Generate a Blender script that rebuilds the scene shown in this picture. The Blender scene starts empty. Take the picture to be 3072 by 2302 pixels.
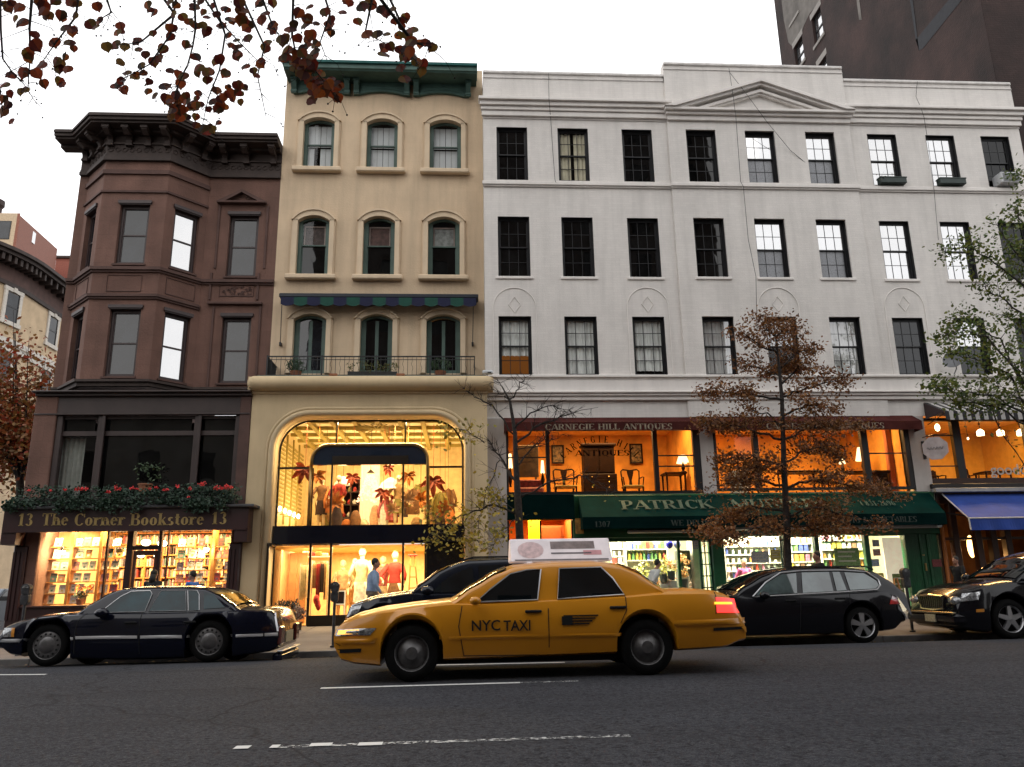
import bpy, bmesh, math, random
from mathutils import Vector, Matrix
from mathutils.geometry import tessellate_polygon
R_ = math.radians
rnd = random.Random(7)
SC = bpy.context.scene
COL = SC.collection
# ------------------------------------------------------------------ camera model (X along the facades, Y into the block, Z up)
W0, H0, F0 = 3072.0, 2302.0, 2350.0
PITCH, YAW, ROLL, CAMZ = .2495884, .0644636, -.0173770, 1.30
def _axes():
    cp, sp, cy, sy = math.cos(PITCH), math.sin(PITCH), math.cos(YAW), math.sin(YAW)
    f = Vector((sy*cp, cy*cp, sp)); rt = Vector((cy, -sy, 0)); up = rt.cross(f)
    cr, sr = math.cos(ROLL), math.sin(ROLL)
    return rt*cr+up*sr, up*cr-rt*sr, f
AX = _axes()
def ray(u, v): return AX[0]*((u-W0/2)/F0)+AX[1]*((H0/2-v)/F0)+AX[2]
def P(u, v, Y):
    'world point seen at photo pixel (u,v) standing at street depth Y'
    d = ray(u, v); return d*(Y/d.y)+Vector((0, 0, CAMZ))
def px(u, v, Y): return P(u, v, Y).x
def pz(u, v, Y): return P(u, v, Y).z
def gz(x, y):
    'height of the street surface'
    prof = [(-40, .18), (2, .21), (11, .20), (13.9, .15), (14.7, .10), (15.9, .0), (15.905, .12), (20.6, .345), (60, .345)]
    for (a, za), (b, zb) in zip(prof, prof[1:]):
        if y <= b: return za+(zb-za)*max(0, (y-a))/(b-a)+.004*x
    return .345+.004*x
# ------------------------------------------------------------------ materials
MATS = {}
def lin(c):
    return tuple(((x/255.)/12.92 if x <= 10 else ((x/255.+.055)/1.055)**2.4) for x in c)
def nt(name):
    m = bpy.data.materials.new(name); m.use_nodes = True
    t = m.node_tree; t.nodes.clear(); MATS[name] = m
    return m, t, t.nodes.new('ShaderNodeOutputMaterial')
def N(t, k, **kw):
    n = t.nodes.new('ShaderNode'+k)
    for a, b in kw.items():
        if a.startswith('i_'): n.inputs[a[2:].replace('_', ' ')].default_value = b
        else: setattr(n, a, b)
    return n
def mix(t, fac, a, b, blend='MIX'):
    n = t.nodes.new('ShaderNodeMix'); n.data_type = 'RGBA'; n.blend_type = blend
    for i, s in ((0, fac), (6, a), (7, b)):
        if hasattr(s, 'links'): t.links.new(s, n.inputs[i])
        else: n.inputs[i].default_value = s if i == 0 else (*s[:3], 1)
    return n.outputs[2]
def coords(t, flat=False, obj=True):
    g = N(t, 'NewGeometry')
    if not flat: return g.outputs['Position']
    s = N(t, 'SeparateXYZ'); t.links.new(g.outputs['Position'], s.inputs[0])
    a = N(t, 'Math', operation='ADD'); t.links.new(s.outputs[0], a.inputs[0]); t.links.new(s.outputs[1], a.inputs[1])
    c = N(t, 'CombineXYZ'); t.links.new(a.outputs[0], c.inputs[0]); t.links.new(s.outputs[2], c.inputs[1])
    return c.outputs[0]
def scaled(t, src, v):
    m = N(t, 'Mapping'); t.links.new(src, m.inputs[0]); m.inputs['Scale'].default_value = v; return m.outputs[0]
def noise(t, src, sc, det=4, rough=.55, lo=.35, hi=.65):
    n = N(t, 'TexNoise'); t.links.new(src, n.inputs['Vector']); n.inputs['Scale'].default_value = sc
    n.inputs['Detail'].default_value = det; n.inputs['Roughness'].default_value = rough
    r = N(t, 'MapRange'); r.inputs['From Min'].default_value = lo; r.inputs['From Max'].default_value = hi
    t.links.new(n.outputs[0], r.inputs[0]); return r.outputs[0]
def mat(name, c, rough=.6, metal=0., var=.12, sc=6., bump=.0, bsc=40., coat=0., spec=.5, alt=None, emit=None, estr=1., sss=0., streak=0., brick=None, transl=0., ior=1.45):
    'general procedural surface: base colour with soft noise variation, optional dirt streaks, joints and bump'
    if name in MATS: return MATS[name]
    m, t, out = nt(name)
    b = N(t, 'BsdfPrincipled'); t.links.new(b.outputs[0], out.inputs[0])
    c = tuple(c); pos = coords(t)
    dark = tuple(x*(1-var*1.6) for x in c) if alt is None else alt
    col = mix(t, noise(t, pos, sc), c, dark)
    if streak:
        s = noise(t, scaled(t, pos, (1.6, 1.6, .16)), 2.2, 5, .6, .42, .75)
        f = N(t, 'Math', operation='MULTIPLY'); t.links.new(s, f.inputs[0]); f.inputs[1].default_value = streak
        col = mix(t, f.outputs[0], col, tuple(x*.62 for x in c))
    hgt = None
    if brick:
        bw, bh, mo, amt = brick
        n = N(t, 'TexBrick'); t.links.new(coords(t, True), n.inputs['Vector'])
        n.inputs['Scale'].default_value = 1; n.inputs['Brick Width'].default_value = bw; n.inputs['Row Height'].default_value = bh
        n.inputs['Mortar Size'].default_value = mo; n.inputs['Mortar Smooth'].default_value = .3
        n.inputs['Color1'].default_value = (1, 1, 1, 1); n.inputs['Color2'].default_value = (1-amt*.6,)*3+(1,); n.inputs['Mortar'].default_value = (1-amt,)*3+(1,)
        col = mix(t, 1., col, n.outputs[0], 'MULTIPLY'); hgt = n.outputs[0]
    t.links.new(col, b.inputs['Base Color'])
    b.inputs['Roughness'].default_value = rough; b.inputs['Metallic'].default_value = metal
    b.inputs['Specular IOR Level'].default_value = spec; b.inputs['Coat Weight'].default_value = coat
    b.inputs['Coat Roughness'].default_value = .04; b.inputs['IOR'].default_value = ior
    if bump:
        bp = N(t, 'Bump'); bp.inputs['Strength'].default_value = bump; bp.inputs['Distance'].default_value = .02
        h = noise(t, pos, bsc, 5, .65, .2, .8)
        if hgt is not None:
            a = N(t, 'Math', operation='ADD'); s2 = N(t, 'RGBToBW'); t.links.new(hgt, s2.inputs[0])
            t.links.new(h, a.inputs[0]); t.links.new(s2.outputs[0], a.inputs[1]); h = a.outputs[0]
        t.links.new(h, bp.inputs['Height']); t.links.new(bp.outputs[0], b.inputs['Normal'])
    if emit:
        b.inputs['Emission Color'].default_value = (*emit, 1); b.inputs['Emission Strength'].default_value = estr
    if transl:
        tr = N(t, 'BsdfTranslucent'); t.links.new(col, tr.inputs[0]); mx = N(t, 'MixShader'); mx.inputs[0].default_value = transl
        t.links.new(b.outputs[0], mx.inputs[1]); t.links.new(tr.outputs[0], mx.inputs[2]); t.links.new(mx.outputs[0], out.inputs[0])
    return m
def glass(name, tint, refl, rough=.02, wav=.0):
    'thin clear pane: see-through with fresnel reflection'
    if name in MATS: return MATS[name]
    m, t, out = nt(name)
    tr = N(t, 'BsdfTransparent'); tr.inputs[0].default_value = (*tint, 1)
    g = N(t, 'BsdfGlossy'); g.inputs['Roughness'].default_value = rough
    lw = N(t, 'LayerWeight'); lw.inputs[0].default_value = .5; pw = N(t, 'Math', operation='POWER'); pw.inputs[1].default_value = 5; t.links.new(lw.outputs['Facing'], pw.inputs[0])
    r = N(t, 'MapRange'); r.inputs['To Min'].default_value = refl; r.inputs['To Max'].default_value = 1
    t.links.new(pw.outputs[0], r.inputs[0])
    if wav:
        bp = N(t, 'Bump'); bp.inputs['Strength'].default_value = wav; bp.inputs['Distance'].default_value = .02
        t.links.new(noise(t, coords(t), 1.3, 2), bp.inputs['Height']); t.links.new(bp.outputs[0], g.inputs['Normal'])
    mx = N(t, 'MixShader'); t.links.new(r.outputs[0], mx.inputs[0]); t.links.new(tr.outputs[0], mx.inputs[1]); t.links.new(g.outputs[0], mx.inputs[2])
    t.links.new(mx.outputs[0], out.inputs[0]); return m
def dglass(name, c, refl, wav=.04, rough=.02):
    'window pane with a dark room behind: dark body colour under a reflecting surface'
    if name in MATS: return MATS[name]
    m, t, out = nt(name)
    d = N(t, 'BsdfDiffuse'); t.links.new(mix(t, noise(t, coords(t), 2.2), c, tuple(x*.35 for x in c)), d.inputs[0])
    g = N(t, 'BsdfGlossy'); g.inputs['Roughness'].default_value = rough
    lw = N(t, 'LayerWeight'); lw.inputs[0].default_value = .5; pw = N(t, 'Math', operation='POWER'); pw.inputs[1].default_value = 5; t.links.new(lw.outputs['Facing'], pw.inputs[0])
    r = N(t, 'MapRange'); r.inputs['To Min'].default_value = refl; r.inputs['To Max'].default_value = 1
    t.links.new(pw.outputs[0], r.inputs[0])
    bp = N(t, 'Bump'); bp.inputs['Strength'].default_value = wav; bp.inputs['Distance'].default_value = .03
    t.links.new(noise(t, coords(t), 1.1, 2), bp.inputs['Height']); t.links.new(bp.outputs[0], g.inputs['Normal'])
    mx = N(t, 'MixShader'); t.links.new(r.outputs[0], mx.inputs[0]); t.links.new(d.outputs[0], mx.inputs[1]); t.links.new(g.outputs[0], mx.inputs[2])
    t.links.new(mx.outputs[0], out.inputs[0]); return m
def emis(name, c, s):
    if name in MATS: return MATS[name]
    m, t, out = nt(name); e = N(t, 'Emission'); e.inputs[0].default_value = (*c, 1); e.inputs[1].default_value = s
    t.links.new(e.outputs[0], out.inputs[0]); return m
def palette(name, cols, sc=30., rough=.6, transl=0., cell=True):
    'random colour per small cell (leaf to leaf variation)'
    if name in MATS: return MATS[name]
    m, t, out = nt(name); b = N(t, 'BsdfPrincipled'); b.inputs['Roughness'].default_value = rough
    g = N(t, 'NewGeometry')
    cr = N(t, 'ValToRGB'); cr.color_ramp.interpolation = 'LINEAR'
    el = cr.color_ramp.elements
    for i, c in enumerate(cols):
        p = i/(len(cols)-1)
        e = el[i] if i < 2 else el.new(p)
        e.position = p; e.color = (*c, 1)
    t.links.new(g.outputs['Random Per Island'], cr.inputs[0]); t.links.new(cr.outputs[0], b.inputs['Base Color'])
    if transl:
        tr = N(t, 'BsdfTranslucent'); t.links.new(cr.outputs[0], tr.inputs[0]); mx = N(t, 'MixShader'); mx.inputs[0].default_value = transl
        t.links.new(b.outputs[0], mx.inputs[1]); t.links.new(tr.outputs[0], mx.inputs[2]); t.links.new(mx.outputs[0], out.inputs[0])
    else: t.links.new(b.outputs[0], out.inputs[0])
    return m
# ------------------------------------------------------------------ mesh builder
WL = {}
def wl(o): return WL.get(o.name, Vector((0, 0, 0))) if o else Vector((0, 0, 0))
def tag(o, label=None, cat=None, group=None, kind=None):
    if label: o['label'] = label
    if cat: o['category'] = cat
    if group: o['group'] = group
    if kind: o['kind'] = kind
    return o
def thing(name, label, cat, loc=(0, 0, 0), group=None):
    o = bpy.data.objects.new(name, None); COL.objects.link(o); o.location = loc; o.empty_display_size = .2
    WL[o.name] = Vector(loc); return tag(o, label, cat, group)
class MB:
    def __init__(s): s.v = []; s.f = []; s.m = []; s.cur = 0
    def vert(s, *p): s.v.append(tuple(p)); return len(s.v)-1
    def face(s, idx): s.f.append(tuple(idx)); s.m.append(s.cur); return s
    def poly(s, pts):
        i = len(s.v); s.v += [tuple(p) for p in pts]; s.face(range(i, i+len(pts))); return s
    def box(s, x0, x1, y0, y1, z0, z1):
        if x0 > x1: x0, x1 = x1, x0
        if y0 > y1: y0, y1 = y1, y0
        if z0 > z1: z0, z1 = z1, z0
        i = len(s.v)
        s.v += [(x, y, z) for z in (z0, z1) for y in (y0, y1) for x in (x0, x1)]
        for q in ((0, 2, 3, 1), (4, 5, 7, 6), (0, 1, 5, 4), (2, 6, 7, 3), (0, 4, 6, 2), (1, 3, 7, 5)): s.face([i+k for k in q])
        return s
    def bbox(s, x0, x1, y0, y1, z0, z1, b=.01):
        'box with chamfered edges'
        if x0 > x1: x0, x1 = x1, x0
        if y0 > y1: y0, y1 = y1, y0
        if z0 > z1: z0, z1 = z1, z0
        b = min(b, (x1-x0)*.3, (y1-y0)*.3, (z1-z0)*.3)
        rings = [(z0, b), (z0+b, 0), (z1-b, 0), (z1, b)]
        pr = []
        for z, k in rings:
            i = len(s.v)
            s.v += [(x0+b+k*.0, y0+k, z), (x1-b, y0+k, z), (x1-k, y0+b, z), (x1-k, y1-b, z), (x1-b, y1-k, z), (x0+b, y1-k, z), (x0+k, y1-b, z), (x0+k, y0+b, z)]
            pr.append(i)
        for a, c in zip(pr, pr[1:]):
            for k in range(8): s.face((a+k, a+(k+1) % 8, c+(k+1) % 8, c+k))
        s.face([pr[0]+k for k in range(7, -1, -1)]); s.face([pr[-1]+k for k in range(8)])
        return s
    def prism(s, pts, y0, y1):
        'polygon in XZ extruded from y0 to y1'
        n = len(pts); i = len(s.v)
        s.v += [(p[0], y0, p[1]) for p in pts]+[(p[0], y1, p[1]) for p in pts]
        tr = tessellate_polygon([[Vector((p[0], p[1], 0)) for p in pts]])
        for a in tr: s.face([i+k for k in a]); s.face([i+n+k for k in reversed(a)])
        for k in range(n): s.face((i+k, i+(k+1) % n, i+n+(k+1) % n, i+n+k))
        return s
    def xprism(s, pts, x0, x1):
        'profile in YZ swept along X'
        n = len(pts); i = len(s.v)
        s.v += [(x0, p[0], p[1]) for p in pts]+[(x1, p[0], p[1]) for p in pts]
        tr = tessellate_polygon([[Vector((p[0], p[1], 0)) for p in pts]])
        for a in tr: s.face([i+k for k in a]); s.face([i+n+k for k in reversed(a)])
        for k in range(n): s.face((i+k, i+n+k, i+n+(k+1) % n, i+(k+1) % n))
        return s
    def zprism(s, pts, z0, z1):
        n = len(pts); i = len(s.v)
        s.v += [(p[0], p[1], z0) for p in pts]+[(p[0], p[1], z1) for p in pts]
        tr = tessellate_polygon([[Vector((p[0], p[1], 0)) for p in pts]])
        for a in tr: s.face([i+k for k in a]); s.face([i+n+k for k in reversed(a)])
        for k in range(n): s.face((i+k, i+(k+1) % n, i+n+(k+1) % n, i+n+k))
        return s
    def tube(s, pts, r, n=6, closed=False, caps=True):
        pts = [Vector(p) for p in pts]; m = len(pts)
        rs = r if isinstance(r, (list, tuple)) else [r]*m
        base = []; prev = None
        for k, p in enumerate(pts):
            a = pts[(k-1) % m] if (k > 0 or closed) else p; b = pts[(k+1) % m] if (k < m-1 or closed) else p
            t = (b-a); t = t.normalized() if t.length > 1e-9 else Vector((0, 0, 1))
            if prev is None: prev = t.orthogonal().normalized()
            prev = (prev-t*prev.dot(t)); prev = prev.normalized() if prev.length > 1e-6 else t.orthogonal().normalized()
            q = t.cross(prev); i = len(s.v); base.append(i)
            for j in range(n):
                an = 2*math.pi*j/n; s.v.append(tuple(p+prev*(math.cos(an)*rs[k])+q*(math.sin(an)*rs[k])))
        for k in range(m if closed else m-1):
            a, b = base[k], base[(k+1) % m]
            for j in range(n): s.face((a+j, a+(j+1) % n, b+(j+1) % n, b+j))
        if caps and not closed:
            s.face([base[0]+j for j in range(n-1, -1, -1)]); s.face([base[-1]+j for j in range(n)])
        return s
    def lathe(s, prof, c=(0, 0, 0), n=16, axis='z', a0=0, a1=2*math.pi):
        'profile (r, h) turned about an axis'
        c = Vector(c); full = abs(a1-a0-2*math.pi) < 1e-6; cols = n if full else n+1; i = len(s.v)
        for j in range(cols):
            an = a0+(a1-a0)*j/n
            for r, h in prof:
                x, y = r*math.cos(an), r*math.sin(an)
                p = (x, y, h) if axis == 'z' else ((x, h, y) if axis == 'y' else (h, x, y))
                s.v.append(tuple(c+Vector(p)))
        m = len(prof)
        for j in range(n):
            a = i+j*m; b = i+((j+1) % cols)*m
            for k in range(m-1): s.face((a+k, b+k, b+k+1, a+k+1))
        return s
    def ball(s, c, r, n=8, sz=(1, 1, 1), jit=0.):
        prof = [(math.sin(math.pi*k/n), -math.cos(math.pi*k/n)) for k in range(n+1)]
        i = len(s.v); s.lathe([(max(a, 1e-4), b) for a, b in prof], (0, 0, 0), n+2)
        for k in range(i, len(s.v)):
            v = s.v[k]; q = 1+rnd.uniform(-jit, jit); s.v[k] = (c[0]+v[0]*r*sz[0]*q, c[1]+v[1]*r*sz[1]*q, c[2]+v[2]*r*sz[2]*q)
        return s
    def grid(s, rows):
        n = len(rows[0]); i = len(s.v)
        for r in rows: s.v += [tuple(p) for p in r]
        for a in range(len(rows)-1):
            for b in range(n-1): s.face((i+a*n+b, i+a*n+b+1, i+(a+1)*n+b+1, i+(a+1)*n+b))
        return s
    def wall(s, x0, x1, z0, z1, y, holes, dep=.18, fn=None):
        'front wall sheet with rectangular openings and their reveals; fn maps (x, depth, z) to the world'
        fn = fn or (lambda x, d, z: (x, y+d, z))
        xs = sorted({x0, x1, *[q for h in holes for q in h[:2] if x0 < q < x1]}); zs = sorted({z0, z1, *[q for h in holes for q in h[2:4] if z0 < q < z1]})
        for a, b in zip(xs, xs[1:]):
            for c, d in zip(zs, zs[1:]):
                mx_, mz = (a+b)/2, (c+d)/2
                if any(h[0] < mx_ < h[1] and h[2] < mz < h[3] for h in holes): continue
                s.poly([fn(a, 0, c), fn(b, 0, c), fn(b, 0, d), fn(a, 0, d)])
        for h in holes:
            a, b, c, d = h[:4]
            s.poly([fn(a, 0, c), fn(a, 0, d), fn(a, dep, d), fn(a, dep, c)]); s.poly([fn(b, 0, c), fn(b, dep, c), fn(b, dep, d), fn(b, 0, d)])
            s.poly([fn(a, 0, d), fn(b, 0, d), fn(b, dep, d), fn(a, dep, d)]); s.poly([fn(a, 0, c), fn(a, dep, c), fn(b, dep, c), fn(b, 0, c)])
        return s
    def xf(s, M, i0=0):
        for k in range(i0, len(s.v)): s.v[k] = tuple(M @ Vector(s.v[k]))
        return s
    def build(s, name, m, parent=None, smooth=False, label=None, weld=False, bevel=0):
        me = bpy.data.meshes.new(name)
        if parent is None:
            xs = [p[0] for p in s.v]; ys = [p[1] for p in s.v]; off = Vector(((min(xs)+max(xs))/2, (min(ys)+max(ys))/2, min(p[2] for p in s.v)))
        else: off = wl(parent)
        me.from_pydata([(p[0]-off.x, p[1]-off.y, p[2]-off.z) for p in s.v], [], s.f)
        ms = m if isinstance(m, (list, tuple)) else [m]
        for q in ms: me.materials.append(q)
        if len(ms) > 1: me.polygons.foreach_set('material_index', s.m)
        if weld or bevel:
            b = bmesh.new(); b.from_mesh(me); bmesh.ops.remove_doubles(b, verts=b.verts, dist=1e-5)
            bmesh.ops.recalc_face_normals(b, faces=b.faces); b.to_mesh(me); b.free()
        if smooth: me.polygons.foreach_set('use_smooth', [True]*len(me.polygons))
        me.update(); me.validate()
        o = bpy.data.objects.new(name, me); COL.objects.link(o)
        if bevel:
            md = o.modifiers.new('bevel', 'BEVEL'); md.width = bevel; md.segments = 2; md.limit_method = 'ANGLE'
        if smooth and smooth != True:
            md = o.modifiers.new('edge', 'EDGE_SPLIT'); md.split_angle = R_(smooth)
        if parent is None: o.location = off; WL[o.name] = off
        else: o.parent = parent; WL[o.name] = off
        if label: o['label'] = label
        return o
def copy_tree(o, parent=None, loc=None, **kw):
    c = o.copy(); COL.objects.link(c)
    if parent is not None: c.parent = parent
    if loc is not None: c.location = loc
    WL[c.name] = Vector(c.location) if parent is None else wl(parent)
    for k, v in kw.items(): c[k] = v
    for ch in list(o.children): copy_tree(ch, c)
    return c
def text(body, x, y, z, size, m, parent, name='lettering', width=None, ext=.006, font='', space=1., tilt=0., align='CENTER', rot=None, italic=0.):
    'flat lettering standing in the XZ plane, turned into a mesh'
    cu = bpy.data.curves.new('txt', 'FONT'); cu.body = body; cu.size = size; cu.extrude = ext; cu.align_x = align; cu.space_character = space
    cu.resolution_u = 3; cu.offset = .012*size if font == 'b' else 0; cu.shear = italic
    o = bpy.data.objects.new('txt', cu); COL.objects.link(o)
    dg = bpy.context.evaluated_depsgraph_get(); dg.update()
    me = bpy.data.meshes.new_from_object(o.evaluated_get(dg)); bpy.data.objects.remove(o)
    xs = [v.co.x for v in me.vertices]; w = max(xs)-min(xs); sx = (width/w) if width else 1.
    M = Matrix.Translation(Vector((x, y, z))-wl(parent)) @ (rot or Matrix.Rotation(R_(90)+tilt, 4, 'X')) @ Matrix.Diagonal((sx, 1, 1, 1))
    me.transform(M); me.materials.clear(); me.materials.append(m)
    o = bpy.data.objects.new(name, me); COL.objects.link(o); o.parent = parent; WL[o.name] = wl(parent); return o

# ---- a small slab-serif alphabet: V thick upright, H thin bar, A elliptical bowl (thick sides), D diagonal, F foot serif
T_, t_h = .19, .075
GL = {'A': (.80, [('D', .06, 0, .42, 1, .07), ('D', .42, 1, .74, 0, .19), ('H', .18, .62, .30), ('F', .08, 0), ('F', .72, 0)]),
 'B': (.72, [('V', .17, 0, 1), ('H', .17, .42, 1), ('H', .17, .45, .53), ('H', .17, .45, 0), ('A', .40, .765, .22, .235, -90, 90), ('A', .42, .265, .26, .265, -90, 90), ('F', .12, 0), ('F', .12, 1)]),
 'C': (.76, [('A', .42, .5, .34, .5, 45, 318), ('V', .72, .68, .95, .07)]), 'D': (.8, [('V', .17, 0, 1), ('H', .17, .40, 1), ('H', .17, .40, 0), ('A', .38, .5, .34, .5, -90, 90), ('F', .12, 0), ('F', .12, 1)]),
 'E': (.70, [('V', .17, 0, 1), ('H', .17, .64, 1), ('H', .17, .50, .52), ('H', .17, .66, 0), ('V', .63, .80, 1, .06), ('V', .65, 0, .22, .06), ('F', .12, 0), ('F', .12, 1)]),
 'F': (.66, [('V', .17, 0, 1), ('H', .17, .62, 1), ('H', .17, .50, .52), ('V', .61, .80, 1, .06), ('F', .17, 0), ('F', .12, 1)]),
 'G': (.80, [('A', .42, .5, .34, .5, 45, 330), ('V', .68, .05, .42), ('H', .52, .80, .42), ('V', .70, .70, .95, .06)]),
 'H': (.84, [('V', .17, 0, 1), ('V', .67, 0, 1), ('H', .17, .67, .5), ('F', .17, 0), ('F', .17, 1), ('F', .67, 0), ('F', .67, 1)]),
 'I': (.40, [('V', .20, 0, 1), ('F', .20, 0), ('F', .20, 1)]), 'K': (.82, [('V', .17, 0, 1), ('D', .24, .40, .66, 1, .07), ('D', .36, .54, .70, 0, .19), ('F', .17, 0), ('F', .17, 1), ('F', .70, 0), ('F', .66, 1)]),
 'L': (.66, [('V', .17, 0, 1), ('H', .17, .60, 0), ('V', .60, 0, .26, .06), ('F', .17, 1), ('F', .12, 0)]),
 'M': (1., [('V', .12, 0, 1, .07), ('D', .14, 1, .48, 0, .18), ('D', .48, 0, .82, 1, .06), ('V', .84, 0, 1), ('F', .12, 0), ('F', .84, 0), ('F', .10, 1), ('F', .86, 1)]),
 'N': (.86, [('V', .14, 0, 1, .07), ('D', .14, 1, .70, 0, .19), ('V', .70, 0, 1, .07), ('F', .14, 0), ('F', .12, 1), ('F', .70, 1)]),
 'O': (.84, [('A', .42, .5, .34, .5, 0, 360)]), 'P': (.70, [('V', .17, 0, 1), ('H', .17, .42, 1), ('H', .17, .42, .44), ('A', .40, .72, .25, .28, -90, 90), ('F', .17, 0), ('F', .12, 1)]),
 'Q': (.84, [('A', .42, .5, .34, .5, 0, 360), ('D', .42, .12, .74, -.18, .12)]), 'R': (.80, [('V', .17, 0, 1), ('H', .17, .42, 1), ('H', .17, .42, .5), ('A', .40, .75, .25, .25, -90, 90), ('D', .42, .48, .66, 0, .18), ('F', .17, 0), ('F', .12, 1), ('F', .70, 0)]),
 'S': (.64, [('A', .31, .755, .23, .245, 40, 270), ('A', .33, .25, .25, .25, -130, 90), ('V', .54, .72, .95, .06), ('V', .08, .05, .28, .06)]),
 'T': (.76, [('V', .38, 0, 1), ('H', .06, .70, 1), ('V', .07, .74, 1, .06), ('V', .69, .74, 1, .06), ('F', .38, 0)]), 'U': (.84, [('V', .18, .3, 1), ('V', .68, .3, 1, .08), ('A', .43, .33, .26, .33, 180, 360), ('F', .18, 1), ('F', .68, 1)]),
 'V': (.80, [('D', .08, 1, .40, 0, .19), ('D', .40, 0, .72, 1, .07), ('F', .10, 1), ('F', .70, 1)]), 'W': (1.1, [('D', .08, 1, .34, 0, .18), ('D', .34, 0, .55, 1, .06), ('D', .55, 1, .78, 0, .18), ('D', .78, 0, 1.02, 1, .06), ('F', .1, 1), ('F', 1., 1)]),
 'X': (.8, [('D', .1, 1, .70, 0, .18), ('D', .1, 0, .68, 1, .07)]), 'Y': (.80, [('D', .10, 1, .40, .45, .17), ('D', .40, .45, .70, 1, .07), ('V', .40, 0, .46), ('F', .40, 0), ('F', .1, 1), ('F', .7, 1)]),
 'h': (.66, [('V', .17, 0, 1), ('A', .35, .36, .20, .30, 0, 180), ('V', .52, 0, .38), ('F', .17, 0), ('F', .54, 0), ('F', .13, 1)]),
 'e': (.56, [('A', .29, .33, .23, .33, 0, 320), ('H', .08, .50, .37)]), 'o': (.60, [('A', .30, .33, .24, .33, 0, 360)]),
 'r': (.52, [('V', .17, 0, .66), ('A', .40, .30, .20, .34, 50, 150), ('F', .17, 0), ('F', .13, .66)]), 'n': (.66, [('V', .17, 0, .66), ('A', .35, .36, .20, .30, 0, 180), ('V', .52, 0, .38), ('F', .17, 0), ('F', .54, 0), ('F', .13, .66)]),
 'k': (.66, [('V', .17, 0, 1), ('D', .22, .28, .50, .66, .07), ('D', .30, .42, .56, 0, .18), ('F', .17, 0), ('F', .56, 0), ('F', .13, 1)]), 's': (.50, [('A', .24, .49, .17, .17, 30, 270), ('A', .26, .16, .18, .17, -150, 90)]),
 't': (.42, [('V', .20, .12, .90), ('H', .05, .38, .64), ('A', .33, .13, .12, .13, 180, 300)]), '1': (.50, [('V', .26, 0, 1), ('D', .08, .80, .26, .98, .08), ('F', .26, 0)]),
 '3': (.62, [('A', .29, .76, .21, .24, -90, 150), ('A', .30, .27, .24, .27, -150, 90)]), '0': (.66, [('A', .33, .5, .25, .5, 0, 360)]), '7': (.6, [('H', .06, .54, .97), ('D', .54, .97, .24, 0, .16)]),
 '8': (.62, [('A', .31, .75, .20, .25, 0, 360), ('A', .31, .27, .24, .27, 0, 360)]), '2': (.6, [('A', .29, .73, .22, .27, -40, 160), ('D', .50, .62, .10, .04, .1), ('H', .06, .56, .03)]), '6': (.62, [('A', .31, .30, .24, .30, 0, 360), ('A', .42, .50, .35, .5, 95, 190)]),
 '9': (.62, [('A', .31, .70, .24, .30, 0, 360), ('A', .20, .50, .35, .5, -85, 10)]), '-': (.4, [('H', .06, .34, .42)]), '(': (.36, [('A', .42, .5, .26, .6, 120, 240)]), '&': (.8, [('A', .34, .76, .17, .24, 0, 360), ('A', .34, .27, .26, .27, 60, 360), ('D', .26, .70, .72, 0, .13)])}
def glyph(b, ch, X, Z, sx, sz, f):
    'draw one letter; f(x, z) maps flat letter coordinates to a point'
    for g in GL[ch][1]:
        k = g[0]
        if k == 'V': w_ = (g[4] if len(g) > 4 else T_)/2; q = [(g[1]-w_, g[2]), (g[1]+w_, g[2]), (g[1]+w_, g[3]), (g[1]-w_, g[3])]; b.poly([f(X+x*sx, Z+z*sz) for x, z in q])
        elif k == 'H': c = min(max(g[3], t_h/2), 1-t_h/2) if g[3] != .66 else .62; q = [(g[1], c-t_h/2), (g[2], c-t_h/2), (g[2], c+t_h/2), (g[1], c+t_h/2)]; b.poly([f(X+x*sx, Z+z*sz) for x, z in q])
        elif k == 'F': c = g[2]-(t_h*.8 if g[2] > .3 else 0); q = [(g[1]-.17, c), (g[1]+.17, c), (g[1]+.17, c+t_h*.8), (g[1]-.17, c+t_h*.8)]; b.poly([f(X+x*sx, Z+z*sz) for x, z in q])
        elif k == 'D': w_ = g[5]/2*1.1; q = [(g[1]-w_, g[2]), (g[1]+w_, g[2]), (g[3]+w_, g[4]), (g[3]-w_, g[4])]; b.poly([f(X+x*sx, Z+z*sz) for x, z in q])
        else:
            _, cx, cz, rx, rz, a0, a1 = g; n = 14; pr = None
            for i in range(n+1):
                a = R_(a0+(a1-a0)*i/n); c, s_ = math.cos(a), math.sin(a); th = .07+.13*abs(c)
                o = (cx+(rx+.02)*c, cz+rz*s_); i_ = (cx+(rx+.02-th)*c, cz+(rz-t_h)*s_); cur = [f(X+x*sx, Z+z*sz) for x, z in (o, i_)]
                if pr: b.poly([pr[0], pr[1], cur[1], cur[0]])
                pr = cur
def letters(body, x0, x1, z, h, y, m, par, dy=0., name='lettering', th=.004, flat=None, back=0.):
    'lettering between x0 and x1 standing on z; dy leans it back (for slanting cloth)'
    wd = sum(GL[c][0] if c != ' ' else .42 for c in body); sx_ = (x1-x0)/wd
    b = MB(); X = x0
    for c in body:
        if c != ' ': glyph(b, c, X, z, sx_, h, flat or (lambda x, zz: (x, y-th+dy*(zz-z)/h, zz)))
        X += (GL[c][0] if c != ' ' else .42)*sx_
    return b.build(name, m, par)
def solveY(u, v, x):
    d = ray(u, v); return d.y*x/d.x
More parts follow.
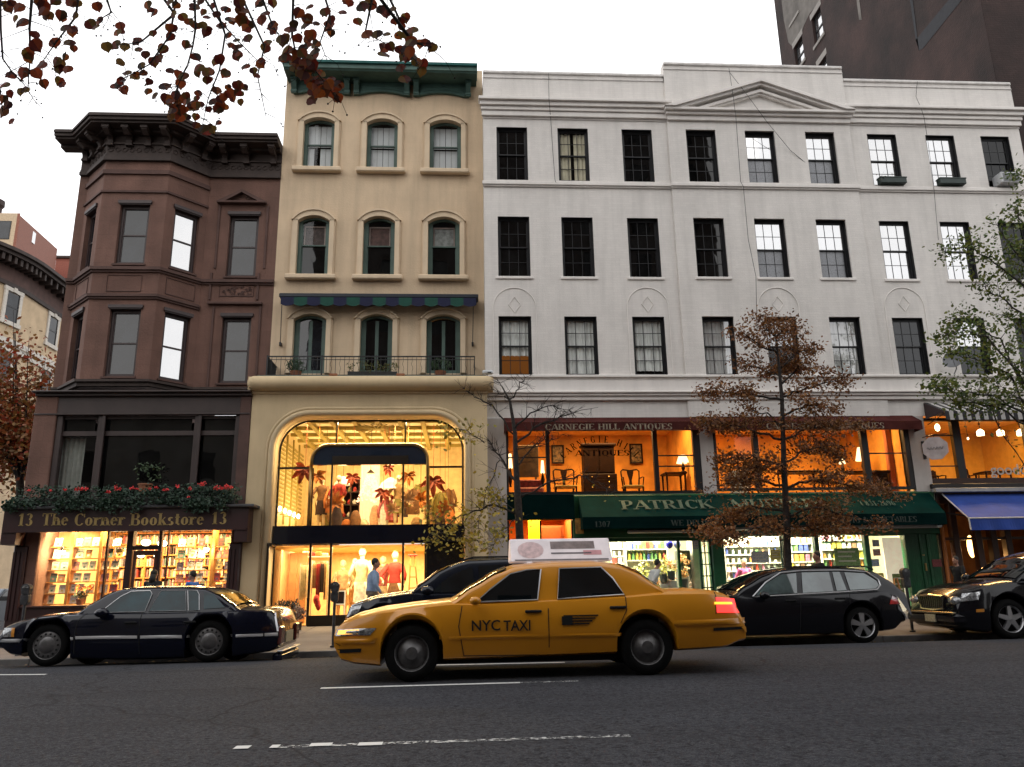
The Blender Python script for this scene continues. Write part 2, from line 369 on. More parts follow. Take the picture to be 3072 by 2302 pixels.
def area(name, x, y, z, sx, sy, power, col, rot=(0, 0, 0), parent=None):
    l = bpy.data.lights.new(name, 'AREA'); l.shape = 'RECTANGLE'; l.size = sx; l.size_y = sy; l.energy = power; l.color = col
    o = bpy.data.objects.new(name, l); COL.objects.link(o); o.location = Vector((x, y, z)); o.rotation_euler = rot
    if parent: o.parent = parent; o.location = Vector((x, y, z))-wl(parent)
    return o
def point(name, x, y, z, power, col, r=.06, parent=None):
    l = bpy.data.lights.new(name, 'POINT'); l.energy = power; l.color = col; l.shadow_soft_size = r
    o = bpy.data.objects.new(name, l); COL.objects.link(o); o.location = Vector((x, y, z))
    if parent: o.parent = parent; o.location = Vector((x, y, z))-wl(parent)
    return o
# ------------------------------------------------------------------ world, camera
w = bpy.data.worlds.new('World'); SC.world = w; w.use_nodes = True
t = w.node_tree; bg = t.nodes['Background']
sky = t.nodes.new('ShaderNodeTexSky'); sky.sky_type = 'NISHITA'; sky.sun_disc = False
sky.sun_elevation = R_(14); sky.sun_rotation = R_(200); sky.air_density = 1.; sky.dust_density = 4.; sky.ozone_density = 1.
hs = t.nodes.new('ShaderNodeHueSaturation'); hs.inputs['Saturation'].default_value = .30
t.links.new(sky.outputs[0], hs.inputs['Color'])
mxs = t.nodes.new('ShaderNodeMix'); mxs.data_type = 'RGBA'; mxs.inputs[0].default_value = .965   # an even veil of thin cloud over the clear sky
t.links.new(hs.outputs[0], mxs.inputs[6]); mxs.inputs[7].default_value = (13.3, 13.3, 13.5, 1)
t.links.new(mxs.outputs[2], bg.inputs['Color']); bg.inputs['Strength'].default_value = .10
sl = bpy.data.lights.new('sun', 'SUN'); sl.energy = .6; sl.angle = R_(75); sl.color = (1, .95, .88)
so = bpy.data.objects.new('sun', sl); COL.objects.link(so)
d = Vector((math.sin(R_(200))*math.cos(R_(14)), math.cos(R_(200))*math.cos(R_(14)), math.sin(R_(34))))
so.rotation_euler = d.to_track_quat('Z', 'Y').to_euler()
cd = bpy.data.cameras.new('camera'); cam = bpy.data.objects.new('camera', cd); COL.objects.link(cam); SC.camera = cam
cd.sensor_width = 36; cd.lens = 36*F0/W0; cd.clip_end = 900; cd.clip_start = .05
M = Matrix.Identity(4)
for i, a in enumerate((AX[0], AX[1], -AX[2])):
    for k in range(3): M[k][i] = a[k]
M[2][3] = CAMZ; cam.matrix_world = M
SC.view_settings.view_transform = 'Standard'; SC.view_settings.look = 'None'; SC.view_settings.exposure = 0.40; SC.view_settings.gamma = 1
SC.cycles.max_bounces = 6; SC.cycles.diffuse_bounces = 3; SC.cycles.glossy_bounces = 3; SC.cycles.transparent_max_bounces = 12; SC.cycles.transmission_bounces = 4
SC.cycles.sample_clamp_indirect = 6; SC.cycles.caustics_reflective = False; SC.cycles.caustics_refractive = False
SC.cycles.use_denoising = True
# ------------------------------------------------------------------ street
def asphalt():
    m, t, out = nt('asphalt'); b = N(t, 'BsdfPrincipled'); t.links.new(b.outputs[0], out.inputs[0]); pos = coords(t)
    c = mix(t, noise(t, pos, .35, 4, .6, .35, .7), (.036, .038, .045), (.026, .027, .033))
    sp = noise(t, pos, 110, 2, .5, .56, .74); c = mix(t, sp, c, (.14, .138, .145))
    c = mix(t, noise(t, pos, 45, 3, .6, .5, .8), c, (.022, .022, .025))
    c = mix(t, noise(t, pos, 34, 4, .75, .48, .66), c, (.075, .074, .078)); c = mix(t, noise(t, pos, 21, 5, .8, .5, .62), c, (.010, .010, .012))
    st = noise(t, scaled(t, pos, (.08, 1, 1)), 1.3, 4, .6, .5, .75)                       # long tyre-polished bands along the lanes
    f = N(t, 'Math', operation='MULTIPLY'); f.inputs[1].default_value = .45; t.links.new(st, f.inputs[0]); c = mix(t, f.outputs[0], c, (.016, .016, .018))
    v = N(t, 'TexVoronoi', feature='DISTANCE_TO_EDGE'); v.inputs['Scale'].default_value = .16                          # a few long cracks
    nz = N(t, 'TexNoise'); nz.inputs['Scale'].default_value = 1.2; t.links.new(pos, nz.inputs['Vector'])
    ad = N(t, 'VectorMath', operation='ADD'); t.links.new(pos, ad.inputs[0]); t.links.new(nz.outputs['Color'], ad.inputs[1]); t.links.new(ad.outputs[0], v.inputs['Vector'])
    r = N(t, 'MapRange'); r.inputs['From Max'].default_value = .005; r.inputs['To Min'].default_value = .75; r.inputs['To Max'].default_value = 0; t.links.new(v.outputs[0], r.inputs[0])
    c = mix(t, r.outputs[0], c, (.012, .012, .013))
    t.links.new(c, b.inputs['Base Color']); b.inputs['Roughness'].default_value = .85; b.inputs['Specular IOR Level'].default_value = .12
    bp = N(t, 'Bump'); bp.inputs['Strength'].default_value = .5; bp.inputs['Distance'].default_value = .01; t.links.new(noise(t, pos, 90, 3, .6, .2, .8), bp.inputs['Height']); t.links.new(bp.outputs[0], b.inputs['Normal'])
    return m
def strip(name, x0, x1, ys, m, dz=0, nx=24, kind='structure'):
    b = MB(); b.grid([[(x0+(x1-x0)*i/nx, y, gz(x0+(x1-x0)*i/nx, y)+dz) for i in range(nx+1)] for y in ys])
    return tag(b.build(name, m), kind=kind)
AS = asphalt()
b = MB(); b.poly([(-420, -420, -1.6), (420, -420, -1.6), (420, 600, -1.6), (-420, 600, -1.6)]); tag(b.build('ground', mat('far_ground', (.06, .06, .06), .9)), kind='structure')
strip('road', -70, 60, [-.6, 2, 4, 6, 9, 11.5, 13, 14.5, 15.9], AS)
walk = mat('concrete_walk', (.155, .132, .122), .85, var=.22, sc=1.3, bump=.25, bsc=60, streak=.2)
curbm = mat('curb_stone', (.16, .15, .145), .8, var=.25, sc=3)
strip('near_sidewalk', -70, 60, [-5.4, -.72], walk, .14)
b = MB(); b.box(-70, 60, -.72, -.6, -.1, .33); tag(b.build('near_curb', curbm), kind='structure')
# far sidewalk: flags with scored joints
b = MB(); n = 60
sx0 = -14.2
for i in range(46):
    a, c = sx0+i*1.5, sx0+i*1.5+1.488
    for y0, y1 in ((16.06, 17.55), (17.562, 19.05), (19.062, 20.75), (20.762, 23.)):
        b.poly([(a, y0, gz(a, y0)), (c, y0, gz(c, y0)), (c, y1, gz(c, y1)), (a, y1, gz(a, y1))])
tag(b.build('sidewalk', walk), kind='structure')
strip('sidewalk_bed', sx0, 55, [15.93, 18, 23], mat('joint_dirt', (.06, .055, .05), .95), -.008)
b = MB()
for i in range(34):
    a = sx0+i*2.05; c = a+2.035
    b.v += []; k = len(b.v)
    for x in (a, c):
        b.v += [(x, 15.9, gz(x, 15.9)-.03), (x, 15.9, gz(x, 16)-.012), (x, 15.915, gz(x, 16)), (x, 16.055, gz(x, 16.05)+.004), (x, 16.055, gz(x, 16.05)-.2)]
    for q in range(4): b.face((k+q, k+5+q, k+6+q, k+1+q))
    b.face((k, k+1, k+2, k+3, k+4)); b.face((k+9, k+8, k+7, k+6, k+5))
tag(b.build('curb', curbm), kind='structure')
# side street on the left and its far pavement
b = MB(); b.poly([(-30, 15.9, -.2), (sx0, 15.9, -.2), (sx0, 120, .2), (-30, 120, .2)]); tag(b.build('side_street', AS), kind='structure')
b = MB(); b.box(-70, -30, 15.9, 120, -.4, .02); tag(b.build('corner_pavement', walk), kind='structure')
b = MB(); b.box(sx0-.15, sx0, 16, 60, -.3, .16); tag(b.build('side_curb', curbm), kind='structure')
# painted lane lines
def paint(name, wear):
    m, t, out = nt(name); b = N(t, 'BsdfPrincipled'); tr = N(t, 'BsdfTransparent'); mx = N(t, 'MixShader')
    b.inputs['Base Color'].default_value = (.62, .62, .60, 1); b.inputs['Roughness'].default_value = .6
    t.links.new(noise(t, coords(t), 26, 5, .7, wear-.06, wear+.10), mx.inputs[0])
    t.links.new(tr.outputs[0], mx.inputs[1]); t.links.new(b.outputs[0], mx.inputs[2]); t.links.new(mx.outputs[0], out.inputs[0]); return m
pA, pW = paint('lane_paint', .34), paint('worn_lane_paint', .53)
pF = paint('fresh_lane_paint', .26)
def gpt(u, v):
    d = ray(u, v); z = .1
    for _ in range(8):
        t_ = (z-CAMZ)/d.z; p = d*t_; z = gz(p.x, p.y)
    return d*t_+Vector((0, 0, CAMZ))
def lane(name, u0, v0, u1, v1, wd, m, dz=.004):
    a, c = gpt(u0, v0), gpt(u1, v1); y = (a.y+c.y)/2; b = MB(); n = 10
    b.grid([[(a.x+(c.x-a.x)*i/n, y+s*wd/2+(c.y-a.y)*.5*(2*i/n-1), gz(a.x, y)+.004*(c.x-a.x)*i/n+dz) for i in range(n+1)] for s in (-1, 1)])
    return tag(b.build(name, m), kind='structure')
lane('lane_line', 962, 2066, 1560, 2049, .10, pA)
lane('worn_lane_line', 1560, 2049, 1735, 2044, .08, pW)
lane('parking_lane_line', 1290, 1997, 1694, 1988, .10, pA)
lane('parking_lane_line', -30, 2026, 138, 2024, .10, pA)
lane('worn_lane_line', 817, 2243, 1890, 2208, .085, pW)
for u in ((704, 750, 2246), (812, 838, 2243), (930, 996, 2238), (1075, 1148, 2236)):
    lane('lane_dash', u[0], u[2], u[1], u[2]-.03*(u[1]-u[0]), .11, pF, .008)
# gutter litter
lit = MB()
for i in range(260):
    x = rnd.uniform(-10, 13); y = 15.88-abs(rnd.gauss(0, .12)); z = gz(x, y)+.006; r = rnd.uniform(.015, .04); a = rnd.uniform(0, 6.3)
    lit.poly([(x+r*math.cos(a+q), y+r*.8*math.sin(a+q), z+rnd.uniform(0, .02)) for q in (0, 1.5, 3.1, 4.6)])
tag(lit.build('gutter_leaves', palette('leaf_litter', [(.10, .05, .02), (.16, .10, .03), (.06, .04, .03)])), 'scattered brown fallen leaves and litter along the gutter', 'leaf litter', kind='stuff')
# ------------------------------------------------------------------ shared building pieces
white_wall = mat('painted_brick_white', (.735, .70, .66), .75, var=.05, sc=.9, bump=.25, bsc=30, streak=.42, brick=(.24, .075, .006, .09))
white_trim = mat('painted_trim_white', (.77, .73, .69), .7, var=.06, sc=2, streak=.3)
black_fr = mat('black_paint', (.012, .012, .014), .45)
green_fr = mat('sage_green_paint', (.075, .125, .105), .5, var=.15, sc=3)
brown_fr = mat('brown_paint', (.055, .036, .034), .5, var=.15)
room_shade_black = mat('room_shade_black', (.012, .010, .009), .9)  # near-black colour stands in for the shade of unlit rooms
g_dark = dglass('dark_pane', (.008, .008, .008), .04)
g_mid = dglass('blue_grey_pane', (.016, .019, .024), .055, .03)
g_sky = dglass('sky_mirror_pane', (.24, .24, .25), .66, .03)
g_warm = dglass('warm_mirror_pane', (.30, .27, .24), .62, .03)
g_clear = glass('clear_pane', (.93, .94, .93), .035)
g_shop = glass('shop_pane', (.96, .96, .95), .02)
def screen_mat(name, c, seed):  # insect screen with reflected tree branches painted in as darker veins
    m, t, out = nt(name); b = N(t, 'BsdfPrincipled'); t.links.new(b.outputs[0], out.inputs[0]); b.inputs['Roughness'].default_value = .25
    v = N(t, 'TexVoronoi', feature='DISTANCE_TO_EDGE'); v.inputs['Scale'].default_value = 9
    nz = N(t, 'TexNoise'); nz.inputs['Scale'].default_value = 5+seed; pos = coords(t); t.links.new(pos, nz.inputs['Vector'])
    a = N(t, 'VectorMath', operation='ADD'); t.links.new(pos, a.inputs[0]); t.links.new(nz.outputs['Color'], a.inputs[1]); t.links.new(a.outputs[0], v.inputs['Vector'])
    r = N(t, 'MapRange'); r.inputs['From Max'].default_value = .09; t.links.new(v.outputs[0], r.inputs[0])
    t.links.new(mix(t, r.outputs[0], tuple(x*.55 for x in c), c), b.inputs['Base Color']); return m
g_screen = screen_mat('screen_branch_reflection_pane', (.27, .28, .30), 1)
curt = mat('white_curtain', (.85, .86, .84), .9, var=.04, sc=5)
g_lite = glass('bright_clear_pane', (.95, .95, .95), .22)
curt2 = mat('cream_curtain', (.72, .66, .50), .9, var=.1, sc=5)
blind = mat('roller_blind', (.80, .80, .80), .8, var=.03)
def curtain(x0, x1, z0, z1, y, m, parent, amp=.02, fold=.12, gap=None):
    b = MB(); n = max(8, int((x1-x0)/fold*8)); rows = []
    for z in (z0, z1): rows.append([(x0+(x1-x0)*i/n, y+amp*math.sin(i*2*math.pi/8+.6*math.sin(i*.7)), z) for i in range(n+1)])
    b.grid(rows); return b.build('curtain', m, parent, smooth=True)
def arc(x0, x1, z, rise, n=10):
    'segmental arch from (x0,z) to (x1,z)'
    c = (x1-x0)/2; r = (c*c+rise*rise)/(2*rise); a = math.asin(min(1, c/r)); o = []
    for i in range(n+1):
        q = -a+2*a*i/n; o.append(((x0+x1)/2+r*math.sin(q), z+rise-r+r*math.cos(q)))
    return o
def win(par, x0, x1, z0, z1, Y, fr, up=g_dark, lo=None, cols=3, rows=2, fw=.055, arch=0, sill=None, sillm=None, drape=None, meet=.5, mw=.018, fn=None, two=True, deep=.0, lrows=None):
    'double-hung window as one part of its building: frame with sashes and glazing bars > panes, curtain, sill'
    b = MB(); f = Y; zt = z1-arch
    zm = z0+(z1-z0)*meet
    b.box(x0, x0+fw, f, f+.09, z0, zt); b.box(x1-fw, x1, f, f+.09, z0, zt); b.box(x0+fw, x1-fw, f, f+.09, z0, z0+fw*.8)
    if arch:
        o = arc(x0, x1, zt, arch, 12); i_ = arc(x0+fw, x1-fw, zt-.0, arch-fw*.6, 12)
        for k in range(12): b.prism([o[k], o[k+1], i_[k+1], i_[k]], f, f+.09)
    else: b.box(x0+fw, x1-fw, f, f+.09, z1-fw, z1)
    a, c = x0+fw, x1-fw; top = z1-fw
    sw = .032
    def sash(za, zb, yo, rr, arched=False):
        b.box(a, a+sw, f+yo, f+yo+.035, za, zb if not arched else zt); b.box(c-sw, c, f+yo, f+yo+.035, za, zb if not arched else zt)
        b.box(a+sw, c-sw, f+yo, f+yo+.035, za, za+sw*1.1)
        if not arched: b.box(a+sw, c-sw, f+yo, f+yo+.035, zb-sw, zb)
        for i in range(1, cols):
            x = a+(c-a)*i/cols; b.box(x-mw/2, x+mw/2, f+yo+.004, f+yo+.028, za+sw, zb-sw)
        for j in range(1, rr):
            z = za+(zb-za)*j/rr; b.box(a+sw, c-sw, f+yo+.006, f+yo+.026, z-mw/2, z+mw/2)
    if two: sash(zm, top, .02, rows, bool(arch)); sash(z0+fw*.8, zm+.03, .056, lrows or rows)
    else:
        sash(z0+fw*.8, top, .02, rows, bool(arch))
    if fr is black_fr:
        q_ = .012; b.box(x0, x0+q_, f-.105, f-.001, z0, zt); b.box(x1-q_, x1, f-.105, f-.001, z0, zt); b.box(x0+q_, x1-q_, f-.105, f-.001, z1-q_, z1); b.box(x0+q_, x1-q_, f-.105, f-.001, z0, z0+q_)
    fo = b.build('window', fr, par)
    def pane(za, zb, yo, m, ar=0):
        q = MB()
        if ar: q.poly([(x, f+yo, z) for x, z in ([(a, za), (c, za)]+list(reversed(arc(a, c, zb-ar, ar, 10))))])
        else: q.poly([(a, f+yo, za), (c, f+yo, za), (c, f+yo, zb), (a, f+yo, zb)])
        return q.build('pane', m, fo)
    if two: pane(zm, top, .036, up, max(0, arch-fw*.6) if arch else 0); pane(z0+fw*.8, zm, .072, lo or up)
    else: pane(z0+fw*.8, top, .036, up, max(0, arch-fw*.6) if arch else 0)
    if drape:
        for dx0, dx1, dz0, dz1, m in drape:
            curtain(a+(c-a)*dx0, a+(c-a)*dx1, z0+(z1-z0)*dz0, z0+(z1-z0)*dz1, f+.115, m, fo)
    if sill:
        s_ = MB(); s_.bbox(x0-sill[0], x1+sill[0], f-sill[1], f+.02, z0-sill[2], z0, .012); s_.build('sill', sillm, fo)
    return fo
# ------------------------------------------------------------------ WHITE BUILDING
YW = 21.0
def wx(u, v): return px(u, v, YW)
def wz(v, u=2000): return pz(u, v, YW)
wxl, wxr = wx(1453, 700), wx(3057, 392)
WB = thing('apartment_building', 'long white painted brick building with a triangular pediment and black windows over shops', 'building', (wxl+7, YW+.5, .2))
R1 = [(1488, 1585, 381, 540), (1673, 1768, 384, 542), (1867, 1961, 388, 545), (2060, 2152, 390, 548), (2240, 2328, 397, 554), (2422, 2509, 399, 557), (2613, 2698, 409, 562), (2795, 2869, 412, 567), (2963, 3034, 417, 569)]
R2 = [(1496, 1588, 649, 830), (1686, 1782, 650, 832), (1885, 1980, 653, 836), (2087, 2175, 656, 837), (2268, 2361, 661, 839), (2454, 2546, 662, 839), (2651, 2736, 668, 843), (2837, 2918, 672, 843), (3013, 3092, 675, 845)]
R3 = [(1498, 1594, 949, 1126), (1696, 1793, 949, 1126), (1902, 1997, 950, 1125), (2110, 2207, 952, 1126), (2301, 2395, 954, 1124), (2493, 2588, 953, 1123), (2690, 2777, 957, 1124), (2880, 2960, 959, 1124), (3061, 3140, 960, 1124)]
zR1 = (wz(540, 1540), wz(382, 1540)); zR2 = (wz(830, 1540), wz(650, 1540)); zR3 = (wz(1126, 1550), wz(949, 1550))
holes = []; cells = []
for r, (row, zz) in enumerate(((R1, zR1), (R2, zR2), (R3, zR3))):
    for c, (a, b_, t0, t1) in enumerate(row):
        x0, x1 = wx(a, (t0+t1)/2), wx(b_, (t0+t1)/2)
        wd = .93; xc = (x0+x1)/2; x0, x1 = xc-wd/2, xc+wd/2
        if x1 > wxr-.1: continue
        holes.append((x0, x1, zz[0], zz[1])); cells.append((r, c, x0, x1, zz[0], zz[1]))
zcap, zcapm = wz(221, 1460), wz(200, 1992)
xm0, xm1 = wx(2014, 560), wx(2570, 560)
zS = wz(1254, 1560)
b = MB(); b.wall(wxl, wxr, zS, zcap, YW, holes, .2)
b.box(wxl, wxl+.01, YW+.01, YW+13, .2, zcap); b.box(wxr-.01, wxr, YW+.01, YW+13, 4, zcap)
b.box(wxl, wxr, YW+.35, YW+13, zcap-.75, zcap-.6); b.box(wxl+.01, wxr-.01, YW+.3, YW+.32, zcap-.7, zcap)
b.build('wall', white_wall, WB)
# centre bay stands 6 cm proud, with its own openings
mh = [h for h in holes if xm0 < h[0] and h[1] < xm1]
b = MB(); b.wall(xm0, xm1, zS, zcapm, YW-.06, mh, .07); b.box(xm0, xm0+.008, YW-.059, YW, zS, zcap); b.box(xm1-.008, xm1, YW-.059, YW, zS, zcap)
b.box(xm0, xm1, YW+.28, YW+.3, zcap-.2, zcapm); b.box(xm0, xm0+.01, YW-.05, YW+.28, zcap-.2, zcapm); b.box(xm1-.01, xm1, YW-.05, YW+.28, zcap-.2, zcapm)
b.build('centre_wall', white_wall, WB)
def band(name, x0, x1, prof, m, par, extra=None):
    'moulding: list of (projection, z0, z1) steps along X'
    b = MB()
    for p_, a, c in prof: b.bbox(x0-p_*.5, x1+p_*.5, (extra or YW)-p_, (extra or YW)-.002, a, c, .012)
    return b.build(name, m, par)
zc = [wz(v, 1460) for v in (304, 313, 325, 336, 351, 356)]
prof = [(.30, zc[1], zc[0]), (.22, zc[2], zc[1]-.003), (.15, zc[3], zc[2]-.003), (.10, zc[4], zc[3]-.003), (.03, zc[5], zc[4]-.003)]
band('cornice', wxl, xm0-.02, prof, white_trim, WB); band('cornice', xm1+.02, wxr, prof, white_trim, WB)
cop = mat('coping_paint', (.76, .73, .70), .7, streak=.5)
for a, c, z, yy in ((wxl, xm0-.01, zcap, YW), (xm1+.01, wxr, zcap, YW), (xm0, xm1, zcapm, YW-.06)):
    b = MB(); b.bbox(a, c, yy-.05, yy+.36, z-.0, z+.10, .02); b.box(a, c, yy-.025, yy-.002, z-.15, z-.13); b.build('coping', cop, WB)
# pediment
zb0, zb1, zb2 = wz(362, 2030), wz(345, 2030), wz(336, 2030); xa = wx(2268, 231); za = pz(2268, 231, YW-.4)
b = MB(); o = YW-.06
b.bbox(xm0-.1, xm1+.1, o-.26, o-.002, zb1, zb1+.09, .012); b.bbox(xm0-.05, xm1+.05, o-.16, o-.002, zb1-.10, zb1-.003, .012); b.bbox(xm0, xm1, o-.08, o-.002, zb0-.06, zb1-.103, .012)
ze = zb1+.09
def rake(dz, th, pr):
    for sx, xe in ((-1, xm0-.12), (1, xm1+.12)):
        k = (za-ze)/(xa-xe)
        xq = xe-dz/k if abs(k) > 0 else xe
        x_s = xe+ (dz/abs(k))*(-sx)*1.
        b.prism([(x_s, ze), (xa, za-dz), (xa, za-dz-th), (x_s-sx*th/abs(k), ze)] if sx > 0 else [(x_s, ze), (x_s+th/abs(k), ze), (xa, za-dz-th), (xa, za-dz)], o-pr, o-.002)
rake(0, .11, .32); rake(.113, .09, .24); rake(.30, .09, .16); rake(.393, .06, .10)
b.build('pediment', white_trim, WB)
zs_ = [wz(v, 1460) for v in (545, 556)]
band('string_course', wxl, xm0-.02, [(.09, zs_[1], zs_[0]-.003), (.05, zs_[1]-.05, zs_[1]-.003)], white_trim, WB); band('string_course', xm1+.02, wxr, [(.09, zs_[1], zs_[0]-.003), (.05, zs_[1]-.05, zs_[1]-.003)], white_trim, WB)
band('string_course', xm0, xm1, [(.09, zs_[1], zs_[0]-.003), (.05, zs_[1]-.05, zs_[1]-.003)], white_trim, WB, YW-.06)
z3 = [wz(v, 1500) for v in (1127, 1138, 1178, 1184, 1192, 1204)]
band('ledge', wxl, wxr, [(.14, z3[1]+.02, z3[0]-.012), (.085, z3[1]-.03, z3[1]+.017)], white_trim, WB)
band('lower_cornice', wxl, wxr, [(.20, z3[3], z3[2]), (.15, z3[4], z3[3]-.003), (.10, z3[5], z3[4]-.003), (.085, z3[2]+.003, z3[1]-.033)], white_trim, WB)
# blind arches with a lozenge over alternate windows of the first residential floor
for a, c in ((1480, 1610), (1885, 2010), (2280, 2403), (2664, 2783)):
    yy = YW-.06 if 2100 < a < 2500 else YW
    x0, x1 = px(a, 990, yy), px(c, 990, yy); zt = pz((a+c)/2, 864, yy); r = (x1-x0)/2; zsp = zt-r; xc = (x0+x1)/2
    pts = [(x0, yy-.005, z3[0]+.01), (x0, yy-.005, zsp)]+[(xc-r*math.cos(q*math.pi/16), yy-.005, zsp+r*math.sin(q*math.pi/16)) for q in range(1, 16)]+[(x1, yy-.005, zsp), (x1, yy-.005, z3[0]+.01)]
    b = MB(); b.tube(pts, .016, 5); b.build('blind_arch', white_trim, WB)
    b = MB(); w_, h_, zc_ = .17, .24, zsp+.1
    b.tube([(xc-w_, yy-.004, zc_), (xc, yy-.004, zc_+h_), (xc+w_, yy-.004, zc_), (xc, yy-.004, zc_-h_)], .014, 5, closed=True); b.build('lozenge', white_trim, WB)
# windows: (upper pane, lower pane, bars, curtains) by row and column
D, Md, S, Sc, C, Wm = g_dark, g_mid, g_sky, g_screen, g_clear, g_warm
full = [(0, 1, 0, .97, curt)]
spec = {(0, 0): (D, D, 3, 2, None), (0, 1): (C, C, 3, 2, [(0, .42, 0, .95, curt2), (.55, 1, 0, .95, curt2)]), (0, 2): (D, D, 3, 2, None), (0, 3): (D, D, 3, 2, None),
 (0, 4): (S, Sc, 3, 2, None), (0, 5): (S, Sc, 3, 2, None), (0, 6): (Wm, Wm, 3, 2, None), (0, 7): (S, Wm, 3, 2, None), (0, 8): (D, D, 3, 2, None),
 (1, 0): (D, D, 3, 2, None), (1, 1): (D, D, 3, 2, None), (1, 2): (D, D, 3, 2, None), (1, 3): (D, D, 3, 2, None), (1, 4): (S, Sc, 3, 2, None), (1, 5): (S, Sc, 3, 2, None), (1, 6): (Wm, S, 3, 2, None), (1, 7): (S, S, 3, 2, None), (1, 8): (D, D, 3, 2, None),
 (2, 0): (C, C, 3, 2, [(0, 1, .36, .97, curt)]), (2, 1): (C, C, 3, 2, full), (2, 2): (C, C, 3, 2, [(0, 1, .10, .97, curt)]), (2, 3): (g_lite, g_lite, 3, 2, full), (2, 4): (g_lite, C, 3, 2, [(0, 1, .5, .97, blind)]), (2, 5): (g_lite, g_lite, 3, 2, full), (2, 6): (Md, Md, 3, 2, None), (2, 7): (Wm, Md, 3, 2, None), (2, 8): (D, D, 3, 2, None)}
for r, c, x0, x1, z0, z1 in cells:
    up, lo, cl, rw, dr = spec[(r, c)]
    proud = xm0 < x0 < xm1
    win(WB, x0+.003, x1-.003, z0+.003, z1-.003, YW+.11, black_fr, up, lo, cl, rw, drape=dr, sill=(.08, .15+(.06 if proud else 0), .085) if r == 1 else None, sillm=white_trim, mw=.016 if up in (D, Md, C) else .012)
b = MB(); b.box(wxl+.1, wxr-.1, YW+.5, YW+.52, z3[0], zcap-1); b.build('dark_backing', room_shade_black, WB)  # dark sheet put behind the windows in place of unlit rooms
# a glowing sheet stands in for a warm lit room, seen under the first curtain
h = cells[18]; b = MB(); b.box(h[2], h[3], YW+.34, YW+.36, h[4], h[5]); b.build('room_glow_sheet', emis('dim_room_glow', (.30, .10, .02), .35), WB)
def thing_at(x, y, z): return (x, y, z)
# window boxes on two top floor sills
wb_g = mat('window_box_green', (.03, .045, .04), .6)
leafy = palette('box_plant_leaf', [(.10, .05, .03), (.06, .09, .03), (.14, .06, .04), (.05, .07, .03)], transl=.2)
def leaf_cloud(b, pts, n, sz, rad, flat=.5):
    for i in range(n):
        c = rnd.choice(pts); p = [c[k]+rnd.gauss(0, rad[k]) for k in range(3)]
        a = Vector((rnd.uniform(-1, 1), rnd.uniform(-1, 1), rnd.uniform(-1, 1))).normalized(); q = a.orthogonal().normalized(); s = sz*rnd.uniform(.6, 1.3)
        p = Vector(p); b.poly([p-a*s, p-q*s*flat, p+a*s, p+q*s*flat])
for k, (cc, nm) in enumerate(((cells[6], 'green window box with drooping brown plant on the top floor ledge'), (cells[7], 'empty looking green window box on the top floor ledge, right of the planted one'))):
    xa_, xb_, zz = cc[2]+.12, cc[3]+.02, cc[4]
    T = thing('window_box', nm, 'window box', ((xa_+xb_)/2, YW-.0, zz), 'window boxes on the top floor')
    b = MB(); b.bbox(xa_, xb_, YW-.19, YW+.02, zz-.002, zz+.19, .015); b.box(xa_-.01, xb_+.01, YW-.2, YW+.03, zz+.17, zz+.2); b.build('trough', wb_g, T)
    if k == 0:
        b = MB(); leaf_cloud(b, [(xa_+.05, YW-.15, zz+.16), (xa_+.4, YW-.1, zz+.22)], 70, .03, (.06, .05, .05)); b.build('plant', leafy, T)
# air conditioner in the last top window
cc = cells[8]; T = thing('air_conditioner', 'white window air conditioner in the last top floor window', 'air conditioner', (cc[3]-.4, YW-.1, cc[4]))
acm = mat('ac_white', (.55, .56, .57), .5); b = MB(); b.bbox(cc[3]-.72, cc[3]-.1, YW-.3, YW+.12, cc[4]+.01, cc[4]+.36, .02); b.build('casing', acm, T)
b = MB()
for i in range(8): b.box(cc[3]-.67, cc[3]-.15, YW-.308, YW-.302, cc[4]+.05+i*.035, cc[4]+.065+i*.035)
b.build('grille', mat('ac_dark', (.10, .10, .11), .5), T)
# satellite dish on the ledge
u0 = 2869; xd, zd = px(u0, 1080, YW-.45), pz(u0, 1080, YW-.45); zl = z3[0]
T = thing('satellite_dish', 'grey satellite dish on a bent mast on the white ledge', 'satellite dish', (px(2862, 1124, YW-.1), YW-.1, zl))
b = MB(); prof_ = [(r_*.29, .1*r_*r_) for r_ in (0.001, .25, .5, .75, 1)]; b.lathe(prof_+[(.29, .11), (.2, .055), (.001, .01)], (0, 0, 0), 20)
b.xf(Matrix.Translation((xd, YW-.38, zd)) @ Matrix.Rotation(R_(-62), 4, 'Y') @ Matrix.Rotation(R_(38), 4, 'X')); b.build('dish', mat('dish_grey', (.14, .145, .155), .5), T, smooth=40)
b = MB(); b.tube([(px(2862, 1124, YW-.1), YW-.1, zl-.01), (px(2866, 1100, YW-.1), YW-.14, zl+.16), (xd+.04, YW-.33, zd-.1), (xd+.02, YW-.37, zd)], .016, 6); b.build('mast', mat('galv', (.2, .2, .2), .5, metal=.6), T)
b = MB(); b.tube([(xd, YW-.38, zd-.2), (xd-.2, YW-.62, zd-.12), (xd-.28, YW-.7, zd+.05)], .008, 5); b.build('feed_arm', MATS['galv'], T)
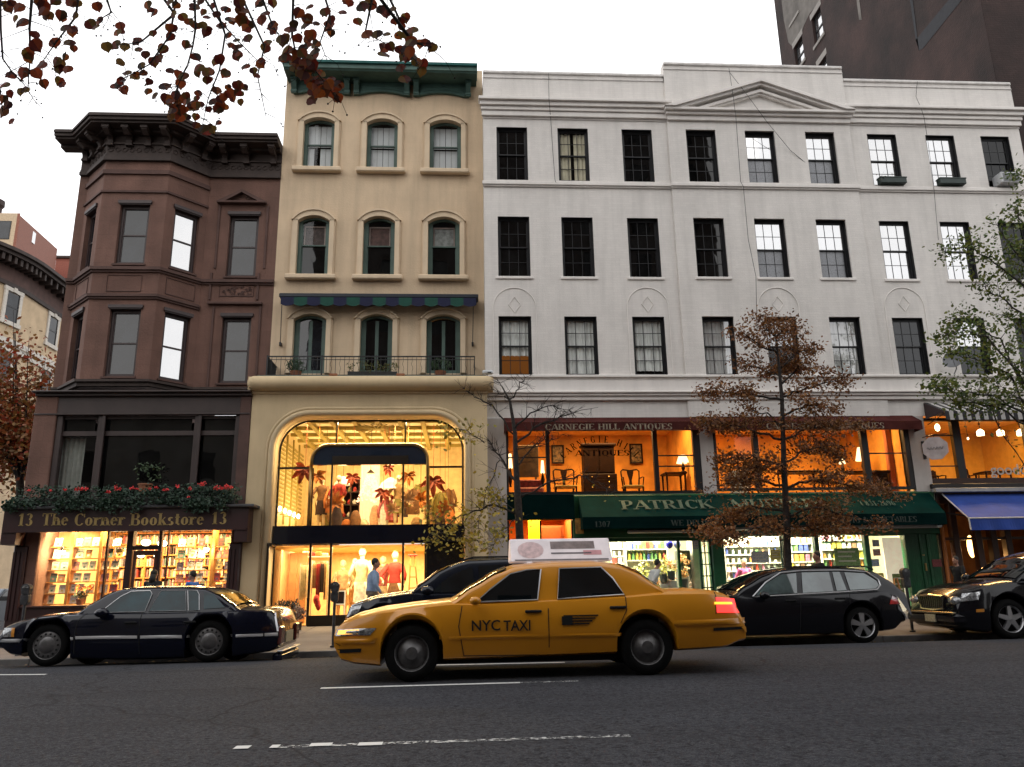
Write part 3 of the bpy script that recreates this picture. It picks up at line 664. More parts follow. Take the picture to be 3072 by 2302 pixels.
# cables hanging over the front
cabm = mat('cable_black', (.03, .03, .03), .6)
def cable(lbl, pts, r=.008, y=None):
    b = MB(); b.tube([P(u, v, YW-.02-k_) for u, v, k_ in pts], r, 5)
    return tag(b.build('cable', cabm), lbl, 'cable', 'cables down the white facade')
cable('black cable dropping from the parapet past the second bay of the white facade', [(1646, 220, .04), (1647, 300, .3), (1652, 356, .02), (1658, 450, .01), (1665, 540, .12), (1668, 548, .1)])
cable('long black cable running from the central parapet down past the pediment', [(2187, 205, .1), (2200, 290, .4), (2208, 356, .35), (2222, 545, .16), (2230, 560, .16), (2245, 720, .1), (2268, 830, .2), (2270, 960, .07), (2278, 1120, .2)])
cable('thin cable slanting from the central parapet across the pediment to a top window', [(2187, 215, .1), (2245, 290, .4), (2300, 365, .35), (2370, 450, .08), (2420, 492, .03)], .007)
cable('short cable down the right end of the parapet of the white facade', [(2752, 245, .04), (2748, 290, .02), (2765, 330, .3), (2772, 352, .3), (2783, 420, .02), (2800, 545, .1), (2815, 720, .02)], .007)
# full height seams of the brick are rain pipes painted white
for u0, v0, u1, v1 in ((2037, 842, 2056, 1120), (2004, 380, 2018, 545), (2020, 560, 2036, 830)):
    b = MB(); b.tube([(px(u0, v0, YW-.05), YW-.03, pz(u0, v0, YW)), (px(u0, v0, YW-.05), YW-.03, pz(u1, v1, YW))], .012, 5); b.build('joint_bead', white_trim, WB)
# ------------------------------------------------------------------ YELLOW BUILDING
YU, YS = 21.7, 20.6
yel = mat('cream_stucco', (.66, .505, .34), .8, var=.10, sc=.8, bump=.3, bsc=25, streak=.55, brick=(.75, .33, .006, .05))
yel2 = mat('cream_trim', (.68, .535, .37), .75, var=.08, sc=2, streak=.3)
yels = mat('ochre_stucco_shopfront', (.60, .465, .28), .8, var=.07, sc=1.2, bump=.2, bsc=25, streak=.3)
def ux(u, v): return px(u, v, YU)
def uz(v, u=1100): return pz(u, v, YU)
yx0, yx1 = ux(811, 1043), wxl-.002
YB = thing('town_house', 'cream stucco house with arched green windows, green cornice and a balcony over the clothes shop', 'building', ((yx0+yx1)/2, YU+.5, .2))
rows = [((910, 1003), (1100, 1193), (1289, 1383), 359, 372, 509), ((891, 987), (1089, 1184), (1284, 1379), 651, 667, 829), ((879, 977), (1080, 1177), (1279, 1381), 945, 961, 1121)]
yh = []; hs_ = []
for r, (a, b_, c, vt, vs, vb) in enumerate(rows):
    for k, (u0, u1) in enumerate((a, b_, c)):
        x0, x1 = ux(u0, (vt+vb)/2), ux(u1, (vt+vb)/2); z0, zs, z1 = uz(vb), uz(vs), uz(vt)
        hs_.append((x0, x1, z0, z1)); yh.append((r, k, x0, x1, z0, zs, z1))
ytop = uz(205)
YWB = uz(1150)
b = MB(); b.wall(yx0, yx1, YWB, ytop, YU, hs_, .2)
for r, k, x0, x1, z0, zs, z1 in yh:                      # arch spandrels
    ar = arc(x0, x1, zs, z1-zs, 10)
    b.prism([(x0, z1+.002)]+[(x0, zs)]+ar[1:6]+[((x0+x1)/2, z1+.002)], YU+.001, YU+.2)
    b.prism([(x1, z1+.002), ((x0+x1)/2, z1+.002)]+ar[5:10]+[(x1, zs)], YU+.001, YU+.2)
b.box(yx0, yx0+.01, YU+.01, YU+12, .2, ytop); b.box(yx1-.012, yx1-.002, YU+.01, YU+12, .2, ytop); b.box(yx0+.01, yx1-.01, YU+.3, YU+12, ytop-.3, ytop-.2)
b.build('wall', yel, YB)
louvre = mat('interior_shutter', (.62, .64, .66), .8, var=.03)
for r, k, x0, x1, z0, zs, z1 in yh:
    if r == 0: o = win(YB, x0+.003, x1-.003, z0+.003, z1-.003, YU+.1, green_fr, g_clear, g_clear, 1, 1, fw=.085, arch=z1-zs, drape=None, meet=.5)
    elif r == 1: o = win(YB, x0+.003, x1-.003, z0+.003, z1-.003, YU+.1, green_fr, g_clear, g_dark, 1, 1, fw=.10, arch=z1-zs, meet=.52)
    else: o = win(YB, x0+.003, x1-.003, z0+.003, z1-.003, YU+.1, green_fr, g_mid if k == 0 else g_dark, None, 2, 1, fw=.11, arch=z1-zs, two=False, mw=.10)
    if r == 0:                                            # white panelled shutters behind the glass
        b = MB(); a, c = x0+.1, x1-.1; zm = z0+(z1-z0)*.5
        for i, (p0, p1) in enumerate(((0, .26), (.27, .49), (.51, .73), (.74, 1))):
            for (q0, q1) in ((z0+.08, zm-.04), (zm+.02, z1-.12)):
                if k == 0 and i in (1,) and q0 < zm-.1: continue
                b.bbox(a+(c-a)*p0, a+(c-a)*p1, YU+.26, YU+.28, q0, q1, .01); b.box(a+(c-a)*p0+.03, a+(c-a)*p1-.03, YU+.254, YU+.259, q0+.06, (q0+q1)/2-.03); b.box(a+(c-a)*p0+.03, a+(c-a)*p1-.03, YU+.254, YU+.259, (q0+q1)/2+.03, q1-.06)
        b.build('inner_shutter', louvre, o)
    if r == 1:                                            # inner sash and shade
        b = MB(); a, c = x0+.15, x1-.15; zm = z0+(z1-z0)*.52
        b.box(a, a+.035, YU+.2, YU+.22, z0+.1, zs-.06); b.box(c-.035, c, YU+.2, YU+.22, z0+.1, zs-.06); b.box(a+.035, c-.035, YU+.2, YU+.22, zs-.10, zs-.06)
        b.build('inner_sash', mat('pinkish_sash', (.35, .27, .24), .7), o)
        b = MB(); b.box(a+.04, c-.04, YU+.23, YU+.235, z0+(z1-z0)*(.38-.03*k), zs-.1); b.build('shade', mat('shade_%d' % k, ((.12, .09, .085), (.14, .08, .07), (.30, .31, .30))[k], .8, var=.3, sc=9), o)
    if r == 2:
        if k == 0: curtain(x0+.14, (x0+x1)/2-.05, z0+.05, zs, YU+.26, mat('ochre_curtain', (.16, .12, .06), .9), o)
        if k == 2:
            b = MB(); b.ball((x0+.28, YU+.7, zs-.2), .16, 8, (1, 1, .8)); b.build('lamp_shade', emis('orange_room_lamp', (1, .33, .04), .9), o)
    # moulded surround
    b = MB(); m_ = .14; oa = arc(x0-m_, x1+m_, zs+.03, z1-zs+.13, 12); ia = arc(x0-.002, x1+.002, zs, z1-zs, 12)
    for i in range(12):
        b.prism([oa[i], oa[i+1], ia[i+1], ia[i]], YU-.09, YU-.001)
    ib = arc(x0-m_-.05, x1+m_+.05, zs+.02, z1-zs+.20, 12)
    for i in range(12): b.prism([ib[i], ib[i+1], oa[i+1], oa[i]], YU-.13, YU-.001)
    for s_, xx in ((-1, x0), (1, x1)):
        b.box(xx+s_*.002, xx+s_*m_, YU-.09, YU-.001, z0, zs+.03); b.box(xx+s_*m_, xx+s_*(m_+.035), YU-.05, YU-.001, z0, zs+.02)
    b.build('surround', yel2, o)
    if r < 2:
        b = MB(); b.bbox(x0-.28, x1+.26, YU-.20, YU-.001, z0-.155, z0-.002, .03); b.build('sill', yel2, o)
b = MB(); b.box(yx0+.1, yx1-.1, YU+.9, YU+.92, YWB, ytop-.5); b.build('dark_backing', room_shade_black, YB)  # same dark sheet, painting the unlit rooms behind these windows
# cornice
gc = mat('cornice_green', (.060, .125, .105), .55, var=.2, sc=3, streak=.5); gct = mat('cornice_cap_teal', (.03, .16, .15), .5, var=.15)
cx0, cx1 = px(878, 260, YU), px(1412, 260, YU-.1)
zt_, zf0 = pz(1100, 185, YU-.75), pz(1100, 211, YU-.7)
zb_, zf = uz(291), uz(232)
b = MB(); b.xprism([(YU-.001, zf0+.0), (YU-.66, zf0), (YU-.68, zf0+.03), (YU-.72, zf0+.05), (YU-.72, zt_-.07), (YU-.001, zt_-.07)], cx0-.14, cx1+.18); b.build('cornice', gc, YB)
b = MB(); b.xprism([(YU-.001, zt_-.067), (YU-.78, zt_-.067), (YU-.80, zt_), (YU-.001, zt_+.05)], cx0-.2, cx1+.2); b.build('cornice_cap', gct, YB)
b = MB(); nb = 3; wbay = (cx1-cx0)/3
for i in range(3):
    a, c = cx0+wbay*i+.05, cx0+wbay*(i+1)-.05
    lo = [(a, zb_+.02)]+[(a+.13, zb_+.02)]+[(x, z) for x, z in arc(a+.18, c-.18, zb_+.02, .11, 8)]+[(c-.13, zb_+.02), (c, zb_+.02)]
    b.prism(lo+[(c, zf0-.003), (a, zf0-.003)], YU-.10, YU-.003)
    la = arc(a+.22, c-.22, zb_+.14, .09, 8)
    b.tube([(x, YU-.105, z) for x, z in la]+[(c-.22, YU-.105, zf0-.12), (a+.22, YU-.105, zf0-.12)], .012, 4, closed=True)
b.build('frieze', gc, YB)
for i in range(4):
    for s_ in ((-1, 1) if 0 < i < 3 else ((1,) if i == 0 else (-1,))):
        xc = cx0+wbay*i+s_*(.145 if 0 < i < 3 else .08)
        b = MB(); b.xprism([(YU-.1, zb_-.01), (YU-.17, zb_-.01), (YU-.17, zb_+.10), (YU-.20, zb_+.16), (YU-.20, zf0-.3), (YU-.30, zf0-.12), (YU-.32, zf0-.004), (YU-.1, zf0-.004)], xc-.075, xc+.075)
        b.box(xc-.09, xc+.09, YU-.19, YU-.1, zb_+.03, zb_+.09); b.box(xc-.095, xc+.095, YU-.34, YU-.1, zf0-.08, zf0-.006); b.build('bracket', gc, YB)
# retracted striped awning over the balcony windows
ax0, ax1 = px(840, 890, YU-.4), px(1432, 890, YU-.4); az1, az0 = pz(1100, 884, YU-.4), pz(1100, 919, YU-.4)
AW = thing('roller_awning', 'rolled up awning with a navy and green scalloped valance above the balcony windows', 'awning', ((ax0+ax1)/2, YU-.2, az0))
b = MB(); b.bbox(ax0-.03, ax1+.03, YU-.42, YU-.002, az1-.09, az1+.03, .02); b.build('cassette', mat('awning_box', (.015, .02, .03), .5), AW)
navy, agr = mat('awning_navy', (.010, .012, .045), .85), mat('awning_green', (.008, .065, .045), .85)
ns = 15; sw_ = (ax1-ax0-.06)/ns
for par_, m in ((0, navy), (1, agr)):
    b = MB()
    for i in range(ns):
        if i % 2 != par_: continue
        a = ax0+.03+sw_*i; pts = [(a, az1-.092), (a, az0+.05)]+[(a+sw_*k/6, az0+.05-.055*math.sin(math.pi*k/6)) for k in range(1, 6)]+[(a+sw_, az0+.05), (a+sw_, az1-.092)]
        b.prism(pts, YU-.415, YU-.405)
    b.build('valance_stripes', m, AW)
for u0, u1, xx in ((845, 840, ax0), (1420, 1418, ax1)):
    b = MB(); b.tube([(px(u0, 920, YU-.3), YU-.3, pz(u0, 915, YU-.3)), (px(u1, 1035, YU-.12), YU-.1, pz(u1, 1033, YU-.12))], .012, 5)
    b.bbox(px(u1, 1035, YU-.12)-.03, px(u1, 1035, YU-.12)+.03, YU-.13, YU-.001, pz(u1, 1038, YU)-.02, pz(u1, 1038, YU)+.08); b.build('arm', black_fr, AW)
# shopfront block with rounded ledge
def sx(u, v): return px(u, v, YS)
def sz(v, u=1115): return pz(u, v, YS)
bx0, bx1 = sx(750, 1300), sx(1462, 1300)
ox0, ox1, oz = sx(820, 1450), sx(1393, 1450), sz(1249); orad = .86
zl1, zl0 = pz(1100, 1128, YS-.15), pz(1100, 1170, YS-.15)
b = MB()
b.box(bx0, ox0, YS, YS+.5, .05, zl0); b.box(ox1, bx1, YS, YS+.5, .05, zl0); b.box(ox0, ox1, YS, YS+.5, oz, zl0)
for s_, xx in ((1, ox0), (-1, ox1)):
    q = [(xx, oz)]+[(xx+s_*orad*(1-math.cos(k*math.pi/20)), oz-orad*(1-math.sin(k*math.pi/20))) for k in range(11)]
    b.prism(q if s_ < 0 else list(reversed(q)), YS, YS+.5)
b.build('shopfront_wall', yels, YB)
def archpath(x0, x1, zt, r, y, zb=.2, n=10):
    return [(x0, y, zb)]+[(x0+r*(1-math.cos(k*math.pi/2/n)), y, zt-r*(1-math.sin(k*math.pi/2/n))) for k in range(n+1)]+[(x1-r*(1-math.sin(k*math.pi/2/n)), y, zt-r*(1-math.cos(k*math.pi/2/n))) for k in range(n+1)]+[(x1, y, zb)]
b = MB(); b.tube(archpath(ox0-.09, ox1+.09, oz+.09, orad+.09, YS-.02), .085, 8); b.tube(archpath(ox0-.21, ox1+.21, oz+.21, orad+.2, YS+.01), .05, 8); b.build('arch_moulding', yels, YB, smooth=True)
lx0, lx1 = px(750, 1148, YS-.2), px(1472, 1148, YS-.2)
b = MB(); rr = (zl1-zl0)/2; pr = [(YS+.1, zl0), (YS-.12, zl0)]+[(YS-.12-rr*math.sin(a*math.pi/10), (zl0+zl1)/2-rr*math.cos(a*math.pi/10)) for a in range(1, 10)]+[(YS-.12, zl1), (YU, zl1), (YU, zl1-.2), (YS+.1, zl1-.2)]
b.xprism(pr, lx0+.1, lx1-.1)
for s_, xx in ((-1, lx0+.1), (1, lx1-.1)):
    b.lathe([(rr*math.sin(k*math.pi/8), -rr*math.cos(k*math.pi/8)) for k in range(9)], (xx, YS-.12, (zl0+zl1)/2), 16)
    b.box(xx-.002, xx+s_*rr*.9, YS-.12, YS+.4, zl0+.01, zl1-.01)
b.box(bx0-.03, bx1+.03, YS-.05, YS+.1, zl0-.07, zl0-.004); b.build('ledge', yels, YB, smooth=35)
b = MB(); b.box(lx0+.15, lx1-.12, YS-.1, YU-.02, zl1+.003, zl1+.035); b.build('balcony_floor', mat('grey_green_lead', (.10, .13, .115), .7), YB)
# iron railing
rail_z0, rail_z1 = zl1+.05, pz(1100, 1068, YS-.02); rx0, rx1 = px(801, 1095, YS), px(1424, 1095, YS)
RL = thing('balcony_railing', 'black iron balcony railing with scroll bars above the yellow ledge', 'railing', ((rx0+rx1)/2, YS, zl1+.035))
iron = mat('iron', (.02, .022, .025), .5)
b = MB(); b.box(rx0, rx1, YS-.02, YS+.015, rail_z1-.03, rail_z1); b.box(rx0, rx1, YS-.012, YS+.012, rail_z0, rail_z0+.02); b.box(rx0, rx1, YS-.008, YS+.008, rail_z1-.11, rail_z1-.095)
for xx in (rx0, rx1): b.box(xx-.012, xx+.012, YS, YU-.01, rail_z1-.03, rail_z1); b.box(xx-.012, xx+.012, YS, YU-.01, rail_z0, rail_z0+.02)
b.build('rails', iron, RL)
b = MB(); nbar = 46
for i in range(nbar+1):
    x = rx0+(rx1-rx0)*i/nbar
    if i % 12 == 0: b.box(x-.018, x+.018, YS-.018, YS+.018, zl1+.02, rail_z1+.02)
    elif i % 2: b.box(x-.006, x+.006, YS-.006, YS+.006, rail_z0, rail_z1-.03)
    else: b.tube([(x, YS, rail_z0), (x, YS, rail_z0+.12), (x+.02, YS, rail_z0+.2), (x-.02, YS, rail_z0+.32), (x, YS, rail_z0+.4), (x, YS, rail_z1-.03)], .006, 4)
for k in range(8):
    y = YS+.12+k*.12
    for xx in (rx0, rx1): b.box(xx-.006, xx+.006, y-.006, y+.006, rail_z0, rail_z1-.03)
b.build('bars', iron, RL)
b = MB(); b.box(rx0-.02, rx0-.012, YS+.02, YU-.03, rail_z0, rail_z1-.03); b.build('side_panel', mat('side_screen', (.03, .04, .045), .7), RL)
# plants on the balcony
bush = palette('balcony_leaf', [(.012, .035, .012), (.03, .07, .02), (.02, .05, .02)], transl=.2)
potm = mat('terracotta', (.30, .12, .06), .8, var=.2, sc=8); trm = mat('planter_box', (.05, .05, .045), .8)
fl = zl1+.036
for lbl, u0, u1, vt, kind in (('small round green bush on the left of the balcony', 857, 920, 1083, 'b'), ('long planter of yellow and green leaves in the middle of the balcony', 1045, 1192, 1078, 'l'), ('leafy green bush on the right of the balcony', 1288, 1355, 1075, 'b')):
    y = YS+.28; x0, x1 = px(u0, 1100, y), px(u1, 1100, y); h = pz(1100, vt, y)-fl
    T = thing('potted_bush' if kind == 'b' else 'planter', lbl, 'plant', ((x0+x1)/2, y, fl), None)
    b = MB()
    if kind == 'b': b.lathe([(.001, fl), (.12, fl), (.16, fl+.2), (.14, fl+.2), (.14, fl+.17), (.001, fl+.17)], ((x0+x1)/2, y, 0), 12); b.build('pot', potm, T, smooth=30)
    else: b.bbox(x0, x1, y-.1, y+.1, fl, fl+.18, .01); b.build('trough', trm, T)
    b = MB(); pts = []
    for i in range(60):
        a, q = rnd.uniform(0, 6.28), rnd.uniform(-1, 1)
        if kind == 'b': rr_ = (x1-x0)/2*.8; pts.append(((x0+x1)/2+rr_*math.cos(a)*math.sqrt(1-q*q), y+.2*math.sin(a)*math.sqrt(1-q*q), fl+.22+(h-.24)*(.5+.5*q)))
        else: pts.append((rnd.uniform(x0, x1), y+rnd.uniform(-.1, .1), fl+rnd.uniform(.16, .75*h)+.1*math.sin(i)))
    leaf_cloud(b, pts, 420 if kind == 'b' else 520, .032, (.035, .035, .035)); b.build('foliage', bush if kind == 'b' else palette('planter_leaf', [(.03, .06, .015), (.16, .15, .02), (.05, .08, .02), (.10, .05, .02)], transl=.2), T)
for lbl, u in (('small terracotta box on the ledge below the left gap of the railing', 1000), ('small terracotta box on the ledge right of the long planter', 1202)):
    b = MB(); x = px(u, 1122, YS-.1); b.bbox(x-.11, x+.11, YS-.16, YS-.04, zl1+.002, zl1+.07, .012); b.box(x-.09, x+.09, YS-.165, YS-.16, zl1+.02, zl1+.055); tag(b.build('floodlight', potm), lbl, 'floodlight', 'small lights on the balcony ledge')
# white camera at the right end
T = thing('security_camera', 'white security camera sticking out at the right end of the yellow ledge', 'camera', (px(1465, 1125, YS), YS, zl1))
x = px(1462, 1120, YS-.1); z = pz(1462, 1118, YS-.1); wpm = mat('camera_white', (.6, .62, .63), .4)
b = MB(); b.bbox(x-.14, x+.16, YS-.2, YS-.06, z-.06, z+.05, .03); b.build('body', wpm, T)
b = MB(); b.box(x+.0, x+.1, YS-.203, YS-.2, z-.045, z-.01); b.build('lens', black_fr, T); b = MB(); b.tube([(x, YS-.1, z-.05), (x-.02, YS+.1, zl1-.05)], .02, 6); b.build('bracket', wpm, T)
# ------------------------------------------------------------------ BROWNSTONE (bookstore building)
YM, YF = 21.7, 20.8
brn = mat('brownstone', (.182, .096, .072), .85, var=.2, sc=1.1, bump=.4, bsc=18, streak=.6, brick=(1.15, .42, .008, .16))
brn2 = mat('brownstone_moulding', (.105, .056, .045), .8, var=.2, sc=2, bump=.2, streak=.4)
brd = mat('dark_brown_cornice', (.050, .032, .026), .7, var=.25, sc=3, bump=.2, streak=.4)
bwin = mat('window_brown', (.045, .028, .027), .5)
XC1, XC2 = px(279, 807, YF), px(479, 807, YF)
XE1, XE2 = XC1-.88, XC2+.85
XL, XRt = px(205, 807, YM), yx0-.002
BB = thing('brownstone_house', 'dark brownstone house with a three sided bay, heavy bracketed cornice and the bookstore below', 'building', ((XL+XRt)/2, YM+.5, .2))
def fz(v, u=380): return pz(u, v, YF)
def mz(v, u=720): return pz(u, v, YM)
ztop = fz(472); zbase = fz(1150)
# the bay's three faces as local frames: origin, direction
faces = {'front': (Vector((XC1, YF, 0)), Vector((1, 0, 0)), XC2-XC1)}
vr = Vector((XE2-XC2, YM-YF, 0)); faces['right'] = (Vector((XC2, YF, 0)), vr.normalized(), vr.length)
vl = Vector((XC1-XE1, YF-YM, 0)); faces['left'] = (Vector((XE1, YM, 0)), vl.normalized(), vl.length)
def fmap(key):
    o, d, L = faces[key]; n = Vector((-d.y, d.x, 0))          # inward normal
    return lambda x, dd, z: tuple(o+d*x+n*dd+Vector((0, 0, z)))
wz1 = (fz(792, 400), fz(612, 400)); wz2 = (fz(1130, 360), fz(925, 360))
fw1 = (px(352, 700, YF)-XC1, px(442, 700, YF)-XC1); fw2 = (px(317, 1030, YF)-XC1, px(411, 1030, YF)-XC1)
Lr = faces['right'][2]; rw1 = (.27, Lr-.22); lw1 = (.24, Lr-.27)
bayholes = {'front': [(fw1[0], fw1[1], *wz1), (fw2[0]+.02, fw2[1]+.02, *wz2)], 'right': [(rw1[0], rw1[1], *wz1), (rw1[0], rw1[1], *wz2)], 'left': [(lw1[0], lw1[1], *wz1), (lw1[0], lw1[1], *wz2)]}
b = MB()
for k, h in bayholes.items(): b.wall(0, faces[k][2], zbase, ztop, 0, h, .2, fmap(k))
fl1 = (px(683, 735, YM), px(772, 735, YM), mz(830), mz(645)); fl2 = (px(660, 1050, YM), px(748, 1050, YM), mz(1150, 700), mz(950, 700))
b.wall(XE2, XRt, zbase-.1, ztop+.4, YM, [fl1, fl2], .2); b.wall(XL, XE1, zbase-.1, ztop+.4, YM, [], .1)
b.box(XL, XL+.01, YM+.01, YM+14, .1, ztop+.4); b.box(XRt-.012, XRt-.002, YM+.01, YM+14, .1, ztop+.4); b.box(XL, XRt, YM+.3, YM+14, ztop+.38, ztop+.42)
b.zprism([(XE1, YM), (XC1, YF), (XC2, YF), (XE2, YM)], ztop+.0, ztop+.02)
b.build('wall', brn, BB)
def boxm(b, f, x0, x1, d0, d1, z0, z1):
    i = len(b.v); b.v += [f(x, d, z) for z in (z0, z1) for d in (d0, d1) for x in (x0, x1)]
    for q in ((0, 2, 3, 1), (4, 5, 7, 6), (0, 1, 5, 4), (2, 6, 7, 3), (0, 4, 6, 2), (1, 3, 7, 5)): b.face([i+k for k in q])
def bwindow(f, h, mats, off=.12, hood=True):
    x0, x1, z0, z1 = h; b = MB(); fw = .075; zm = z0+(z1-z0)*.5
    e = .003
    boxm(b, f, x0+e, x0+fw, off, off+.08, z0+e, z1-e); boxm(b, f, x1-fw, x1-e, off, off+.08, z0+e, z1-e); boxm(b, f, x0+fw, x1-fw, off, off+.08, z1-.11, z1-e); boxm(b, f, x0+fw, x1-fw, off, off+.08, z0+e, z0+.10)
    boxm(b, f, x0+fw, x1-fw, off+.02, off+.07, zm-.022, zm+.022)
    boxm(b, f, x0+fw, x0+fw+.03, off+.03, off+.06, z0+.10, z1-.11); boxm(b, f, x1-fw-.03, x1-fw, off+.03, off+.06, z0+.10, z1-.11)
    fo = b.build('window', bwin, BB)
    for (a, c), m in zip(((zm+.02, z1-.11), (z0+.1, zm-.02)), mats):
        q = MB(); q.poly([f(x0+fw, off+.045, a), f(x1-fw, off+.045, a), f(x1-fw, off+.045, c), f(x0+fw, off+.045, c)]); q.build('pane', m, fo)
    if hood:
        q = MB(); boxm(q, f, x0-.05, x1+.05, -.06, -.002, z1+.0, z1+.09); boxm(q, f, x0-.02, x1+.02, -.03, .1, z1-.03, z1-.003); q.build('hood', bwin, fo)
    q = MB(); boxm(q, f, x0-.04, x1+.04, -.05, .1, z0-.055, z0-.003); q.build('sill', brn2, fo)
for k, hs2 in bayholes.items():
    for h in hs2: bwindow(fmap(k), h, (g_warm, g_warm) if k == 'right' else (g_mid, g_mid))
ff = lambda x, d, z: (x, YM+d, z)
for h in (fl1, fl2): bwindow(ff, h, (g_mid, g_mid))
# mouldings that run round the bay: offset polylines
def baypath(off, x_l=None, x_r=None):
    k = math.tan(math.pi/8)*off
    return [(x_l if x_l is not None else XL-.0, YM-off), (XE1-k, YM-off), (XC1-k, YF-off), (XC2+k, YF-off), (XE2+k, YM-off), (x_r if x_r is not None else XRt, YM-off)]
def baymould(name, steps, m, xl=None, xr=None, par=BB):
    b = MB()
    for off, z0, z1 in steps:
        p = baypath(off, xl, xr); q = baypath(-.05, xl, xr)
        for i in range(5):
            b.v += []; k = len(b.v)
            for (x, y) in (p[i], p[i+1], q[i+1], q[i]): b.v += [(x, y, z0), (x, y, z1)]
            for f_ in ((0, 2, 3, 1), (1, 3, 5, 7), (0, 6, 4, 2)): b.face([k+j for j in f_])
            if i == 0: b.face((k, k+1, k+7, k+6))
            if i == 4: b.face((k+2, k+4, k+5, k+3))
    return b.build(name, m, par)
baymould('string_course', [(.10, fz(812), fz(803)), (.05, fz(818), fz(812)-.003)], brn2)
baymould('string_course', [(.09, fz(892), fz(884)), (.05, fz(898), fz(892)-.003)], brn2, XE1-.1, XE2+.02)
baymould('base_moulding', [(.14, fz(1148), fz(1141)), (.07, fz(1160), fz(1148)-.003)], brd)
baymould('string_course', [(.05, fz(579), fz(573))], brn2, XE1-.05, XE2+.02)
baymould('string_course', [(.06, fz(524), fz(512))], brn2, XE1-.05, XE2+.02)
zk = [fz(v) for v in (485, 475, 468, 437, 432, 425)]
baymould('frieze', [(.10, zk[0], zk[1]-.003), (.06, zk[1], zk[2]), (.03, zk[2]+.003, zk[3]), (.08, zk[3]+.003, zk[4]), (.04, zk[4]+.003, zk[5]+.25)], brd)
OV = .72
zct, zcb = pz(400, 340, YF-OV), pz(400, 362, YF-OV)
baymould('cornice', [(OV, zct-.07, zct), (OV-.05, zct-.16, zct-.073), (OV-.12, zct-.22, zct-.163), (.25, zct-.30, zct-.223)], brd, XL-.55, XRt-.002)
b = MB(); p = baypath(OV-.02, XL-.53, XRt-.004); b.zprism(p+[(XRt-.004, YM+.3), (XL-.53, YM+.3)], zct+.001, zct+.03); b.build('cornice_cap', brd, BB)
# brackets
def bracket(f, x, par=BB):
    b = MB(); z1 = zct-.225; z0 = zk[3]-.02; w_ = .075
    prof = [(-.03, z0), (-.12, z0), (-.14, z0+.12), (-.20, z0+.2), (-.34, z1-.22), (-.5, z1-.12), (-.5, z1-.003), (-.03, z1-.003)]
    k = len(b.v); n = len(prof)
    for s_ in (-w_, w_):
        for dd, z in prof: b.v.append(f(x+s_, dd, z))
    for t_ in tessellate_polygon([[Vector((a, c, 0)) for a, c in prof]]): b.face([k+i for i in t_]); b.face([k+n+i for i in reversed(t_)])
    for i in range(n): b.face((k+i, k+(i+1) % n, k+n+(i+1) % n, k+n+i))
    boxm(b, f, x-.1, x+.1, -.53, -.03, z1-.09, z1-.006); boxm(b, f, x-.09, x+.09, -.16, -.03, z0-.05, z0-.003)
    return b.build('bracket', brd, par)
for i in range(4): bracket(fmap('front'), .10+(faces['front'][2]-.2)*i/3)
for k in ('right', 'left'):
    for x in (.33, Lr-.30): bracket(fmap(k), x)
for x in (XE2+.42, XE2+1.05, XRt-.22): bracket(ff, x)
bracket(ff, XL+.12)
# carved frieze rings
ros = MB()
def ring(b, f, x, z, r):
    pts = [f(x+r*math.cos(a*math.pi/5), -.035, z+r*math.sin(a*math.pi/5)) for a in range(10)]; b.tube(pts, .014, 4, closed=True)
zr = (zk[2]+zk[3])/2
for k in ('front', 'right', 'left'):
    L = faces[k][2]; n = int(L/.18)
    for i in range(n): ring(ros, fmap(k), L*(i+.5)/n, zr, .065)
n = int((XRt-XE2)/.18)
for i in range(n): ring(ros, ff, XE2+(XRt-XE2)*(i+.5)/n, zr, .065)
ros.build('frieze_carving', brd, BB)
# recessed panels between the floors
b = MB(); za_, zb2 = fz(874), fz(826)
def frame(b, f, x0, x1, z0, z1, r=.018):
    b.tube([f(x0, -.004, z0), f(x1, -.004, z0), f(x1, -.004, z1), f(x0, -.004, z1)], r, 4, closed=True)
Lf = faces['front'][2]; frame(b, fmap('front'), .42, Lf-.45, za_, zb2); frame(b, fmap('right'), .22, Lr-.18, za_, zb2); frame(b, fmap('left'), .18, Lr-.22, za_, zb2)
b.build('panel_moulding', brn2, BB)
xa_, xb_ = px(659, 872, YM), px(761, 872, YM); z0_, z1_ = mz(889), mz(856)
b = MB(); frame(b, ff, xa_, xb_, z0_, z1_, .02)
for i in range(46):
    cx_, cz_ = rnd.uniform(xa_+.06, xb_-.06), rnd.uniform(z0_+.05, z1_-.05); r = rnd.uniform(.025, .055); a0 = rnd.uniform(0, 6)
    b.tube([ff(cx_+r*(1-k*.13)*math.cos(a0+k), -.008, cz_+r*(1-k*.13)*math.sin(a0+k)) for k in range(6)], .012, 4)
b.build('carved_panel', brn2, BB)
b = MB(); b.bbox(px(624, 912, YM), px(788, 912, YM), YM-.1, YM-.002, mz(916), mz(908), .015)
for u in (632, 774):                                       # pilaster strips either side of the flat windows
    for v0, v1 in ((900, 820), (1165, 920)): b.box(px(u, (v0+v1)/2, YM)-.03, px(u, (v0+v1)/2, YM)+.03, YM-.035, YM-.002, mz(v0), mz(v1))
for u in (652, 798): b.box(px(u, 720, YM)-.03, px(u, 720, YM)+.03, YM-.035, YM-.002, mz(806), mz(618))
b.build('window_mouldings', brn2, BB)
b = MB(); xa_, xb_, xm_ = px(657, 610, YM), px(799, 610, YM), px(729, 575, YM); zp, zq = mz(612), mz(574)
b.bbox(xa_-.03, xb_+.03, YM-.16, YM-.002, zp-.03, zp+.04, .015)
for s_, xe in ((-1, xa_), (1, xb_)): b.prism([(xe, zp+.043), (xm_, zq), (xm_, zq-.09), (xe-s_*.22, zp+.043)] if s_ > 0 else [(xe, zp+.043), (xe+.22, zp+.043), (xm_, zq-.09), (xm_, zq)], YM-.14, YM-.002)
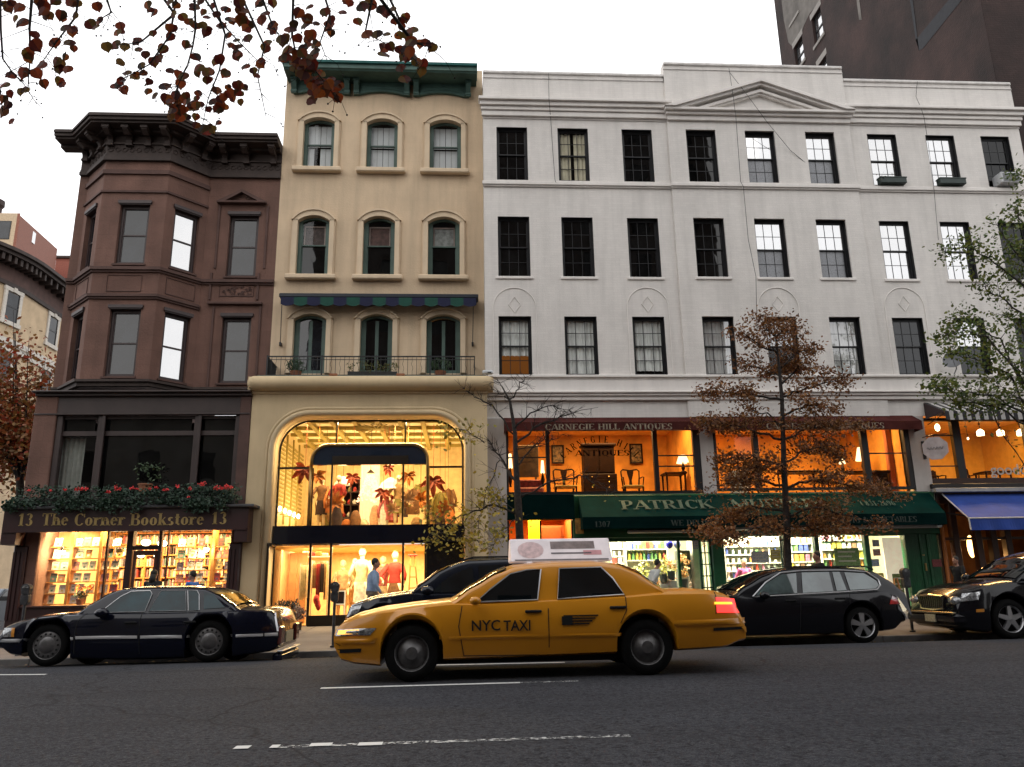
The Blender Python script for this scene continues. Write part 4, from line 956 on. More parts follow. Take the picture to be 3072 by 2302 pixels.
for i in range(14):
    t_ = rnd.uniform(-.6, .6); cx_, cz_ = xm_+t_*(xb_-xa_)/2, zp+.09+rnd.uniform(0, 1)*max(0, (zq-zp-.22)*(1-abs(t_)))
    b.tube([ff(cx_+.035*math.cos(k), -.01, cz_+.035*math.sin(k)) for k in range(5)], .012, 4)
b.build('window_pediment', brn2, BB)
# ---- shopfront upper level (plane YS), dark brown timber
def bxs(u, v): return px(u, v, YS)
def bzs(v, u=400): return pz(u, v, YS)
sL, sR = bxs(96, 1300), bx0-.004
zA, zB, zC = bzs(1176), bzs(1190), bzs(1240)           # head of the upper shopfront
tim = mat('brown_timber', (.046, .030, .027), .55, var=.2, sc=2, streak=.3)
b = MB(); b.bbox(sL-.05, sR, YS-.2, YM, zA-.05, zA, .02); b.bbox(sL, sR, YS-.10, YS+.3, zB, zA-.053, .01); b.box(sL+.02, sR-.02, YS, YS+.2, zC, zB-.003); b.bbox(sL, sR-.02, YS-.05, YS+.1, zC-.05, zC-.003, .01); b.build('shopfront_cornice', tim, BB)
b = MB(); b.bbox(sL, bxs(157, 1350), YS-.03, YS+.9, .1, zB-.003, .02); b.build('pier', brn, BB)
b = MB(); b.bbox(bxs(712, 1350), sR-.005, YS-.03, YS+.9, .1, zB-.003, .02); b.build('pier', brn2, BB)
z_w0, z_tm = bzs(1490), bzs(1300)
upx = [(160, 277), (299, 569), (596, 708)]; ztr = (bzs(1291), bzs(1255))
b = MB(); b.box(bxs(158, 1350), bxs(711, 1350), YS+.10, YS+.2, bzs(1305), ztr[0]-.003); b.box(bxs(158, 1350), bxs(711, 1350), YS+.10, YS+.2, ztr[1], zC-.053)
for u in (158, 283, 576, 700):
    x = bxs(u+5, 1380); b.bbox(x-.07, x+.07, YS+.02, YS+.2, z_w0, zC-.055, .015)
for u in (290, 582): x = bxs(u+5, 1380); b.bbox(x-.02, x+.06, YS-.01, YS+.05, z_w0, zC-.056, .01)
b.build('upper_window_frame', tim, BB)
for a, c in upx:
    q = MB(); q.poly([(bxs(a, 1280), YS+.16, ztr[0]), (bxs(c, 1280), YS+.16, ztr[0]), (bxs(c, 1280), YS+.16, ztr[1]), (bxs(a, 1280), YS+.16, ztr[1])]); q.build('transom_pane', g_dark, BB)
    q = MB(); q.poly([(bxs(a, 1380), YS+.16, z_w0), (bxs(c, 1380), YS+.16, z_w0), (bxs(c, 1380), YS+.16, bzs(1305)), (bxs(a, 1380), YS+.16, bzs(1305))]); q.build('upper_pane', g_clear if a < 290 else g_dark, BB)
b = MB(); b.box(sL+.1, sR-.1, YS+1.3, YS+1.32, z_w0, zC); b.box(sL+.1, sR-.1, YS+.3, YS+1.3, z_w0-.1, z_w0-.08); b.build('upper_dark_backing', room_shade_black, BB)  # near-black back and floor sheets paint the darkness inside
q = MB(); x0, x1 = bxs(162, 1380), bxs(232, 1380)
curtain(x0, x1, z_w0, bzs(1308), YS+.35, mat('grey_drape', (.30, .31, .28), .9), BB)
# plant in a terracotta pot behind the big upper window, standing on the inner ledge
T = thing('house_plant', 'leafy house plant in a terracotta pot behind the large dark window over the bookstore', 'plant', (bxs(440, 1460), YS+.06, z_w0+.002))
xx = bxs(440, 1450); b = MB(); b.lathe([(.001, z_w0), (.11, z_w0), (.16, z_w0+.27), (.18, z_w0+.27), (.18, z_w0+.31), (.15, z_w0+.31), (.001, z_w0+.28)], (xx, YS+.04-.12, 0), 14); b.build('pot', potm, T, smooth=30)
b = MB(); leaf_cloud(b, [(xx+rnd.uniform(-.3, .3), YS-.05, z_w0+.4+rnd.uniform(0, .45)) for _ in range(18)], 90, .05, (.06, .05, .05)); b.build('foliage', palette('house_plant_leaf', [(.02, .045, .015), (.05, .08, .03)]), T)
# ---- sign board
YG = 20.1
gx0, gx1 = px(11, 1550, YG), px(745, 1550, YG)
zg1, zg0 = pz(380, 1526, YG), pz(380, 1588, YG)
maroon = mat('oxblood_paint', (.030, .008, .008), .45, var=.2, sc=2, coat=.2)
b = MB(); b.bbox(px(7, 1520, YG-.08), px(762, 1520, YG-.08), YG-.1, YS+.12, zg1+.003, zg1+.075, .015); b.build('sign_ledge', mat('lead_grey', (.06, .06, .065), .6), BB)
b = MB(); b.box(gx0, gx1, YG, YS-.035, zg0, zg1); b.box(gx0+.02, gx1-.02, YG-.03, YG-.002, zg0-.05, zg0+.025); b.box(gx0, gx0+.35, YG+.003, YS-.02, zg0-.34, zg0-.004); b.box(gx1-.32, gx1, YG+.003, YS-.02, zg0-.34, zg0-.004)
sg = b.build('sign_board', maroon, BB)
gold = mat('gilt_letter', (.40, .28, .10), .45, var=.15, metal=.15)
SERIF = None
for body, u0, u1, v1 in (('13', 54, 101, 1578), ('The', 125, 206, 1577), ('Corner', 222, 376, 1577), ('Bookstore', 391, 613, 1576), ('13', 634, 682, 1573)):
    zc_ = pz((u0+u1)/2, v1, YG); h_ = pz(300, 1540, YG)-pz(300, 1577, YG)
    letters(body, px(u0, 1560, YG), px(u1, 1560, YG), zc_, h_, YG-.002, gold, sg)
# ---- bookstore front
wy = YS+.12
wl0, wl1 = bxs(81, 1700), bxs(372, 1700); wzt, wzb = bzs(1592, 220), pz(180, 1817, YS)
dl0, dl1 = bxs(392, 1680), bxs(470, 1680); wr0, wr1 = bxs(478, 1690), bxs(686, 1690)
floor_z = .33
b = MB()
b.bbox(sL+.0, wl0, YS-.12, YS+.2, floor_z-.12, zg0-.345, .03); b.bbox(wr1, sR-.01, YS-.12, YS+.2, floor_z-.12, zg0-.345, .03)
b.box(wl0, wl1+.05, YS-.06, YS+.2, floor_z-.12, wzb-.05); b.bbox(wl0, wl1+.05, YS-.12, YS+.25, wzb-.047, wzb, .01)
b.box(wr0, wr1, YS-.06, YS+.2, floor_z-.12, wzb-.05); b.bbox(wr0, wr1, YS-.12, YS+.25, wzb-.047, wzb, .01)
b.box(wl0, wr1, YS+.05, YS+.25, wzt, zg0-.004)
b.box(wl1, dl0, YS+.03, YS+.25, wzb, wzt); b.box(dl1, wr0, YS+.03, YS+.15, floor_z, wzt)
x = bxs(312, 1700); b.box(x-.022, x+.022, YS+.05, YS+.14, wzb, wzt)
b.box(dl0, dl1, YS+.05, YS+.15, bzs(1650), bzs(1638)); x = bxs(500, 1650); b.box(x-.015, x+.015, YS+.06, YS+.12, bzs(1780), wzt)
for a, c in ((sL, wl0), (wr1, sR-.02)):
    for k in range(3):
        x = a+(c-a)*(k+.5)/3; b.box(x-.03, x+.03, YS-.145, YS-.122, floor_z+.3, zg0-.5)
b.build('shopfront', maroon, BB)
for a, c, z0, z1 in ((wl0, bxs(312, 1700)-.022, wzb, wzt), (bxs(312, 1700)+.022, wl1, wzb, wzt), (wr0, wr1, wzb, wzt), (dl0, dl1, bzs(1638), wzt)):
    q = MB(); q.poly([(a, YS+.10, z0), (c, YS+.10, z0), (c, YS+.10, z1), (a, YS+.10, z1)]); q.build('shop_pane', g_shop, BB)
b = MB(); b.bbox(dl0+.02, dl0+.10, YS+.08, YS+.13, floor_z, bzs(1652), .01); b.bbox(dl1-.10, dl1-.02, YS+.08, YS+.13, floor_z, bzs(1652), .01); b.box(dl0+.1, dl1-.1, YS+.085, YS+.125, floor_z, floor_z+.25); b.box(dl0+.1, dl1-.1, YS+.085, YS+.125, bzs(1652)-.12, bzs(1652))
dr = b.build('door', mat('shop_door', (.09, .035, .02), .5), BB); q = MB(); q.poly([(dl0+.1, YS+.105, floor_z+.25), (dl1-.1, YS+.105, floor_z+.25), (dl1-.1, YS+.105, bzs(1652)-.12), (dl0+.1, YS+.105, bzs(1652)-.12)]); q.build('pane', g_shop, dr)
def room(par, x0, x1, y0, y1, z0, z1, wm, fm, cm):
    b = MB(); b.poly([(x0, y1, z0), (x1, y1, z0), (x1, y1, z1), (x0, y1, z1)]); b.poly([(x0, y0, z0), (x0, y1, z0), (x0, y1, z1), (x0, y0, z1)]); b.poly([(x1, y1, z0), (x1, y0, z0), (x1, y0, z1), (x1, y1, z1)]); b.build('interior_wall', wm, par)
    b = MB(); b.poly([(x0, y0, z0), (x1, y0, z0), (x1, y1, z0), (x0, y1, z0)]); b.build('interior_floor', fm, par)
    b = MB(); b.poly([(x0, y0, z1), (x0, y1, z1), (x1, y1, z1), (x1, y0, z1)]); b.build('interior_ceiling', cm, par)
wood = mat('honey_wood', (.52, .25, .07), .5, var=.2, sc=5); woodd = mat('dark_wood', (.014, .006, .004), .5, var=.2, sc=6, spec=.1)
cream = mat('warm_plaster', (.70, .52, .28), .8)
WARM = (1, .66, .30)
room(BB, wl0-.05, sR-.3, YS+.22, YS+4.5, floor_z, wzt+.25, cream, wood, cream)
area('shop_light', (wl0+wr1)/2, YS+.36, wzt+.22, 4.6, .18, 420, WARM, (R_(0), 0, 0), BB)
area('shop_light', (wl0+wr1)/2, YS+3, wzt+.22, 4.2, 1.5, 380, WARM, (0, 0, 0), BB)
bookc = [((.72, .66, .52), 'cream'), ((.40, .05, .04), 'red'), ((.66, .62, .56), 'white'), ((.10, .20, .17), 'green'), ((.12, .10, .16), 'navy'), ((.55, .42, .15), 'yellow'), ((.5, .22, .2), 'pink'), ((.30, .27, .33), 'lilac'), ((.07, .05, .04), 'black'), ((.62, .30, .12), 'orange')]
bookm = [(mat('cover_'+n, c, .45, var=.25, sc=22), n) for c, n in bookc]; pages = mat('page_paper', (.7, .66, .56), .8)
proto = {}
def book(col, w_, h_):
    key = (col, round(w_, 2))
    if key not in proto:
        b = MB(); b.bbox(-w_/2, w_/2, 0, .028, 0, h_, .003); b.cur = 1; b.box(-w_/2*.6, w_/2*.6, -.002, -.0005, h_*.70, h_*.78); b.box(-w_/2*.35, w_/2*.35, -.002, -.0005, h_*.2, h_*.42)
        me = b
        o = b.build('book', [bookm[col][0], bookm[(col+3) % 10][0]]); o.location = (0, 0, 0)
        for v in o.data.vertices: pass
        proto[key] = o; o['_new'] = 1
        return o
    o = proto[key].copy(); COL.objects.link(o); return o
ORD = ['first', 'second', 'third', 'fourth', 'fifth', 'sixth', 'seventh', 'eighth', 'ninth', 'tenth', 'eleventh', 'twelfth']
def bookshelf(lbl, x0, x1, zs, y, posts, side):
    T = thing('display_shelf', lbl, 'shelf', ((x0+x1)/2, y, wzb), 'display shelves behind the bookstore windows')
    b = MB()
    for z in zs: b.box(x0, x1, y, y+.28, z-.022, z)
    b.build('shelf_board', wood, T)
    for p in posts:
        b = MB(); b.box(p-.035, p+.035, y-.02, y+.3, wzb+.002, wzt+.1); b.build('post', wood, T)
    for si, z in enumerate(zs):
        x = x0+.08; k = 0
        while x < x1-.15:
            w_ = rnd.choice((.15, .17, .19)); h_ = rnd.uniform(.19, .235)
            if any(abs(x+w_/2-p) < w_/2+.05 for p in posts): x += .06; continue
            col = rnd.choices(range(10), (5, 1.2, 5, .8, .8, 2, 1, 1, .8, 1))[0]
            o = book(col, w_, .21); s_ = h_/.21
            WLn = Vector((x+w_/2, y+.03, z+.001)); o.location = WLn; o.rotation_euler = (R_(-11), 0, 0); o.scale = (1, 1, s_)
            if '_new' in o: del o['_new']
            tag(o, '%s book, %s shelf from the top, %s from left, in the %s bookstore window' % (bookm[col][1], ORD[len(zs)-1-si], ORD[k], side), 'book', 'books facing out in the bookstore windows')
            x += w_+rnd.choice((.03, .05, .09)); k += 1
zsL = [bzs(v, 220) for v in (1808, 1780, 1745, 1709, 1673, 1637)][1:]
bookshelf('honey wood display shelves full of books in the left bookstore window', bxs(115, 1700), bxs(345, 1700), [wzb+.03]+zsL, YS+.45, [bxs(183, 1700), bxs(272, 1700)], 'left')
bookshelf('honey wood display shelves full of books in the right bookstore window', bxs(500, 1690), wr1-.02, [bzs(v, 600) for v in (1816, 1780, 1745, 1709, 1673, 1637)], YS+.45, [bxs(620, 1690)], 'right')
T = thing('bookcase', 'tall bookcase packed with spines at the back of the bookstore, behind the door', 'bookcase', (bxs(430, 1700), YS+4.2, floor_z))
b = MB(); X0_, X1_ = wl0+.3, sR-.6
for k in range(9): b.box(X0_, X1_, YS+4.1, YS+4.4, floor_z+.3+k*.33, floor_z+.33+k*.33)
for k in range(10): x = X0_+(X1_-X0_)*k/9; b.box(x-.025, x+.025, YS+4.08, YS+4.4, floor_z, wzt)
b.build('frame', wood, T)
b = MB(); b.cur = 0
spm = [q[0] for q in bookm]
for k in range(8):
    x = X0_+.03
    while x < X1_-.03:
        w_ = rnd.uniform(.02, .05); b.cur = rnd.randrange(10); h_ = rnd.uniform(.19, .27)
        if rnd.random() > .1: b.box(x, x+w_-.003, YS+4.12, YS+4.36, floor_z+.331+k*.33, floor_z+.331+k*.33+h_)
        x += w_
tag(b.build('book_spines', spm, T), kind='stuff')
glow = emis('globe_glow', (1, .80, .50), 9)
for lbl, u, v, yy in (('round white pendant lamp over the bookstore door', 438, 1628, 1.6), ('small pendant lamp seen through the bookstore door glass, left one', 423, 1665, 3.2), ('small pendant lamp seen right of the bookstore door', 474, 1668, 3.0), ('pendant lamp at the top of the narrow pane right of the bookstore door', 487, 1631, 1.9), ('wide pendant lamp behind the left bookstore window, near the door', 344, 1630, 1.7), ('small pendant lamp behind the left bookstore window edge, lower one', 361, 1662, 2.9)):
    y = YS+yy; x, z = px(u, v, y), pz(u, v, y); r = .11 if yy < 2 else .10
    T = thing('pendant_lamp', lbl, 'lamp', (x, y, z), 'pendant lamps in the bookstore'); b = MB(); b.ball((x, y, z), r, 8, (1.15, 1.15, .8)); b.build('globe', glow, T, smooth=True)
    b = MB(); b.tube([(x, y, z+r*.7), (x, y, wzt+.24)], .008, 4); b.lathe([(.001, z+r*.95), (.05, z+r*.9), (.05, z+r*.7)], (x, y, 0), 8); b.build('stem', woodd, T)
spot = emis('display_spot', (1, .85, .55), 30)
for lbl, u, v in (('blazing display spotlight between the shelves in the left bookstore window', 186, 1655), ('blazing display spotlight between the shelves in the right bookstore window', 619, 1648)):
    y = YS+.40; x, z = px(u, v, y), pz(u, v, y); T = thing('spotlight', lbl, 'lamp', (x, y, z)); b = MB(); b.ball((x, y, z), .07, 8); b.build('bulb', spot, T, smooth=True); b = MB(); b.lathe([(.03, z+.12), (.075, z+.02), (.085, z+.02), (.04, z+.13), (.001, z+.14)], (x, y, 0), 12); b.build('reflector', mat('chrome', (.6, .6, .6), .15, metal=1), T)
    point('display_glow', x, y-.12, z, 34, (1, .75, .40), .05, BB)
# vase of orange flowers in the window corner
y = YS+.28; x, z = px(240, 1806, y), wzb+.002; T = thing('flower_pot', 'pot of orange flowers with dark leaves in the left bookstore window', 'flowers', (x, y, z))
b = MB(); b.lathe([(.001, z), (.07, z), (.10, z+.14), (.09, z+.14), (.001, z+.12)], (x, y, 0), 12); b.build('pot', potm, T, smooth=30)
b = MB(); leaf_cloud(b, [(x+rnd.uniform(-.18, .18), y, z+.2+rnd.uniform(0, .1)) for _ in range(10)], 90, .035, (.04, .04, .03)); b.build('leaves', MATS['house_plant_leaf'], T)
b = MB(); leaf_cloud(b, [(x+rnd.uniform(-.2, .25), y, z+.36+rnd.uniform(0, .1)) for _ in range(12)], 110, .03, (.03, .03, .02), .8); b.build('blossom', palette('orange_petal', [(.7, .2, .03), (.8, .35, .08)]), T)
# ivy and geraniums
yi = YG+.08; ix0, ix1 = px(50, 1500, yi), px(715, 1500, yi); iz = zg1+.08
T = thing('flower_box', 'long box of trailing dark ivy and red geraniums on top of the bookstore sign', 'plant', ((ix0+ix1)/2, yi, iz))
b = MB(); b.bbox(ix0+.1, ix1-.05, YG-.02, YG+.3, iz, iz+.2, .02); b.build('trough', trm, T)
b = MB(); pts = [(rnd.uniform(ix0, ix1), yi+rnd.uniform(-.24, .14), iz+rnd.uniform(.0, .46)) for _ in range(420)]
for _ in range(34):                                        # trailing strands over the board
    x = rnd.uniform(ix0-.1, ix1-.1); dr_ = rnd.uniform(.05, .30)
    for k in range(7): pts.append((x+.05*math.sin(k), YG-.10-.02*k*.3, iz+.1-dr_*k/6))
x_ = px(612, 1560, YG)
for _ in range(14): pts.append((x_+rnd.uniform(-.16, .12), YG-.13, iz+.1-rnd.uniform(0, .24)))
for _ in range(12): pts.append((px(300, 1560, YG)+rnd.uniform(-.2, .2), YG-.13, iz+.1-rnd.uniform(0, .2)))
leaf_cloud(b, pts, 6200, .036, (.06, .06, .045), .75); b.build('ivy', palette('ivy_leaf', [(.008, .022, .012), (.02, .05, .028), (.012, .035, .02), (.035, .07, .035)], transl=.15), T)
b = MB()
for u, v, r in ((88, 1474, .03), (152, 1475, .03), (195, 1473, .03), (230, 1471, .05), (246, 1470, .05), (260, 1470, .05), (324, 1480, .04), (349, 1468, .06), (360, 1470, .04), (395, 1468, .04), (410, 1470, .02), (450, 1470, .03), (470, 1466, .03), (492, 1473, .03), (502, 1472, .03), (533, 1464, .05), (570, 1470, .04), (566, 1494, .02), (606, 1456, .07), (648, 1468, .06), (665, 1468, .05), (680, 1464, .06), (692, 1466, .05)):
    c = P(u, v-3, yi-.27)
    for k in range(int(12+r*500)): 
        p = c+Vector((rnd.gauss(0, r*.55), rnd.gauss(0, r*.4), rnd.gauss(0, r*.4))); a = Vector((rnd.uniform(-1, 1), -.4, rnd.uniform(-1, 1))).normalized()*.02; q = a.orthogonal().normalized()*.017; b.poly([p-a, p-q, p+a, p+q])
b.build('geranium_blossom', palette('geranium_red', [(.55, .02, .02), (.8, .05, .05), (.45, .01, .02)]), T)
# ------------------------------------------------------------------ neighbours
# tall brick tower behind the right end of the white building
XT = wxr+.06
TB = thing('brick_tower', 'tall dark red brick apartment tower rising behind the right end of the white building', 'building', (XT+8, 30, .2))
tbr = mat('dark_brick', (.052, .026, .022), .85, var=.5, sc=.5, bump=.4, bsc=12, streak=.5, brick=(.22, .075, .012, .30))
cem = mat('cement_patch', (.17, .155, .14), .9, var=.25, sc=1.3)
# depth of the far corner
d_ = ray(2346, 205); Yfar = (XT/d_.x)*d_.y
def tw(u, v):
    d = ray(u, v); t_ = XT/d.x; return d.y*t_, CAMZ+d.z*t_
th = []
for (uL, uR, vt, vb) in ((2365, 2392, -30, 62), (2437, 2468, 30, 128), (2383, 2412, 118, 202), (2456, 2484, 175, 262)):
    um = (uL+uR)/2; y1, _ = tw(uL, (vt+vb)/2); y0, _ = tw(uR, (vt+vb)/2); z1 = tw(um, vt)[1]; z0 = tw(um, vb)[1]; th.append((y0, y1, z0, z1))
fx = lambda y, d, z: (XT+d, y, z)
b = MB(); b.wall(YW+.6, Yfar, 10, 48, 0, th, .22, fx); b.box(XT, XT+16, YW+.6, YW+.61, 0, 48); b.box(XT, XT+16, Yfar-.01, Yfar, 0, 48); b.box(XT, XT+16, YW+.6, Yfar, 47.9, 48)
b.build('wall', tbr, TB)
lime = mat('lintel_stone', (.28, .26, .24), .8)
for y0, y1, z0, z1 in th:
    b = MB(); ym = (y0+y1)/2
    for a, c in ((y0, y0+.06), (y1-.06, y1)): b.box(XT+.14, XT+.2, a, c, z0, z1)
    b.box(XT+.14, XT+.2, y0, y1, z1-.06, z1); b.box(XT+.14, XT+.2, y0, y1, z0, z0+.06); b.box(XT+.13, XT+.2, y0, y1, (z0+z1)/2-.04, (z0+z1)/2+.04); o = b.build('window', black_fr, TB)
    b = MB(); b.poly([(XT+.17, y0, z0), (XT+.17, y1, z0), (XT+.17, y1, z1), (XT+.17, y0, z1)]); b.build('pane', g_sky, o)
    b = MB(); b.box(XT-.06, XT+.02, y0-.12, y1+.12, z0-.16, z0-.002); b.build('sill', lime, o)
    b = MB(); b.box(XT-.015, XT-.002, y0-.12, y1+.12, z1+.002, z1+.32); b.build('lintel', lime, o)
def patch(name, pts, m, dx=-.012):
    b = MB(); q = [tw(u, v) for u, v in pts]; i = len(b.v)
    tr = tessellate_polygon([[Vector((y, z, 0)) for y, z in q]])
    b.v += [(XT+dx, y, z) for y, z in q]
    for t3 in tr: b.face([i+k for k in t3])
    b.build(name, m, TB)
patch('cement_patch', [(2338, -60), (2462, -60), (2462, 0), (2448, 22), (2430, 40), (2412, 78), (2402, 108), (2378, 140), (2366, 128), (2352, 60)], cem)
# old roof line scar of a house that once stood against the tower
scar = mat('tar_scar', (.028, .029, .034), .85)
patch('roof_scar', [(2758, 152), (2748, 120), (2872, -30), (2910, -30), (2770, 145)], scar)
patch('roof_scar', [(2748, 120), (2758, 152), (2735, -30), (2726, -30)], scar)
patch('flue_scar', [(2578, 60), (2586, 60), (2575, -30), (2566, -30)], MATS['cement_patch'] if 'cement_patch' in MATS else cem)
# ---- across the side street on the left: building with a rounded corner, and a red brick block above
cxr, cyr = -30.6, 57.5
CB = thing('corner_building', 'tan brick building with a rounded corner and dark bracketed cornice across the side street', 'building', (-36, 60, 0))
tan = mat('tan_brick', (.62, .46, .29), .85, var=.12, sc=1, brick=(.3, .1, .01, .08)); stone = mat('pale_stone', (.62, .57, .50), .8, var=.1)
RC = 9.0
cpos = Vector((px(72, 800, 57)-RC*1.0, 58, 0))
zct2, zcb2 = pz(60, 735, 54), pz(60, 818, 54)
def curve(r, z0, z1, b, a0=-100, a1=0, n=24):
    pts = [(cpos.x+r*math.cos(R_(a0+(a1-a0)*k/n)), cpos.y+r*math.sin(R_(a0+(a1-a0)*k/n))) for k in range(n+1)]
    pts = [(pts[0][0]-14, pts[0][1]+2.4)]+pts+[(pts[-1][0], pts[-1][1]+40)]
    rws = [[(x, y, z) for x, y in pts] for z in (z0, z1)]; b.grid(rws); return pts
b = MB(); curve(RC, 0, zct2-.1, b); b.build('wall', tan, CB, smooth=40)
b = MB()
steps = [(.18, zcb2-.3, zcb2), (1.1, zct2-.5, zct2-.25), (1.35, zct2-.25, zct2)]
for off, z0, z1 in steps:
    p = curve(RC+off, z0, z1, b); i = len(b.v); q = [(cpos.x+(x-cpos.x)*RC/(RC+off), cpos.y+(y-cpos.y)*RC/(RC+off)) for x, y in p]
    b.grid([[(x, y, z0) for x, y in p], [(x, y, z0) for x, y in q]]); b.grid([[(x, y, z1) for x, y in p], [(x, y, z1) for x, y in q]])
b.build('cornice', brd, CB)
b = MB()
for k in range(52):
    a = R_(min(0, -98+k*3)); i = len(b.v)
    M4 = Matrix.Translation((cpos.x, cpos.y+max(0, k-32.6)*.9, 0)) @ Matrix.Rotation(a, 4, 'Z'); b.box(RC, RC+.95, -.11, .11, zct2-1.0, zct2-.5); b.xf(M4, i)
b.build('modillions', brd, CB)
b = MB(); curve(RC+.06, zcb2, zct2-.5, b); b.build('frieze', brn2, CB)
zf1 = pz(60, 985, 54); b = MB(); curve(RC+.22, zf1-.4, zf1, b); curve(RC+.14, zf1-.9, zf1-.42, b); b.build('string_course', stone, CB)
for (z0, z1) in ((pz(60, 930, 54), pz(60, 845, 54)), (pz(60, 1115, 54), pz(60, 1025, 54)), (pz(60, 1300, 54), pz(60, 1200, 54)), (pz(60, 1500, 54), pz(60, 1400, 54))):
    for a, dy_ in ((-86, 0), (-60, 0), (-34, 0), (-10, 0), (0, 4), (0, 8), (0, 12), (0, 17)):
        M4 = Matrix.Translation((cpos.x, cpos.y+dy_, 0)) @ Matrix.Rotation(R_(a), 4, 'Z')
        b = MB(); b.box(RC-.02, RC+.10, -.9, -.62, z0-.2, z1+.2); b.box(RC-.02, RC+.10, .62, .9, z0-.2, z1+.2); b.box(RC-.02, RC+.12, -.95, .95, z1+.05, z1+.35); b.box(RC-.02, RC+.16, -1, 1, z0-.35, z0-.05); b.box(RC, RC+.18, -.16, .16, z1+.06, z1+.42); b.xf(M4); o = b.build('window_surround', stone, CB)
        b = MB(); b.poly([(RC+.035, -.6, z0), (RC+.035, .6, z0), (RC+.035, .6, z1), (RC+.035, -.6, z1)]); b.xf(M4); b.build('pane', g_warm if a < -50 else g_mid, o)
        b = MB(); b.box(RC+.01, RC+.06, -.62, .62, (z0+z1)/2-.05, (z0+z1)/2+.05); b.box(RC+.01, RC+.06, -.62, -.55, z0, z1); b.box(RC+.01, RC+.06, .55, .62, z0, z1); b.xf(M4); b.build('sash', black_fr, o)
RB = thing('red_brick_block', 'taller salmon red brick block stepping down behind the rounded corner building', 'building', (-40, 82, 0))
red = mat('salmon_brick', (.27, .105, .07), .85, var=.15, brick=(.4, .13, .012, .12)); sand = mat('sand_render', (.52, .40, .27), .85)
Yb = 80.; xa_ = px(50, 660, Yb); z1_ = pz(40, 640, Yb)
b = MB(); b.box(xa_-12, xa_, Yb, Yb+.3, 0, z1_); b.box(xa_-12, xa_-4.4, Yb-.01, Yb+3, z1_, z1_+.9); b.build('front_wall', sand, RB)
# side wall recedes along the side street
Ys = Yb+26; zf_ = z1_
b = MB(); b.poly([(xa_, Yb, 0), (xa_+.3, Yb, 0), (xa_+.3, Yb, z1_), (xa_, Yb, z1_)])
xs_ = px(172, 750, Ys); b.poly([(xa_, Yb, 0), (xs_, Ys, 0), (xs_, Ys, pz(172, 748, Ys)), (xa_, Yb, z1_)]); b.poly([(xs_, Ys, 0), (xs_-20, Ys, 0), (xs_-20, Ys, pz(172, 748, Ys)), (xs_, Ys, pz(172, 748, Ys))])
b.build('side_wall', red, RB)
b = MB(); xw, zw = px(8, 700, Yb), pz(8, 718, Yb); b.box(xw-.7, xw+.75, Yb-.05, Yb-.002, zw, zw+2.1); o = b.build('window', black_fr, RB)
b = MB(); b.poly([(xw-.6, Yb-.055, zw+.1), (xw+.65, Yb-.055, zw+.1), (xw+.65, Yb-.055, zw+2.), (xw-.6, Yb-.055, zw+2.)]); b.build('pane', g_mid, o)
Yq = Yb+9; xw = xa_+(xs_-xa_)*(Yq-Yb)/(Ys-Yb); zw = pz(78, 728, Yq); b = MB(); b.box(xw-.3, xw+.06, Yq-.5, Yq+.5, zw, zw+1.4); o = b.build('window', g_sky, RB)
b = MB(); xw = px(4, 615, Yb+4); zz = pz(4, 640, Yb+4); b.lathe([(.5, z1_-.2), (.5, zz+.6), (.7, zz+.9), (.7, zz+1.5), (.001, zz+1.9)], (xw-.4, Yb+4, 0), 10); b.build('chimney', brd, RB)
FB = thing('far_red_building', 'low red brick building far down the side street beside the brownstone', 'building', (px(195, 780, 110), 110, 0))
b = MB(); Yz = 110; b.box(px(168, 780, Yz), px(240, 780, Yz), Yz, Yz+8, 0, pz(190, 776, Yz)); b.build('wall', mat('far_red', (.30, .10, .07), .85, brick=(.4, .13, .012, .12)), FB)
b = MB(); b.box(px(168, 780, Yz)-.3, px(240, 780, Yz), Yz-.4, Yz+8, pz(190, 776, Yz)+.002, pz(190, 770, Yz)); b.build('parapet', brd, FB)
# ---- the other side of the avenue, behind the camera: seen in the window reflections and shading the street
opm = mat('opposite_brick', (.10, .07, .055), .85, var=.2, sc=.5, brick=(.3, .1, .012, .2)); opl = mat('opposite_limestone', (.30, .27, .23), .85, var=.15, sc=.7)
for lbl, x0, x1, h, m, y in (('dark brick apartment house across the avenue, behind the viewer', -10, 17, 33, opm, -5.4), ('limestone house across the avenue, left of the dark apartment house', -30, -10.2, 12, opl, -5.4), ('low limestone block across the avenue, right of the dark apartment house', 24, 60, 14, opl, -5.4), ('brick block across the avenue, far to the left', -60, -30.2, 20, opm, -5.4)):
    T = thing('opposite_building', lbl, 'building', ((x0+x1)/2, y, 0)); n = int((x1-x0)/3.2); hs = []
    for i in range(n):
        for j in range(1, int(h/3.3)): xx = x0+(x1-x0)*(i+.5)/n; hs.append((xx-.6, xx+.6, j*3.3+.8, j*3.3+2.6))
    gf = lambda x, d, z, y=y: (x, y-d, z)
    b = MB(); b.wall(x0, x1, 0, h, 0, hs, .2, gf); b.box(x0, x1, y-14, y-13.9, 0, h); b.box(x0, x0+.05, y-13.9, y-.01, 0, h); b.box(x1-.05, x1, y-13.9, y-.01, 0, h); b.box(x0, x1, y-13.9, y-.3, h-.1, h-.02); b.build('wall', m, T)
    b = MB(); b.box(x0, x1, y-.3, y+.4, h-.7, h); b.build('cornice', m, T)
    for hh in hs: pass
    b = MB()
    for a, c, z0, z1 in hs: b.poly([(a, y-.18, z0), (c, y-.18, z0), (c, y-.18, z1), (a, y-.18, z1)])
    tag(b.build('windows', g_dark, T), kind='stuff')
